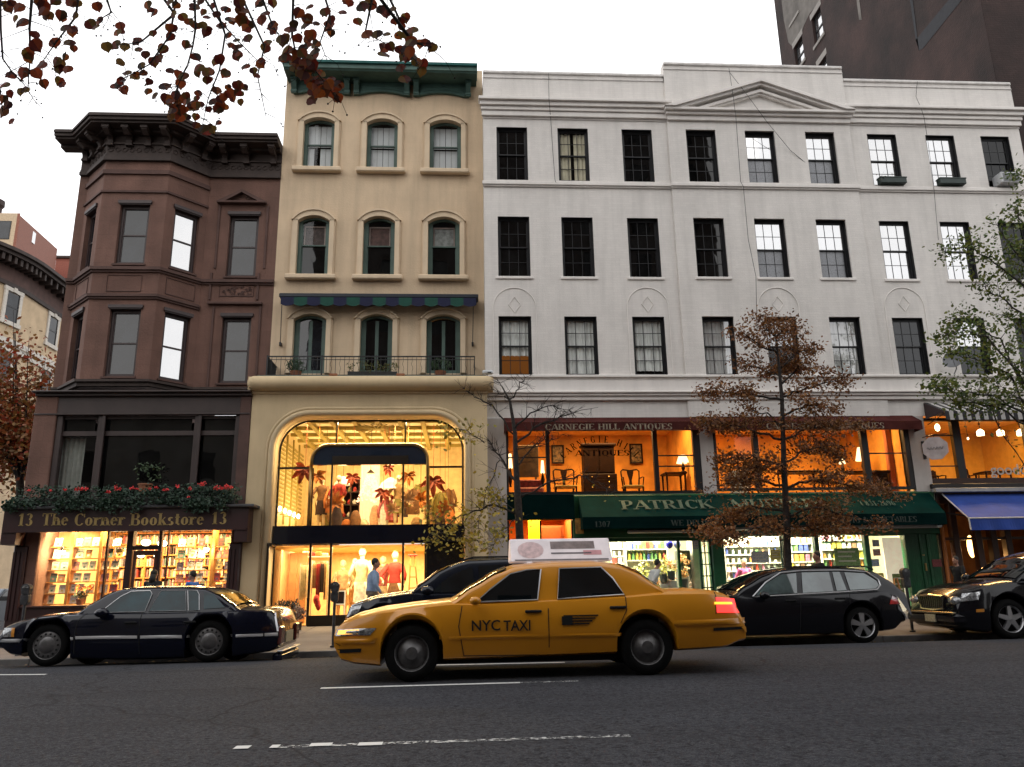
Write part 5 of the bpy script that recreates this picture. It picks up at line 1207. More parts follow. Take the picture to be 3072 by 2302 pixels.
# ------------------------------------------------------------------ shops under the white building
pr0, pr1 = wxl, wx(1519, 1380)
def wb_(u, v): return px(u, v, YW)
pier_m = mat('pier_grey_white', (.50, .46, .43), .75, var=.08, sc=2, streak=.4)
fz0 = wz(1482, 1800)                                      # sill of the upper shops
xa1, xa2, xa3 = wx(2104, 1380), wx(2144, 1380), wx(2738, 1380); xa4 = wx(2788, 1380)
b = MB(); b.box(pr0, pr1, YW+.001, YW+.5, .1, zS-.002); b.box(xa1, xa2, YW+.001, YW+.5, fz0-.3, zS-.002); b.box(xa3, xa4, YW+.001, YW+.5, fz0-.3, zS-.002); b.box(pr1, wxr, YW+.3, YW+.5, fz0-.1, fz0+.02); b.build('shop_pier', pier_m, WB)
orange_wall = mat('orange_plaster', (.62, .27, .04), .8, var=.3, sc=1.5); ochre_wall = mat('ochre_plaster', (.60, .36, .07), .8, var=.1)
ceil_m = mat('warm_ceiling', (.72, .50, .25), .8)
zu0, zu1 = fz0+.02, wz(1262, 1800)
room(WB, pr1, xa1, YW+.32, YW+3.6, zu0-.02, zu1+.25, orange_wall, wood, ceil_m)
room(WB, xa2, xa3, YW+.32, YW+3.6, zu0-.02, zu1+.25, orange_wall, wood, ceil_m)
room(WB, xa4, wxr-.05, YW+.32, YW+4.2, zu0-.02, zu1+.35, ochre_wall, wood, ceil_m)
OR = (1, .60, .22)
for a, c, p in ((pr1, xa1, 340), (xa2, xa3, 310), (xa4, wxr, 210)): area('shop_light', (a+c)/2, YW+1.0, zu1+.22, (c-a)*.8, .5, p, OR, (0, 0, 0), WB)
# upper shop window frames
bf = mat('black_shopfront', (.014, .012, .012), .4)
def upshop(us, v0, v1, bars):
    b = MB(); xs = [wx(u, (v0+v1)/2) for u in us]; um = (us[0]+us[-1])/2; z0, z1 = pz(um, v1, YW), pz(um, v0, YW)
    b.box(xs[0], xs[-1], YW+.02, YW+.16, z0-.07, z0); b.box(xs[0], xs[-1], YW+.02, YW+.16, z1, z1+.08)
    for i in range(0, len(xs), 2): b.box(xs[i], xs[i+1], YW+.02, YW+.16, z0, z1)
    for i, vv in bars: zz = pz((us[i]+us[i+1])/2, vv, YW); b.box(xs[i], xs[i+1], YW+.05, YW+.10, zz-.016, zz+.016)
    fo = b.build('shop_window_frame', bf, WB)
    for i in range(1, len(xs)-1, 2):
        q = MB(); q.poly([(xs[i], YW+.09, z0), (xs[i+1], YW+.09, z0), (xs[i+1], YW+.09, z1), (xs[i], YW+.09, z1)]); q.build('pane', g_shop, fo)
    return fo
w1 = upshop([1519, 1526, 1639, 1650, 1963, 1976, 2084, 2104], 1290, 1474, [(1, 1372), (5, 1366), (5, 1398)])
w2 = upshop([2144, 2153, 2264, 2280, 2592, 2611, 2722, 2738], 1288, 1462, [(1, 1365), (5, 1359)])
w3 = upshop([2779, 2784, 2868, 2892, 3086, 3100], 1262, 1450, [(1, 1306), (1, 1398)])
b = MB(); b.bbox(xa4-.1, wxr, YW-.12, YW+.02, wz(1464, 2900)-.02, wz(1452, 2900), .015); b.build('shop_sill', bf, WB)
b = MB(); b.bbox(xa4-.1, wxr, YW-.25, YW+.02, wz(1477, 2900)-.02, wz(1466, 2900)-.002, .015); b.build('awning_housing', mat('brushed_metal', (.42, .42, .43), .35, metal=.7), WB)
# awnings
maro = mat('burgundy_canvas', (.075, .022, .019), .9, var=.2, sc=3, bump=.1, spec=.05); gcan = mat('bottle_green_canvas', (.002, .022, .020), .9, var=.2, sc=2, bump=.1, spec=.03)
gcan2 = mat('dark_green_canvas', (.002, .014, .013), .9, var=.2, sc=2, spec=.03)
letm = mat('faded_letter', (.34, .27, .19), .8, var=.3, sc=12); letg = mat('sea_green_letter', (.035, .085, .070), .8, var=.3, sc=10); letd = mat('dim_letter', (.045, .060, .050), .8, var=.3)
def awning(name, lbl, u0, u1, vt, vf, vb, uf0, uf1, m, m2, Yf, side=True):
    x0, x1 = px(uf0, vf, Yf), px(uf1, vf, Yf); um = (u0+u1)/2; zt, zf, zb = pz(um, vt, YW), pz(um, vf, Yf), pz(um, vb, Yf)
    T = thing(name, lbl, 'awning', ((x0+x1)/2, Yf, zb))
    b = MB(); n = 24; rows = []
    for s_ in range(5):
        y = YW-.002+(Yf-YW)*s_/4; z = zt+(zf-zt)*s_/4
        rows.append([(x0+(x1-x0)*i/n, y, z-.02*math.sin(math.pi*s_/4)*(1+.3*math.sin(i*1.9))) for i in range(n+1)])
    b.grid(rows)
    for x in (x0, x1): b.poly([(x, YW-.002, zt), (x, Yf, zf), (x, Yf, zb), (x, YW-.002, zb)])
    b.build('canopy', m, T)
    b = MB(); n = 40; b.grid([[(x0+(x1-x0)*i/n, Yf+.012*math.sin(i*.9)*k, zf+(zb-zf)*k) for i in range(n+1)] for k in (0, .5, 1)]); b.build('valance', m2, T)
    return T, x0, x1, zt, zf, zb
Yb_ = YW-.42
A1, x0, x1, zt, zf, zb = awning('awning', 'burgundy awning with antiques lettering over the first upper shop window, behind the bare tree', 1512, 2104, 1253, 1266, 1292, 1514, 2108, maro, maro, Yb_)
letters('CARNEGIE HILL ANTIQUES', px(1634, 1282, Yb_), px(2017, 1282, Yb_), pz(1825, 1290, Yb_), pz(1825, 1272, Yb_)-pz(1825, 1290, Yb_), Yb_-.015, letm, A1)
A2, x0, x1, zt, zf, zb = awning('awning', 'burgundy awning with antiques lettering over the second upper shop window, behind the brown tree', 2140, 2752, 1248, 1264, 1290, 2132, 2765, maro, maro, Yb_)
letters('CARNEGIE HILL ANTIQUES', px(2297, 1277, Yb_), px(2652, 1277, Yb_), pz(2475, 1287, Yb_), pz(2475, 1269, Yb_)-pz(2475, 1287, Yb_), Yb_-.015, letm, A2)
xg = px(2783, 1472, YW); Yg = solveY(2838, 1540, xg)
Yg = max(19.4, min(20.5, Yg))
A3, x0, x1, zt, zf, zb = awning('awning', 'wide bottle green market awning with faded shop lettering', 1727, 2783, 1480, 1546, 1581, 1747, 2838, gcan, gcan2, Yg)
sl = (YW-Yg)/(zt-zf); hz_ = (zt-zf)
def onslope(zz): return YW+(Yg-YW)*(zt-zz)/hz_-.03
def slopef(x, z): return (x, onslope(z), z)
Ym_ = (YW+Yg)/2
zl_ = zf+hz_*.32; hl_ = hz_*.40
letters('PATRICK', px(1862, 1524, Ym_), px(2140, 1524, Ym_), zl_, hl_, 0, letg, A3, flat=slopef); letters('MURPHY', px(2192, 1522, Ym_), px(2470, 1520, Ym_), zl_, hl_, 0, letg, A3, flat=slopef)
letters('( 831-2696', px(2577, 1518, Ym_), px(2683, 1517, Ym_), zf+hz_*.36, hl_*.55, 0, letg, A3, flat=slopef)
letters('1307', px(1784, 1575, Yg), px(1830, 1575, Yg), pz(1807, 1582, Yg), .15, Yg-.015, letd, A3)
letters('WE DELIVER', px(2013, 1568, Yg), px(2160, 1568, Yg), pz(2085, 1577, Yg), .15, Yg-.015, letd, A3)
letters('FRUITS & VEGETABLES', px(2500, 1560, Yg), px(2750, 1558, Yg), pz(2620, 1568, Yg), .15, Yg-.015, letd, A3)
# striped awning and blue awning on the right
x0 = px(2770, 1209, YW); Yst = max(19.8, solveY(2834, 1236, x0)); x1 = x0+4.6
T = thing('awning', 'black and white striped awning at the right end of the upper shops', 'awning', (x0+2, Yst, 8)); zt, zf, zb = pz(2770, 1209, YW), pz(2834, 1234, Yst), pz(2834, 1260, Yst)
bk, wt = mat('stripe_black', (.02, .018, .02), .85), mat('stripe_white', (.42, .40, .38), .85)
n = 38
for par_, m in ((0, bk), (1, wt)):
    b = MB()
    for i in range(n):
        if i % 2 != par_: continue
        a, c = x0+(x1-x0)*i/n, x0+(x1-x0)*(i+1)/n; b.poly([(a, YW-.002, zt), (a, Yst, zf), (c, Yst, zf), (c, YW-.002, zt)]); b.poly([(a, Yst, zf), (a, Yst-.01, zb), (c, Yst-.01, zb), (c, Yst, zf)])
    b.build('stripes', m, T)
b = MB(); b.poly([(x0-.003, YW-.002, zt), (x0-.003, Yst, zf), (x0-.003, YW-.002, zf-.05)]); b.build('side_panel', mat('awning_side', (.05, .03, .03), .8), T)
b = MB(); b.tube([(x0+.03, YW, zf-.2), (x0+.05, Yst, zf-.02)], .012, 5); b.build('stay', bf, T)
x0 = px(2826, 1482, YW-.1); Ybl = max(18.6, min(20.2, solveY(2906, 1556, x0))); x1 = x0+4.5; zt, zf, zb = pz(2826, 1484, YW-.1), pz(2904, 1556, Ybl), pz(2904, 1590, Ybl)
T = thing('awning', 'bright royal blue awning with a white piped edge over the restaurant', 'awning', (x0+2, Ybl, zb)); blue = mat('royal_blue_canvas', (.014, .05, .27), .8, var=.15, sc=2, bump=.1)
b = MB(); n = 18; b.grid([[(x0+(x1-x0)*i/n, YW-.1+(Ybl-YW+.1)*s_, zt+(zf-zt)*s_-.03*math.sin(math.pi*s_)*(1+.5*math.sin(i))) for i in range(n+1)] for s_ in (0, .25, .5, .75, 1)]); b.build('canopy', blue, T)
b = MB(); b.grid([[(x0+(x1-x0)*i/60, Ybl-.01+.02*math.sin(i*.8)*k, zf-.01+(zb-zf)*k) for i in range(61)] for k in (0, 1)]); b.build('valance', blue, T)
b = MB(); b.tube([(x0, YW-.1, zt+.01), (x0, Ybl-.01, zf+.01), (x1, Ybl-.01, zf+.01)], .02, 5); b.tube([(x0, Ybl-.01, zf), (x0+.01, Ybl-.01, zb)], .02, 5); b.build('piping', mat('white_piping', (.5, .5, .5), .7), T)
b = MB(); b.tube([(x0+.1, YW-.05, zt-.5), (x0+.7, Ybl+.6, zf+.05), (x0+.1, Ybl, zf)], .02, 5); b.build('folding_arm', bf, T)
# ---- ground floor: left small shop, market front, restaurant
gf0 = gz(5, 21)+.02
zh = wz(1484, 2000)
b = MB(); xs0, xs1 = pr1, px(1722, 1520, YW-.2)
b.box(xs0, xs1, YW-.25, YW+.1, wz(1560, 1620), zh); 
for i in range(34): x = xs0+(xs1-xs0)*(i+.5)/34; b.box(x-.02, x+.02, YW-.268, YW-.252, wz(1560, 1620), zh)
b.build('rolled_shutter', gcan2, WB)
grn = mat('market_green_paint', (.006, .085, .030), .4, var=.25, sc=2, coat=.2); grd = mat('dark_green_paint', (.005, .035, .022), .5, var=.2)
YM2 = YW+.05
def mx_(u, v=1700): return px(u, v, YM2)
def mzz(v, u=2100): return pz(u, v, YM2)
zhd = mzz(1598)
b = MB(); b.bbox(mx_(1722), mx_(2838, 1760), YM2-.1, YM2+.3, zhd-.12, zh, .02)
b.bbox(mx_(1722), mx_(1765), YM2-.08, YM2+.3, gf0-.2, zhd-.122, .02); b.bbox(mx_(2136), mx_(2174), YM2-.10, YM2+.3, gf0-.2, zhd-.122, .02)
b.box(mx_(2036), mx_(2043), YM2, YM2+.1, gf0+.5, zhd-.12); b.box(mx_(1765), mx_(2136), YM2-.02, YM2+.2, mzz(1622), zhd-.122)
b.box(mx_(2450), mx_(2463), YM2-.04, YM2+.12, gf0, zhd-.122); b.box(mx_(2375), mx_(2450), YM2-.02, YM2+.1, mzz(1612, 2400), mzz(1596, 2400))
b.bbox(mx_(2600), mx_(2615), YM2-.05, YM2+.12, gf0, zhd-.122, .01); b.box(mx_(2615), mx_(2720), YM2-.04, YM2+.12, mzz(1608, 2650), mzz(1592, 2650))
b.box(mx_(1765), mx_(2100), YM2-.02, YM2+.2, gf0-.2, gf0+.5); b.box(mx_(2174), mx_(2346), YM2-.02, YM2+.2, gf0-.2, gf0+.5); b.box(mx_(2463), mx_(2600), YM2-.02, YM2+.2, gf0-.2, gf0+.5)
b.build('market_front', grn, WB)
# lattice doors of green iron
for a, c in ((2100, 2136), (2346, 2362)):
    b = MB(); x0, x1 = mx_(a), mx_(c); b.box(x0, x0+.04, YM2-.03, YM2+.03, gf0, zhd-.13); b.box(x1-.04, x1, YM2-.03, YM2+.03, gf0, zhd-.13)
    for k in range(9): z = gf0+.1+k*.3; b.box(x0, x1, YM2-.02, YM2+.02, z, z+.03)
    b.box((x0+x1)/2-.012, (x0+x1)/2+.012, YM2-.02, YM2+.02, gf0, zhd-.13); b.build('lattice_door', grd, WB)
for a, c, v0 in ((1765, 2036, 1622), (2043, 2100, 1622), (2174, 2346, 1592), (2362, 2450, 1612), (2463, 2600, 1592), (2615, 2720, 1608)):
    q = MB(); z0, z1 = gf0+.1, mzz(v0, (a+c)/2); q.poly([(mx_(a), YM2+.04, z0), (mx_(c), YM2+.04, z0), (mx_(c), YM2+.04, z1), (mx_(a), YM2+.04, z1)]); q.build('shop_pane', g_shop, WB)
# green boarded wall with a door on the right of the market
b = MB(); x0, x1 = mx_(2722), mx_(2826, 1750)
b.box(x0, x1, YM2-.06, YM2+.2, gf0-.25, zhd-.122)
for i in range(17): x = x0+(x1-x0)*(i+.5)/17; b.box(x-.008, x+.008, YM2-.068, YM2-.061, gf0-.2, zhd-.13)
for u in (2766, 2788): b.bbox(mx_(u)-.03, mx_(u)+.03, YM2-.10, YM2-.06, gf0-.2, zhd-.13, .01)
b.build('boarded_wall', grn, WB)
b = MB(); x = mx_(2770); b.box(x-.02, x+.02, YM2-.14, YM2-.1, gf0+1.05, gf0+1.25); b.lathe([(.001, 0), (.03, 0), (.03, .03), (.001, .03)], (x-.03, YM2-.13, gf0+1.45), 8); b.build('door_handle', mat('brass', (.35, .25, .10), .35, metal=.8), WB)
b = MB(); x = px(2812, 1688, YM2-.1); z = pz(2812, 1690, YM2-.1); b.box(x-.13, x+.13, YM2-.085, YM2-.07, z-.09, z+.10); b.build('notice', mat('dull_red_notice', (.22, .05, .05), .7, var=.3, sc=40), WB)
# roller gate boxes
silv = mat('galvanised', (.42, .42, .42), .4, metal=.6)
for a, c, va, vb in ((1883, 2165, 1589, 1599), (2197, 2822, 1577, 1588)):
    b = MB(); b.bbox(px(a, va, YM2-.2), px(c, va, YM2-.2), YM2-.28, YM2-.11, pz((a+c)/2, vb, YM2-.2), pz((a+c)/2, va, YM2-.2), .02); b.build('gate_box', silv, WB)
# market interior
bright = mat('market_wall', (.74, .70, .52), .7); tile = mat('market_floor', (.45, .42, .33), .5)
MX0, MX1 = mx_(1765), mx_(2838, 1750)-.3
room(WB, MX0-.3, MX1+.3, YM2+.3, YM2+5, gf0, zh-.05, bright, tile, bright)
MW = (1, .90, .66)
tube_m = emis('fluorescent', (1, .94, .74), 7)
for i, u in enumerate((1850, 2000, 2150, 2300, 2450, 2600, 2740)):
    y = YM2+1.0+(i % 2)*.9; x = px(u, 1600, y); T = thing('tube_light', 'fluorescent ceiling tube glowing in the market, %s from the left' % ORD[i], 'lamp', (x, y, zh-.2), 'tubes in the market'); b = MB(); b.box(x-.45, x+.45, y-.05, y+.05, zh-.10, zh-.06); b.build('tube', tube_m, T); b = MB(); b.box(x-.48, x+.48, y-.08, y+.08, zh-.058, zh-.052); b.build('holder', silv, T)
area('shop_light', (MX0+MX1)/2, YM2+.9, zh-.08, MX1-MX0-.5, .6, 1500, MW, (0, 0, 0), WB)
gcols = [((.75, .72, .62), 'white'), ((.75, .60, .10), 'yellow'), ((.55, .07, .05), 'red'), ((.15, .35, .12), 'green'), ((.08, .12, .4), 'blue'), ((.65, .30, .08), 'orange'), ((.5, .2, .3), 'pink'), ((.30, .18, .10), 'brown'), ((.55, .65, .6), 'pale')]
gm = [mat('pack_'+n, c, .45, var=.3, sc=30) for c, n in gcols]
gp = {}
def good(kind, col, loc, where):
    key = (kind, col)
    if key not in gp:
        b = MB()
        if kind == 0: b.bbox(-.06, .06, -.04, .04, 0, .20, .006)
        elif kind == 1: b.lathe([(.001, 0), (.04, 0), (.04, .13), (.036, .135), (.001, .135)], (0, 0, 0), 10)
        else: b.lathe([(.001, 0), (.035, 0), (.037, .14), (.014, .20), (.014, .25), (.001, .25)], (0, 0, 0), 10)
        o = b.build(('carton', 'tin', 'bottle')[kind], gm[col]); gp[key] = o
    else: o = gp[key].copy(); COL.objects.link(o)
    o.location = loc
    nm = ('carton', 'tin', 'bottle')[kind]
    tag(o, 'small %s %s in a row on the %s' % (gcols[col][1], nm, where), nm, '%s %ss on the %s' % (gcols[col][1], nm, where)); return o
shelfm = mat('cream_shelf', (.72, .70, .60), .5)
def gondola(lbl, where, u0, u1, y, zs, step=.15, wts=None, back=True):
    x0, x1 = px(u0, 1700, y), px(u1, 1700, y)
    T = thing('grocery_shelf', lbl, 'shelf', ((x0+x1)/2, y, gf0), 'shelves in the market')
    b = MB()
    for z in zs: b.box(x0, x1, y, y+.3, z-.03, z)
    b.build('shelf_board', shelfm, T); b = MB()
    if back: b.box(x0, x1, y+.3, y+.32, gf0, max(zs)+.3)
    for x in (x0, x1): b.box(x-.02, x+.02, y-.0, y+.3, gf0, max(zs)+.3)
    b.build('frame', shelfm, T)
    for zi, z in enumerate(zs):
        x = x0+.1; kd = rnd.choice((0, 0, 1, 2))
        while x < x1-.08:
            if rnd.random() < .2: kd = rnd.choice((0, 1, 2)); 
            col = rnd.choices(range(9), wts or (5, 2, 1.4, 1, .8, 1.4, .7, 1, 3))[0]
            good(kd, col, (x, y+.07, z+.001), where); x += step*rnd.uniform(.9, 1.1)
def zat(vs, u=2250, y=22.4): return [pz(u, v, y) for v in vs]
gondola('cream shelves of tins and bottles behind the left market window', 'left shelves of the market', 1835, 1905, YM2+2.2, zat((1645, 1668, 1690), 1870, 23.2))
gondola('dark framed shelf with a row of coloured bottles in the left market window', 'bottle shelf of the market', 1880, 2005, YM2+1.2, zat((1680, 1647), 1940, 22.2), .11, (1, 3, 1.4, 2, .5, 1, .5, .5, 1))
gondola('long cream shelves of packets behind the middle market window', 'middle shelves of the market', 2176, 2350, YM2+1.5, zat((1735, 1712, 1688, 1663, 1638), 2260, 22.55), .17)
gondola('cream shelves of packets seen through the glass market door', 'shelves behind the market door', 2368, 2446, YM2+2.0, zat((1740, 1712, 1685, 1655, 1630), 2400, 23.05), .17)
gondola('tall cream shelves of packets behind the right market window', 'right shelves of the market', 2470, 2606, YM2+1.3, zat((1700, 1675, 1648, 1620), 2540, 22.35), .15)
# market door panel, posters
b = MB(); x0, x1 = px(2658, 1700, YM2+.03), px(2714, 1700, YM2+.03); b.bbox(x0, x1, YM2+.05, YM2+.09, gf0, mzz(1612, 2690), .01); b.build('white_door_panel', mat('glowing_white_panel', (.80, .74, .58), .6, emit=(1, .86, .6), estr=.35), WB)
pst = mat('poster_green', (.20, .38, .10), .6, var=.3, sc=18)
for i, (u0, u1, v0, v1, c) in enumerate(((2500, 2575, 1645, 1700, (.22, .36, .12)), (2252, 2305, 1655, 1690, (.5, .54, .55)), (2310, 2340, 1650, 1680, (.60, .50, .12)), (2616, 2636, 1620, 1640, (.5, .52, .6)), (2618, 2640, 1648, 1668, (.55, .2, .2)), (2614, 2636, 1678, 1700, (.3, .4, .55)), (2620, 2650, 1720, 1755, (.45, .38, .05)), (2676, 2706, 1722, 1788, (.20, .26, .07)), (2076, 2098, 1622, 1648, (.5, .5, .6)))):
    b = MB(); yy = YM2-.005 if u0 < 2650 else YM2+.045; x0, x1 = px(u0, v0, yy), px(u1, v0, yy); z0, z1 = pz(u0, v1, yy), pz(u0, v0, yy); b.box(x0, x1, yy-.004, yy, z0, z1)
    o = b.build('poster', mat('poster_%d' % i, c, .6, var=.35, sc=25), WB)
    b = MB()
    for k in range(3): b.box(x0+(x1-x0)*.15, x1-(x1-x0)*(.15+.15*(k % 2)), yy-.008, yy-.005, z1-(z1-z0)*(.25+.25*k), z1-(z1-z0)*(.17+.25*k))
    b.build('print', mat('poster_ink', (.55, .52, .42) if i == 0 else (.05, .05, .10), .6), o)
b = MB(); x0, x1 = px(2683, 1755, YM2), px(2700, 1755, YM2); zc_ = pz(2690, 1760, YM2); b.tube([(x0, YM2+.03, zc_-.15), (x0+.03, YM2+.03, zc_+.2), ((x0+x1)/2+.03, YM2+.03, zc_+.22), (x1, YM2+.03, zc_-.12)], .025, 5); b.build('poster_figure', mat('poster_orange', (.6, .25, .08), .6), WB)
# fridge, balloons, flowers of the left market bay
T = thing('display_fridge', 'grey framed display fridge in the left market window beside the lattice door', 'fridge', (px(2060, 1740, YM2+.5), YM2+.5, gf0)); y = YM2+.5
b = MB(); b.bbox(px(2040, 1700, y), px(2074, 1700, y), y, y+.5, gf0, pz(2060, 1650, y), .02); b.build('cabinet', mat('fridge_grey', (.10, .11, .10), .5), T)
b = MB(); b.box(px(2043, 1700, y), px(2071, 1700, y), y-.02, y-.003, gf0+.6, pz(2060, 1660, y)); b.build('door', mat('fridge_door', (.16, .17, .15), .3), T)
b = MB(); b.bbox(px(2080, 1700, y), px(2112, 1700, y), y, y+.5, gf0, zh-.3, .02); tag(b.build('locker', shelfm), 'tall cream cupboard right of the display fridge in the market', 'cupboard')
for lbl, u, v in (('dark blue balloon, the left one, under the market ceiling', 2008, 1634), ('pale blue balloon right of the dark blue one', 2032, 1634)):
    y = YM2+.6; x, z = px(u, v, y), pz(u, v, y); b = MB(); b.ball((x, y, z), .10, 10, (1, 1, 1.15)); b.tube([(x, y, z-.11), (x+.01, y, z-.5)], .003, 3); tag(b.build('balloon', mat('balloon_'+('a' if u < 2020 else 'b'), (.02, .02, .5) if u < 2020 else (.15, .2, .6), .3), smooth=True), lbl, 'balloon')
bk_m = mat('bucket', (.10, .12, .11), .5)
fl = [('white and green', [(.75, .75, .5), (.45, .55, .15), (.6, .65, .3)]), ('yellow', [(.75, .6, .1), (.5, .55, .12), (.3, .4, .08)]), ('orange', [(.75, .3, .08), (.7, .45, .15), (.3, .35, .08)]), ('pink', [(.7, .3, .2), (.8, .6, .5), (.25, .35, .1)])]
for i, (u, v, k, r) in enumerate(((1860, 1722, 0, .2), (1882, 1728, 0, .2), (1905, 1722, 0, .22), (1925, 1716, 1, .2), (1988, 1700, 1, .26), (2008, 1722, 1, .24), (1998, 1748, 3, .22), (1975, 1757, 2, .2), (2012, 1690, 2, .16), (2050, 1678, 2, .15), (2052, 1715, 2, .15), (2060, 1755, 3, .15))):
    y = YM2+.28+.12*(i % 2); x, z = px(u, v, y), pz(u, v, y)
    T = thing('bouquet', '%s bouquet in a bucket, %s from the left in the market window' % (fl[k][0], ORD[i]), 'flowers', (x, y, z-.45), 'bouquets in the left market window')
    b = MB(); b.lathe([(.001, z-.45), (.08, z-.45), (.11, z-.2), (.10, z-.2), (.001, z-.22)], (x, y, 0), 12); b.build('bucket', bk_m, T, smooth=30); b = MB(); b.bbox(x-.11, x+.11, y-.08, y+.1, gf0, z-.452, .01); b.build('plinth', shelfm, T)
    b = MB(); leaf_cloud(b, [(x+rnd.gauss(0, r*.5), y+rnd.gauss(0, .05), z+rnd.gauss(0, r*.45)) for _ in range(16)], 130, .035, (.03, .03, .03), .8); b.build('flowers', palette('petals_%d' % k, fl[k][1]), T)
b = MB(); b.box(mx_(1765)+.05, mx_(2100)-.1, YM2+.22, YM2+.75, gf0+.45, gf0+.5); b.box(mx_(1765)+.1, mx_(1765)+.16, YM2+.25, YM2+.7, gf0, gf0+.45); b.box(mx_(2030), mx_(2030)+.06, YM2+.25, YM2+.7, gf0, gf0+.45); tag(b.build('flower_stand', bk_m), 'low dark stand under the bouquets in the market window', 'stand')
# ---- small orange shop left of the market
zsh = wz(1562, 1620)
room(WB, xs0+.02, xs1, YW+.12, YW+3, gf0, zsh+.2, mat('tangerine_wall', (.70, .20, .03), .8), wood, mat('tangerine_ceiling', (.7, .3, .08), .8))
area('shop_light', (xs0+xs1)/2, YW+1.1, zsh+.15, 1.6, 1.2, 75, (1, .62, .25), (0, 0, 0), WB)
b = MB(); x0, x1 = px(1585, 1590, YW+1.2), px(1622, 1590, YW+1.2); b.box(x0, x1, YW+1.2, YW+1.25, gf0, zsh+.1); tag(b.build('yellow_panel', mat('lemon_panel', (.80, .68, .02), .5, emit=(1, .8, .0), estr=.5)), 'bright lemon yellow panel inside the small orange shop', 'panel')
b = MB(); x0, x1 = px(1625, 1600, YW+1.4), px(1684, 1600, YW+1.4); b.bbox(x0, x1, YW+1.4, YW+1.45, pz(1650, 1625, YW+1.4)-1, pz(1650, 1581, YW+1.4), .01); b.box(x0-.08, x1+.08, YW+1.46, YW+1.5, pz(1650, 1625, YW+1.4)-1.2, pz(1650, 1576, YW+1.4)); tag(b.build('wall_cabinet', mat('rust_panel', (.30, .08, .02), .6)), 'rust brown cabinet front inside the small orange shop', 'cabinet')
b = MB(); b.box(xs0, xs0+.05, YW+.02, YW+.1, gf0-.2, zsh); b.box(xs1-.06, xs1, YW+.02, YW+.1, gf0-.2, zsh); b.box(xs0, xs1, YW+.02, YW+.1, gf0-.3, gf0+.4); b.box((xs0+xs1)/2-.02, (xs0+xs1)/2+.02, YW+.03, YW+.08, gf0, zsh); b.build('small_shop_frame', bf, WB)
b = MB(); x0 = px(1728, 1590, YW-.3); b.box(x0-.01, x0+.2, YW-.32, YW-.3, pz(1730, 1602, YW-.3), pz(1730, 1556, YW-.3)); tag(b.build('wall_sign', mat('ochre_sign', (.35, .17, .03), .6, var=.4, sc=9)), 'small upright ochre sign by the left end of the green awning', 'sign')
# ---- restaurant under the blue awning
rx0_ = px(2838, 1700, YW); zr1 = wz(1500, 2900)
dkw = mat('dark_teak', (.045, .016, .008), .4, var=.2)
room(WB, rx0_, wxr+2.4, YW+.3, YW+4, gf0, zr1, mat('amber_wall', (.30, .13, .04), .7, var=.3, sc=2), woodd, woodd)
b = MB()
for u in (2838, 2882, 2950, 2996, 3040): x = px(u, 1700, YW); b.bbox(x-.09, x+.09, YW-.02, YW+.2, gf0-.3, zr1, .015)
b.box(rx0_, wxr+2.4, YW, YW+.18, gf0-.3, gf0+.55); b.box(rx0_, wxr+2.4, YW, YW+.18, zr1-.1, zr1+.6); b.box(rx0_, wxr+2.4, YW+.02, YW+.1, pz(2900, 1620, YW), pz(2900, 1612, YW)); b.build('restaurant_front', dkw, WB)
b = MB(); b.tube([(px(2830, 1600, YW-.1), YW-.06, pz(2830, 1580, YW-.1)), (px(2846, 1735, YW-.1), YW-.06, gf0-.2)], .05, 6); b.build('orange_post', mat('orange_post', (.40, .13, .03), .5), WB)
AM = (1, .50, .16)
amb = emis('amber_lamp', (1, .55, .18), 5)
for lbl, u, v, r in (('tall glowing amber wall lamp in the restaurant window, the left one', 2913, 1640, .10), ('amber table candle glowing low in the restaurant window, left', 2950, 1692, .06), ('amber table candle glowing low in the restaurant window, middle', 2990, 1688, .07), ('amber lamp at the right edge of the restaurant window', 3022, 1630, .06)):
    y = YW+1.2; x, z = px(u, v, y), pz(u, v, y); T = thing('amber_lamp', lbl, 'lamp', (x, y, z)); b = MB(); b.ball((x, y, z), r, 8, (1, 1, 1.2 if r < .1 else 3.2)); b.build('shade', amb, T, smooth=True); b = MB(); b.lathe([(.001, z-r*1.5), (r*.8, z-r*1.5), (r*.3, z-r)], (x, y, 0), 8); b.build('base', woodd, T)
point('lamp_glow', px(2913, 1640, YW+1.2)-.2, YW+1.0, pz(2913, 1640, YW+1.2)-.3, 22, AM, .1, WB); point('lamp_glow', px(3010, 1640, YW+1.2), YW+1.4, pz(3010, 1640, YW+1.2), 14, AM, .1, WB)
# hanging octagonal sign
T = thing('hanging_sign', 'pale octagonal hanging sign on a black bracket beside the striped awning', 'sign', (px(2805, 1345, YW-.5), YW-.5, pz(2805, 1345, YW-.5)))
c = P(2806, 1345, YW-.5); r = .335; b = MB(); b.prism([(r*math.cos(R_(22.5+45*k)), r*math.sin(R_(22.5+45*k))) for k in range(8)], -.015, .015); Mo = Matrix.Translation(c) @ Matrix.Rotation(R_(-28), 4, 'Z'); b.xf(Mo); b.build('board', mat('sign_lilac', (.42, .36, .35), .6, var=.15, sc=6), T)
b = MB(); b.tube([(-.2+.4*k/20, -.022, .04*math.sin(k*1.7)) for k in range(21)], .009, 4); b.xf(Mo); b.build('scribble', mat('sign_grey_ink', (.22, .2, .2), .7), T)
b = MB(); xq = px(2771, 1350, YW-.02); b.box(xq-.03, xq+.03, YW-.06, YW-.001, pz(2771, 1378, YW), pz(2771, 1325, YW)); b.tube([(xq, YW-.05, c.z+r+.04), (c.x, YW-.5, c.z+r+.04), (c.x+.25, YW-.72, c.z+r+.02)], .014, 5); b.tube([(c.x, YW-.5, c.z+r+.04), (c.x, YW-.5, c.z+r-.03)], .008, 4); b.build('bracket', bf, T)
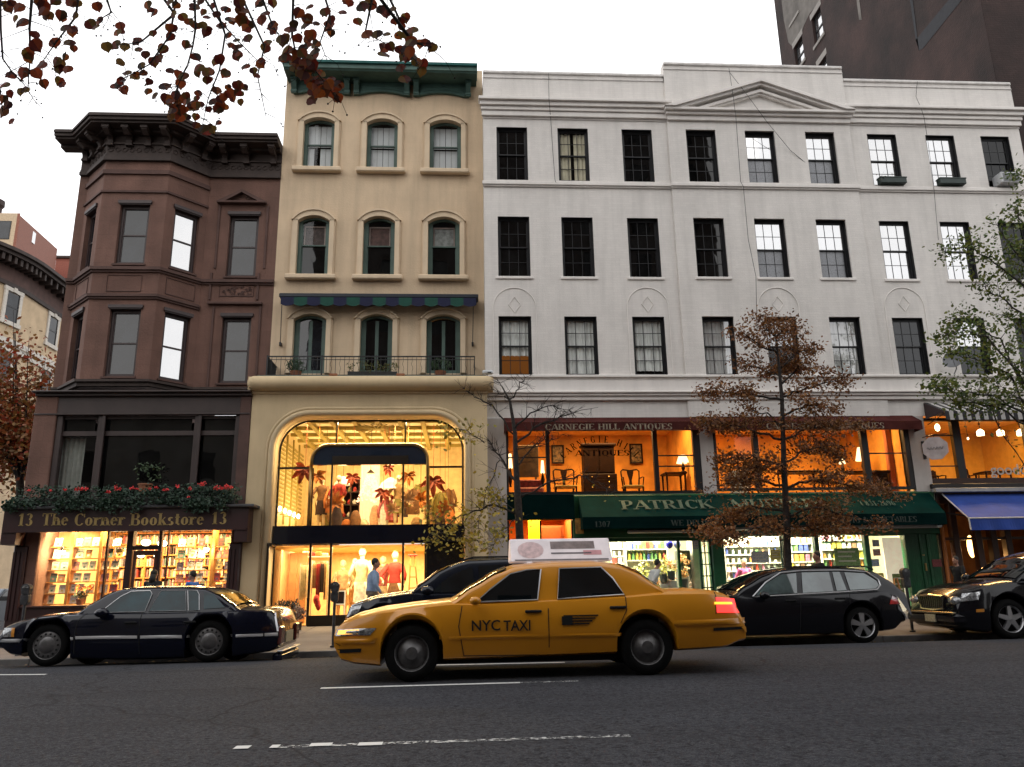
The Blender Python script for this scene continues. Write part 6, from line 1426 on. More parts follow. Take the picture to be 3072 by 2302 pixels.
# ---- antiques in the upper shops
def item(name, lbl, cat, u, v, y, grp=None): p = P(u, v, y); return thing(name, lbl, cat, (p.x, y, p.z), grp)
def pic(lbl, u0, u1, v0, v1, y, m, shape='r'):
    x0, x1 = px(u0, v0, y), px(u1, v0, y); z0, z1 = pz(u0, v1, y), pz(u0, v0, y); T = thing('framed_picture' if shape == 'r' else 'oval_mirror', lbl, 'picture' if shape == 'r' else 'mirror', ((x0+x1)/2, y, z0))
    b = MB()
    if shape == 'r':
        f_ = .05; b.box(x0, x1, y-.03, y, z0, z0+f_); b.box(x0, x1, y-.03, y, z1-f_, z1); b.box(x0, x0+f_, y-.03, y, z0+f_, z1-f_); b.box(x1-f_, x1, y-.03, y, z0+f_, z1-f_); b.build('frame', woodd, T); b = MB(); b.box(x0+f_, x1-f_, y-.012, y-.004, z0+f_, z1-f_); b.build('canvas', m, T)
    else:
        c = ((x0+x1)/2, (z0+z1)/2); pts = [((x1-x0)/2*math.cos(a*math.pi/12), (z1-z0)/2*math.sin(a*math.pi/12)) for a in range(24)]
        b.tube([(c[0]+p[0], y-.02, c[1]+p[1]) for p in pts], .025, 5, closed=True); b.build('frame', woodd, T); b = MB(); b.poly([(c[0]+p[0]*.95, y-.02, c[1]+p[1]*.95) for p in pts]); b.build('glass', m, T)
yb = YW+3.5
pm = mat('old_painting', (.20, .12, .04), .5, var=.6, sc=14)
pic('dark framed picture left of the tall cabinet in the first antiques window', 1653, 1691, 1336, 1392, yb, pm); pic('dark framed picture right of the tall cabinet in the first antiques window', 1887, 1926, 1332, 1392, yb, pm)
pic('small light picture in the right pane of the first antiques window', 2050, 2068, 1315, 1348, yb, mat('sketch', (.45, .28, .10), .6, var=.3, sc=10))
pic('large light framed picture behind the lamp in the second antiques window', 2545, 2585, 1315, 1360, yb, mat('sketch2', (.50, .32, .12), .6, var=.2, sc=10)); pic('square picture in the right pane of the second antiques window', 2618, 2642, 1322, 1352, yb, pm)
mir = mat('mirror', (.6, .5, .3), .06, metal=1, var=0); pic('oval mirror in the second antiques window', 2508, 2533, 1338, 1385, yb, mir, 'o'); pic('tall oval mirror in the far right upper shop window', 2978, 3004, 1354, 1394, YW+3.9, mat('mirror_green', (.18, .19, .08), .2, metal=.5, var=0), 'o')
def floorz(): return zu0-.018
def cabinet(name, lbl, u0, u1, vt, y, dr_rows, m=woodd, bot=None):
    x0, x1 = px(u0, 1400, y), px(u1, 1400, y); z1 = pz((u0+u1)/2, vt, y); z0 = bot or floorz()
    T = thing(name, lbl, 'cabinet', ((x0+x1)/2, y, z0)); b = MB(); zm = z0+(z1-z0)*.45
    b.bbox(x0, x1, y, y+.5, z0+.08, zm, .015); b.bbox(x0+.04, x1-.04, y+.05, y+.5, zm+.002, z1-.08, .015); b.bbox(x0-.02, x1+.02, y-.02, y+.5, z1-.078, z1, .02)
    for x in (x0, x1-.07): b.box(x, x+.07, y, y+.07, z0, z0+.08)
    b.build('carcass', m, T); b = MB()
    for k in range(dr_rows): za_ = z0+.10+(zm-z0-.12)*k/dr_rows; b.bbox(x0+.03, x1-.03, y-.015, y-.001, za_+.01, za_+(zm-z0-.12)/dr_rows, .005)
    b.build('drawer', m, T); b = MB(); xm = (x0+x1)/2
    for s_ in (x0+.06, xm+.01): b.bbox(s_, s_+(x1-x0)/2-.08, y+.035, y+.049, zm+.04, z1-.11, .01)
    b.build('cupboard_door', m, T); b = MB()
    for k in range(dr_rows):
        za_ = z0+.10+(zm-z0-.12)*(k+.5)/dr_rows
        for s_ in (x0+(x1-x0)*.25, x0+(x1-x0)*.75): b.ball((s_, y-.025, za_), .016, 5)
    b.build('knob', mat('brass2', (.5, .35, .12), .3, metal=.9), T)
def chair(name, lbl, u0, u1, vt, y, m=woodd, arms=True):
    x0, x1 = px(u0, 1440, y), px(u1, 1440, y); z0 = floorz(); z1 = pz((u0+u1)/2, vt, y); T = thing(name, lbl, 'chair', ((x0+x1)/2, y, z0)); w_ = x1-x0
    zs_ = z0+(z1-z0)*.42; b = MB(); b.bbox(x0+.04, x1-.04, y, y+.45, zs_-.06, zs_, .02); b.build('seat', mat('olive_seat', (.16, .12, .03), .8), T)
    for xx, yy in ((x0+.05, y+.02), (x1-.09, y+.02), (x0+.08, y+.42), (x1-.12, y+.42)): b = MB(); b.tube([(xx+.02, yy, z0), (xx+.02, yy, z0+.15), (xx+.02, yy, zs_-.05)], [.018, .022, .03], 6); b.build('leg', m, T)
    b = MB(); yb2 = y+.44; b.tube([(x0+.10, yb2, zs_-.04), (x0+.07, yb2+.03, zs_+.25), (x0+.06, yb2+.06, z1-.05), (x0+.12, yb2+.06, z1), ((x0+x1)/2, yb2+.06, z1-.03), (x1-.12, yb2+.06, z1), (x1-.06, yb2+.06, z1-.05), (x1-.07, yb2+.03, zs_+.25), (x1-.10, yb2, zs_-.04)], .022, 6)
    xm = (x0+x1)/2; b.prism([(xm-.05, zs_), (xm+.05, zs_), (xm+.035, zs_+.18), (xm+.09, z1-.12), (xm+.10, z1-.03), (xm-.10, z1-.03), (xm-.09, z1-.12), (xm-.035, zs_+.18)], yb2+.02, yb2+.045); b.build('backrest', m, T)
    if arms:
        for s_, xx in ((-1, x0+.06), (1, x1-.06)): b = MB(); b.tube([(xx, yb2, zs_+.24), (xx+s_*.03, y+.2, zs_+.25), (xx+s_*.03, y+.04, zs_+.22), (xx, y+.06, zs_)], .018, 6); b.build('arm', m, T)
def lamp(name, lbl, u, v0, v1, y, hgt, r, zbase=None, m=None):
    x = px(u, v0, y); z1, z0 = pz(u, v0, y), pz(u, v1, y); T = thing(name, lbl, 'lamp', (x, y, zbase or z0-hgt)); zb_ = zbase or z0-hgt
    b = MB(); b.lathe([(r, z0), (r*.55, z1)], (x, y, 0), 16); b.build('lamp_shade', m or emis('lamp_shade_glow', (1, .70, .34), 2.2), T, smooth=True)
    b = MB(); b.lathe([(.001, zb_), (r*.5, zb_), (r*.45, zb_+.03), (.03, zb_+.06), (.06, zb_+(z0-zb_)*.5), (.02, z0), (.02, z0+.03)], (x, y, 0), 12); b.build('base', woodd, T, smooth=30)
def table(name, lbl, u0, u1, vt, y, m=woodd, d=.6):
    x0, x1 = px(u0, vt, y), px(u1, vt, y); z1 = pz((u0+u1)/2, vt, y); z0 = floorz(); T = thing(name, lbl, 'table', ((x0+x1)/2, y, z0))
    b = MB(); b.bbox(x0, x1, y, y+d, z1-.05, z1, .012); b.build('table_top', m, T)
    for xx in (x0+.06, x1-.06):
        for yy in (y+.06, y+d-.06): b = MB(); b.tube([(xx, yy, z0), (xx, yy, z1-.05)], [.018, .03], 6); b.build('leg', m, T)
    return z1
cabinet('tall_cabinet', 'tall dark antique cabinet in the middle of the first antiques window', 1749, 1850, 1330, YW+1.3, 4)
chair('armchair', 'carved wooden armchair left of the tall cabinet, turned away', 1660, 1736, 1401, YW+1.1); chair('armchair', 'carved wooden armchair right of the tall cabinet', 1868, 1936, 1402, YW+1.1)
z_t = table('side_table', 'dark round edged table under the lamp in the first antiques window', 1995, 2062, 1416, YW+1.1); lamp('table_lamp', 'lit table lamp in the right pane of the first antiques window', 2047, 1366, 1390, YW+1.3, .2, .19, z_t+.002)
b = MB(); y = YW+1.0; b.bbox(px(1546, 1400, y), px(1616, 1400, y), y, y+.05, pz(1580, 1432, y), pz(1580, 1336, y), .01); b.box(px(1550, 1400, y), px(1556, 1400, y), y, y+.05, floorz(), pz(1580, 1432, y)); b.box(px(1604, 1400, y), px(1610, 1400, y), y, y+.05, floorz(), pz(1580, 1432, y)); tag(b.build('folding_screen', mat('screen_brown', (.10, .06, .03), .6, var=.3, sc=7)), 'brown folding screen in the left pane of the first antiques window', 'screen')
T = item('sofa', 'small red sofa below the folding screen in the first antiques window', 'sofa', 1580, 1468, YW+.55); y = YW+.5; x0, x1 = px(1548, 1450, y), px(1632, 1450, y); rs = mat('red_damask', (.22, .03, .02), .7, var=.4, sc=14)
b = MB(); b.bbox(x0, x1, y, y+.4, floorz()+.1, floorz()+.26, .04); b.build('seat', rs, T); b = MB(); b.bbox(x0, x1, y+.36, y+.46, floorz()+.2, pz(1580, 1434, y), .04); b.build('backrest', rs, T)
for xx in (x0+.04, x1-.04): b = MB(); b.tube([(xx, y+.05, floorz()), (xx, y+.05, floorz()+.1)], .02, 6); b.build('leg', woodd, T)
lamp('floor_lamp', 'glowing wall lamp at the left edge of the first antiques window', 1530, 1362, 1405, YW+.8, .5, .07, floorz()+.3); lamp('floor_lamp', 'glowing lamp right of the folding screen in the first antiques window', 1627, 1382, 1420, YW+.8, .5, .06, floorz()+.3)
for lbl, u in (('ceiling light of the first antiques shop, left one', 1755), ('ceiling light of the first antiques shop, right one', 1828)):
    y = YW+1.6; x, z = px(u, 1300, y), zu1+.1; T = thing('ceiling_light', lbl, 'lamp', (x, y, z)); b = MB(); b.ball((x, y, z), .12, 8, (1.3, 1.3, .6)); b.build('bowl', emis('ceiling_bowl', (1, .85, .55), 6), T, smooth=True); b = MB(); b.tube([(x, y, z+.05), (x, y, zu1+.24)], .012, 5); b.build('stem', woodd, T)
lamp('table_lamp', 'big lit table lamp behind the second antiques window', 2583, 1343, 1382, YW+1.7, .35, .20); lamp('table_lamp', 'small bright lamp left of the big one in the second antiques window', 2525, 1378, 1392, YW+1.7, .3, .10)
table('sideboard', 'long sideboard under the big lamp in the second antiques window', 2500, 2640, 1412, YW+1.5); cabinet('low_cabinet', 'low dark chest in the right pane of the second antiques window', 2624, 2668, 1411, YW+.9, 3)
table('round_table', 'dark table in the middle of the second antiques window, behind the tree', 2350, 2470, 1411, YW+.9); chair('armchair', 'orange lit armchair in the second antiques window', 2520, 2562, 1410, YW+.7, wood)
b = MB(); y = YW+.6; b.bbox(px(2188, 1440, y), px(2246, 1440, y), y, y+.05, floorz()+.02, pz(2215, 1412, y), .01); tag(b.build('white_board', mat('board_white', (.62, .62, .52), .6)), 'plain whitish board leaning in the left pane of the second antiques window', 'board')
b = MB(); y = YW+.9; b.bbox(px(2668, 1400, y), px(2686, 1400, y), y, y+.15, floorz(), zu1+.2, .02); tag(b.build('wood_column', mat('red_wood', (.25, .06, .02), .5)), 'reddish wooden column in the right pane of the second antiques window', 'column')
table('shop_table', 'table with chairs in the far right upper shop window', 2955, 3040, 1412, YW+1.4); chair('shop_chair', 'dark chair at the left of the far right upper shop window', 2910, 2945, 1398, YW+1.2); chair('shop_chair', 'small dark chair in the narrow left pane of the far right shop window', 2815, 2845, 1405, YW+1.0)
pend = emis('pendant_glow', (1, .78, .42), 7)
for i, u in enumerate((2941, 3001, 3061)):
    y = YW+1.5; x, z = px(u, 1298, y), pz(u, 1298, y); T = thing('pendant_lamp', 'glowing pendant lamp in the far right upper shop, %s from the left' % ORD[i], 'lamp', (x, y, z), 'pendant lamps of the far right shop'); b = MB(); b.lathe([(.10, z-.09), (.10, z+.04), (.03, z+.10), (.001, z+.1)], (x, y, 0), 12); b.build('shade', pend, T, smooth=30); b = MB(); b.tube([(x, y, z+.1), (x, y, zu1+.33)], .01, 4); b.ball((x, y, z+.26), .035, 6); b.build('stem', pend if False else woodd, T)
for lbl, u, v, r in (('bright oval spotlight in the top left pane of the far right shop', 2812, 1283, .10), ('small spotlight right of the bright oval one', 2866, 1298, .035), ('small bulb left of the pendant lamps in the far right shop', 2904, 1316, .035)):
    y = YW+1.0; x, z = px(u, v, y), pz(u, v, y); T = thing('spotlight', lbl, 'lamp', (x, y, z)); b = MB(); b.ball((x, y, z), r, 8, (.7, .7, 1.1)); b.build('bulb', pend, T, smooth=True); b = MB(); b.tube([(x, y, z+r*.8), (x+.02, y+.05, zu1+.33)], .008, 4); b.build('stem', woodd, T)
# window lettering on the antiques glass
ink = mat('window_ink', (.004, .002, .002), .9, spec=.0)
def arc_text(body, uc, vc, rad, a0, a1, h, par, y):
    c = P(uc, vc, y); b = MB(); n = len(body)
    for i, ch in enumerate(body):
        if ch == ' ': continue
        a = R_(a0+(a1-a0)*i/(n-1)); w_ = GL[ch][0]*h*.8
        def f(x, z, a=a): return (c.x+math.sin(a)*(rad+z)+math.cos(a)*x, y, c.z+math.cos(a)*(rad+z)-math.sin(a)*x)
        glyph(b, ch, -w_/2, 0, h*.8, h, f)
    b.build('arc_lettering', ink, par)
for w_, uc, ue in ((w1, 1805, 1808), (w2, 2440, 2436)):
    dv = 0 if w_ is w1 else -6
    arc_text('CARNEGIE HILL', uc, 1470+dv, 1.30, -47, 47, .19, w_, YW+.075)
    letters('ANTIQUES', px(ue-82, 1358, YW), px(ue+82, 1358, YW), pz(ue, 1367+dv, YW), .16, YW+.079, ink, w_)
text('goodde', px(2974, 1420, YW+.05), YW+.07, pz(3000, 1424, YW+.05), .42, mat('frost_letter', (.5, .48, .45), .5), w3, align='LEFT', ext=.002, font='b')
# ------------------------------------------------------------------ clothes shop under the yellow house
YGl = YS+.36
def gx_(u, v=1600): return px(u, v, YGl)
def gzz(v, u=1115): return pz(u, v, YGl)
g0 = gz(-3, 21)+.02
zbt, zbb = pz(1115, 1575, YGl-.2), pz(1115, 1630, YGl-.2)
bronze = mat('bronze_frame', (.03, .022, .014), .35, metal=.4)
fx0, fx1 = ox0+.01, ox1-.01
cz1 = oz-.16
# glow painted reveal is simply the stucco lit by the shop; frame of the big glazing
b = MB(); b.tube(archpath(fx0+.03, fx1-.03, oz-.05, orad-.03, YGl, g0), .03, 5)
for u in (1011, 1216): x = gx_(u, 1300); b.box(x-.02, x+.02, YGl-.02, YGl+.03, gzz(1341), oz-.05)
b.box(fx0, gx_(936, 1403), YGl-.02, YGl+.03, gzz(1406), gzz(1400)); b.box(gx_(1286, 1403), fx1, YGl-.02, YGl+.03, gzz(1406), gzz(1400))
for u in (936, 1286): x = gx_(u, 1480); b.box(x-.02, x+.02, YGl-.02, YGl+.03, zbt, gzz(1403))
for u in (994, 1209): x = gx_(u, 1480); b.box(x-.022, x+.022, YGl-.04, YGl+.03, zbt, gzz(1396))
for u in (928, 990, 1208, 1276): x = gx_(u, 1740); b.box(x-.028, x+.028, YGl-.03, YGl+.04, g0, zbb)
b.box(gx_(928, 1740), gx_(1276, 1740), YGl-.06, YGl+.05, g0-.1, g0+.24)
b.build('shopfront_frame', bronze, YB)
b = MB(); b.box(fx0, fx1, YGl-.20, YGl+.25, zbb, zbt); b.build('black_beam', mat('black_fascia', (.004, .005, .011), .15, coat=.5), YB)
x0, x1 = gx_(938, 1400), gx_(1284, 1400); zt_, zb_ = gzz(1338), gzz(1397); r_ = .42
pts = [(x0, zb_), (x0, zt_-r_)]+[(x0+r_*(1-math.cos(k*math.pi/16)), zt_-r_*(1-math.sin(k*math.pi/16))) for k in range(1, 9)]+[(x1-r_*(1-math.sin(k*math.pi/16)), zt_-r_*(1-math.cos(k*math.pi/16))) for k in range(0, 8)]+[(x1, zt_-r_), (x1, zb_)]
b = MB(); b.prism(pts, YGl-.16, YGl-.01); b.build('blue_black_hood', mat('gloss_blue_black', (.012, .02, .035), .12, coat=1, spec=.8), YB)
b = MB(); b.tube([(p[0], YGl-.17, p[1]) for p in pts]+[(x1+.02, YGl-.1, zbt)], .045, 7); b.tube([(x0-.02, YGl-.1, zbt), (pts[0][0]-.02, YGl-.12, pts[0][1])], .045, 7); b.build('hood_trim', mat('gold_trim', (.35, .22, .08), .3, metal=.8), YB, smooth=True)
b = MB(); b.box(gx_(1000, 1390), gx_(1226, 1390), YGl-.19, YGl-.165, gzz(1395), gzz(1371)); b.build('hood_panel', bronze, YB)
q = MB(); ap = archpath(fx0+.03, fx1-.03, oz-.05, orad-.03, YGl, zbt); q.poly(list(reversed(ap))); q.build('upper_pane', g_shop, YB)
for a, c in ((832, 928), (928, 990), (990, 1208), (1208, 1276)):
    if a == 832: continue
    q = MB(); q.poly([(gx_(a, 1740), YGl+.01, g0+.2), (gx_(c, 1740), YGl+.01, g0+.2), (gx_(c, 1740), YGl+.01, zbb), (gx_(a, 1740), YGl+.01, zbb)]); q.build('shop_pane', g_shop, YB)
b = MB(); b.bbox(gx_(1278, 1740), fx1, YGl-.1, YGl+.2, g0-.1, zbb, .02); b.build('side_panel', mat('black_marble', (.01, .009, .010), .15, coat=.6, var=.4), YB)
# open glass door on the left with a warm jamb
b = MB(); b.bbox(px(797, 1740, YS-.05), px(800, 1740, YS-.05)+.03, YS-.12, YS-.06, g0, pz(800, 1632, YS), .01); b.bbox(px(800, 1640, YS-.1), px(826, 1640, YS+.3), YS-.1, YS+.3, pz(800, 1640, YS), pz(800, 1630, YS), .01); b.build('door_frame', bronze, YB)
# interior: two floors
cw = mat('shop_cream_wall', (.78, .60, .32), .7); cc_ = mat('shop_ceiling', (.80, .68, .42), .7); bm_ = mat('olive_beam', (.34, .26, .07), .6)
RX0, RX1 = fx0-.25, fx1+.2
room(YB, RX0, RX1, YGl+.1, YGl+5, zbt-.02, cz1+.25, cw, cw, cc_)
room(YB, RX0, RX1, YGl+.1, YGl+5, g0, zbb-.02, cw, wood, cc_)
YWM = (1, .74, .36)
area('shop_light', (RX0+RX1)/2, YGl+.45, zbb-.06, RX1-RX0-.8, .3, 190, YWM, (0, 0, 0), YB)
area('shop_light', (RX0+RX1)/2, YGl+2.8, zbb-.06, RX1-RX0-.8, 2.4, 330, YWM, (0, 0, 0), YB)
b = MB(); zc_ = cz1+.25
for k in range(8): x = RX0+.3+k*.62; b.box(x-.06, x+.06, YGl+.1, YGl+5, zc_-.12, zc_-.002)
for k in range(5): y = YGl+.5+k*1.0; b.box(RX0, RX1, y-.05, y+.05, zc_-.10, zc_-.003)
b.build('ceiling_beams', bm_, YB)
b = MB(); xm = gx_(1118, 1290); n = 22
for k in range(n): a = 2*math.pi*k/n; c, s_ = math.cos(a), math.sin(a); b.tube([(xm+.15*c, YGl+1.1+.12*s_, zc_-.15), (xm+.75*c, YGl+1.1+.6*s_, zc_-.14)], .018, 4)
b.lathe([(.001, zc_-.2), (.14, zc_-.18), (.16, zc_-.13)], (xm, YGl+1.1, 0), 12); b.build('ceiling_rosette', bm_, YB)
for k in range(5):                                         # two unseen area lights below are added to brighten the upper showroom
    pass
area('shop_light', (RX0+RX1)/2, YGl+.30, cz1+.1, RX1-RX0-1.6, .2, 280, YWM, (0, 0, 0), YB)
area('shop_light', (RX0+RX1)/2, YGl+2.6, zbt+.06, RX1-RX0-.8, 1.6, 220, YWM, (R_(180), 0, 0), YB)
# louvred panels and bulb row on the left wall of the upper showroom
b = MB()
for k in range(5):
    y = YGl+.25+k*.85; b.box(RX0+.002, RX0+.05, y, y+.06, zbt+.2, zc_-.15)
    for j in range(16): z = zbt+.7+j*.12; b.box(RX0+.002, RX0+.035, y+.14, y+.72, z, z+.05)
b.build('louvre_panel', bm_, YB)
bulb = emis('bulb_glow', (1, .80, .48), 14)
for k in range(6):
    y = YGl+.35+k*.62; T = thing('wall_bulb', 'small glowing bulb, %s of the row on the upper left clothes shop wall' % ORD[k], 'lamp', (RX0+.12, y, zbt+.55), 'bulb row in the clothes shop'); b = MB(); b.ball((RX0+.14, y, zbt+.55), .045, 6, (1, 1, 1.6)); b.build('bulb', bulb, T, smooth=True); b = MB(); b.box(RX0+.01, RX0+.12, y-.02, y+.02, zbt+.44, zbt+.47); b.build('holder', bm_, T)
# giant paper leaves
def leafmat(n, c): return mat('paper_leaf_'+n, c, .6, var=.35, sc=5, transl=.15)
lr, lo_, lp = leafmat('red', (.42, .07, .02)), leafmat('orange', (.62, .20, .03)), leafmat('peach', (.75, .42, .18))
def bigleaf(lbl, u, v, y, size, m, rot):
    c = P(u, v, y); b = MB(); n = 7
    for k in range(n):
        a = R_(rot+(k-(n-1)/2)*38+rnd.uniform(-8, 8)); L = size*(1-.1*abs(k-(n-1)/2))*rnd.uniform(.75, 1.1); d = Vector((math.sin(a), rnd.uniform(-.25, .1), math.cos(a))).normalized(); q = Vector((math.cos(a), 0, -math.sin(a)))*size*.17
        i = len(b.v); pr = None
        for t_, w_ in ((0, .35), (.3, .9), (.6, 1.), (.85, .55), (1, .03)):
            p = c+d*L*t_+Vector((0, -.12*size*math.sin(t_*2.6), -.10*size*t_*t_)); cur = (p-q*w_, p+Vector((0, .03, 0)), p+q*w_)
            if pr: b.poly([pr[0], pr[1], cur[1], cur[0]]); b.poly([pr[1], pr[2], cur[2], cur[1]])
            pr = cur
    b.tube([c, c+Vector((0, .05, 0)), (c.x, c.y+.05, zc_-.1 if size > .1 else c.z+.1)], .006, 4)
    tag(b.build('paper_leaf', m, smooth=False), lbl, 'leaf decoration', 'giant paper leaves in the clothes shop')
for i, (lbl, u, v, y, s_, m, r) in enumerate((
    ('giant red paper leaf hanging by the left mullion of the upper clothes window', 915, 1405, .35, .42, lr, 200), ('orange paper leaf below the left end of the blue black hood', 952, 1425, .5, .34, lo_, 150), ('small red paper leaf above the white hat shape, left centre', 1058, 1430, .7, .30, lr, 180),
    ('red paper leaf at the top right of the centre panes', 1165, 1402, .8, .26, lr, 160), ('orange paper leaf in the right pane under the hood', 1224, 1425, .5, .30, lo_, 170), ('long red paper leaf in the far right upper pane', 1300, 1440, .6, .46, lr, 175),
    ('peach paper leaf low in the right pane beside the hood', 1222, 1500, .6, .34, lp, 20), ('wide orange paper leaf low behind the hood pane on the right', 1262, 1500, .9, .36, lo_, 60), ('pink red paper leaf in the middle of the upper window', 1150, 1475, .7, .30, lr, 200), ('peach paper leaf low in the centre left', 1005, 1510, .6, .38, lo_, 10),
    ('orange paper leaf low right of the bright column', 1180, 1530, .5, .28, lp, 340), ('orange paper leaf low at the far right pane', 1335, 1530, .6, .36, lo_, 330))):
    bigleaf(lbl, u, v, YGl+y, s_, m, r)
# displays of the upper showroom
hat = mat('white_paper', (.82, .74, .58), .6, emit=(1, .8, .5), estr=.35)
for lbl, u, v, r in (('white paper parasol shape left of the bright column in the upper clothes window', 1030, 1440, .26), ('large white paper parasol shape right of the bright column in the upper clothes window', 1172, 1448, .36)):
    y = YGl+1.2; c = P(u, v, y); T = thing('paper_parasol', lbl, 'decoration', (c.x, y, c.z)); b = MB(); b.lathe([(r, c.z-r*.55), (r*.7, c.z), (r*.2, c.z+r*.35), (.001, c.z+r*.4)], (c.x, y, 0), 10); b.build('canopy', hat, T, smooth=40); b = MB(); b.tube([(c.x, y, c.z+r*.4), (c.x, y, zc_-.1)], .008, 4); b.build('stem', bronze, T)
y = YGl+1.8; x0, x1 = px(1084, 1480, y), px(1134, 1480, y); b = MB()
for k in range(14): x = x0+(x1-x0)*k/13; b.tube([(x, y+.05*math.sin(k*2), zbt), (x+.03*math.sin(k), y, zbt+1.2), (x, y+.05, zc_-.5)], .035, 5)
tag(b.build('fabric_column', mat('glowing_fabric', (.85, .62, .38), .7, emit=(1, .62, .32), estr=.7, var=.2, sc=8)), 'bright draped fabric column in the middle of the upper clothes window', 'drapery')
def body(name, lbl, x, y, z, h, skin, top, low, arms=(0, 0), turn=0, stand=True, cat='mannequin', grp=None, topcol=None):
    'dress form: head, torso and limbs on a stand'
    T = thing(name, lbl, cat, (x, y, z), grp); s_ = h/1.78; Mx = Matrix.Translation((x, y, z)) @ Matrix.Rotation(R_(turn), 4, 'Z') @ Matrix.Scale(s_, 4)
    b = MB()
    b.ball((0, 0, 1.66), .105, 8, (.85, .95, 1.15)); b.tube([(0, .01, 1.45), (0, .01, 1.58)], [.06, .05], 8)
    for sx__ in (-1, 1):
        b.tube([(sx__*.10, 0, .95), (sx__*.10, -.02, .5), (sx__*.10, .01, .08)], [.10, .06, .04], 8); b.bbox(sx__*.10-.045, sx__*.10+.045, -.16, .07, 0, .07, .02)
        a = arms[0 if sx__ < 0 else 1]; el = (sx__*(.27+.12*a), -.02-.1*a, 1.16); b.tube([(sx__*.19, 0, 1.40), el, (sx__*(.28-.06*a), -.10-.16*a, .93+.1*a)], [.05, .04, .028], 7); b.ball((sx__*(.28-.06*a), -.11-.16*a, .89+.1*a), .04, 5, (.8, .8, 1.4))
    b.xf(Mx); b.build('figure', skin, T, smooth=True)
    b = MB(); pr_ = [(.001, .84), (.155, .84), (.15, 1.0), (.125, 1.14), (.16, 1.30), (.17, 1.40), (.11, 1.47), (.05, 1.49)]; b.lathe(pr_, (0, 0, 0), 14)
    for k in range(len(b.v)): v = b.v[k]; b.v[k] = (v[0]*1.15, v[1]*.75, v[2])
    for sx__ in (-1, 1):
        a = arms[0 if sx__ < 0 else 1]; b.tube([(sx__*.17, 0, 1.42), (sx__*(.27+.12*a), -.02-.1*a, 1.16), (sx__*(.275-.03*a), -.06-.12*a, 1.02+.05*a)], [.07, .06, .05], 7)
    b.xf(Mx); b.build('top', top, T, smooth=True)
    b = MB(); b.lathe([(.16, .96), (.17, .84), (.19, .6), (.2, .48)], (0, 0, 0), 14); 
    for k in range(len(b.v)): v = b.v[k]; b.v[k] = (v[0]*1.05, v[1]*.8, v[2])
    b.xf(Mx); b.build('skirt', low, T, smooth=True)
    if stand: b = MB(); b.lathe([(.001, 0), (.16, 0), (.16, .012), (.001, .02)], (0, .05, 0), 14); b.xf(Mx); b.build('stand', silv, T)
    return T
cl = {k: mat('cloth_'+k, c, .85, var=.25, sc=12) for k, c in dict(red=(.45, .04, .03), orange=(.60, .20, .05), cream=(.75, .62, .38), white=(.80, .74, .62), peach=(.72, .40, .22), brown=(.22, .10, .04), olive=(.25, .20, .05), pink=(.62, .16, .15), camel=(.45, .26, .10), dark=(.05, .025, .02)).items()}
manskin = mat('mannequin_ivory', (.80, .66, .45), .5)
for lbl, u, v, y, h, a, c, arms in (
    ('tall ivory mannequin in a cream jacket in the middle of the lower clothes window', 1088, 1642, .8, 1.85, 'cream', 'white', (.2, .2)), ('mannequin in a pale top at the left of the lower centre pane', 1030, 1680, 1.3, 1.65, 'peach', 'camel', (0, .6)),
    ('mannequin in a red coat right of the man, lower clothes window', 1186, 1652, .9, 1.85, 'red', 'brown', (.8, 0)), ('mannequin in a pink coat between the man and the red one', 1150, 1668, 1.2, 1.75, 'pink', 'cream', (0, .3)), ('mannequin in an olive jacket behind the ivory one', 1066, 1676, 1.9, 1.75, 'olive', 'camel', (.2, 0))):
    yy = YGl+y; x = px(u, v, yy); zt__ = pz(u, v, yy); hh = min(h, zt__-g0) ; body('mannequin', lbl, x, yy, g0, max(1.5, zt__-g0-.0) if zt__-g0 < 2.2 else h, manskin, cl[a], cl[c], arms, rnd.uniform(-25, 25))
for lbl, u, y, a, c in (('small mannequin in a red dress low in the upper clothes window, centre left', 1015, .9, 'red', 'orange'), ('mannequin in a camel cape at the right of the upper clothes window', 1195, 1.0, 'camel', 'olive'), ('mannequin in a brown jacket behind the left mullion upstairs', 965, 1.2, 'brown', 'dark')):
    yy = YGl+y; x = px(u, 1500, yy); body('mannequin', lbl, x, yy, zbt, 1.45, manskin, cl[a], cl[c], (.5, .2), rnd.uniform(-30, 30))
# glass bead chandelier and a dark display unit in the upper window
y = YGl+1.4; c = P(1112, 1420, y); T = thing('bead_chandelier', 'cascade of glowing peach glass beads in front of the fabric column upstairs', 'lamp', (c.x, y, c.z-.8)); b = MB()
for k in range(230): a = rnd.uniform(0, 6.28); h_ = rnd.random(); r = .10+.26*h_; b.ball((c.x+r*math.cos(a), y+r*math.sin(a), c.z-.75*h_-.05), rnd.uniform(.014, .03), 4)
b.build('beads', emis('peach_bead', (1, .60, .32), 2.2), T); b = MB(); b.lathe([(.001, c.z), (.12, c.z), (.02, c.z+.1), (.001, c.z+.1)], (c.x, y, 0), 12); b.tube([(c.x, y, c.z+.1), (c.x, y, zc_-.1)], .01, 4); b.build('canopy', bronze, T)
y = YGl+1.9; x0, x1 = px(1022, 1500, y), px(1078, 1500, y); z1_ = pz(1050, 1440, y); T = thing('display_unit', 'dark open display unit with small lit objects upstairs, left of the bead chandelier', 'shelf', ((x0+x1)/2, y, zbt)); b = MB()
for k in range(5): z = zbt+(z1_-zbt)*k/4; b.box(x0, x1, y, y+.3, z, z+.03)
for x in (x0, (x0+x1)/2, x1-.03): b.box(x, x+.03, y, y+.3, zbt, z1_)
b.box(x0, x1, y+.3, y+.32, zbt, z1_); b.build('frame', cl['dark'], T)
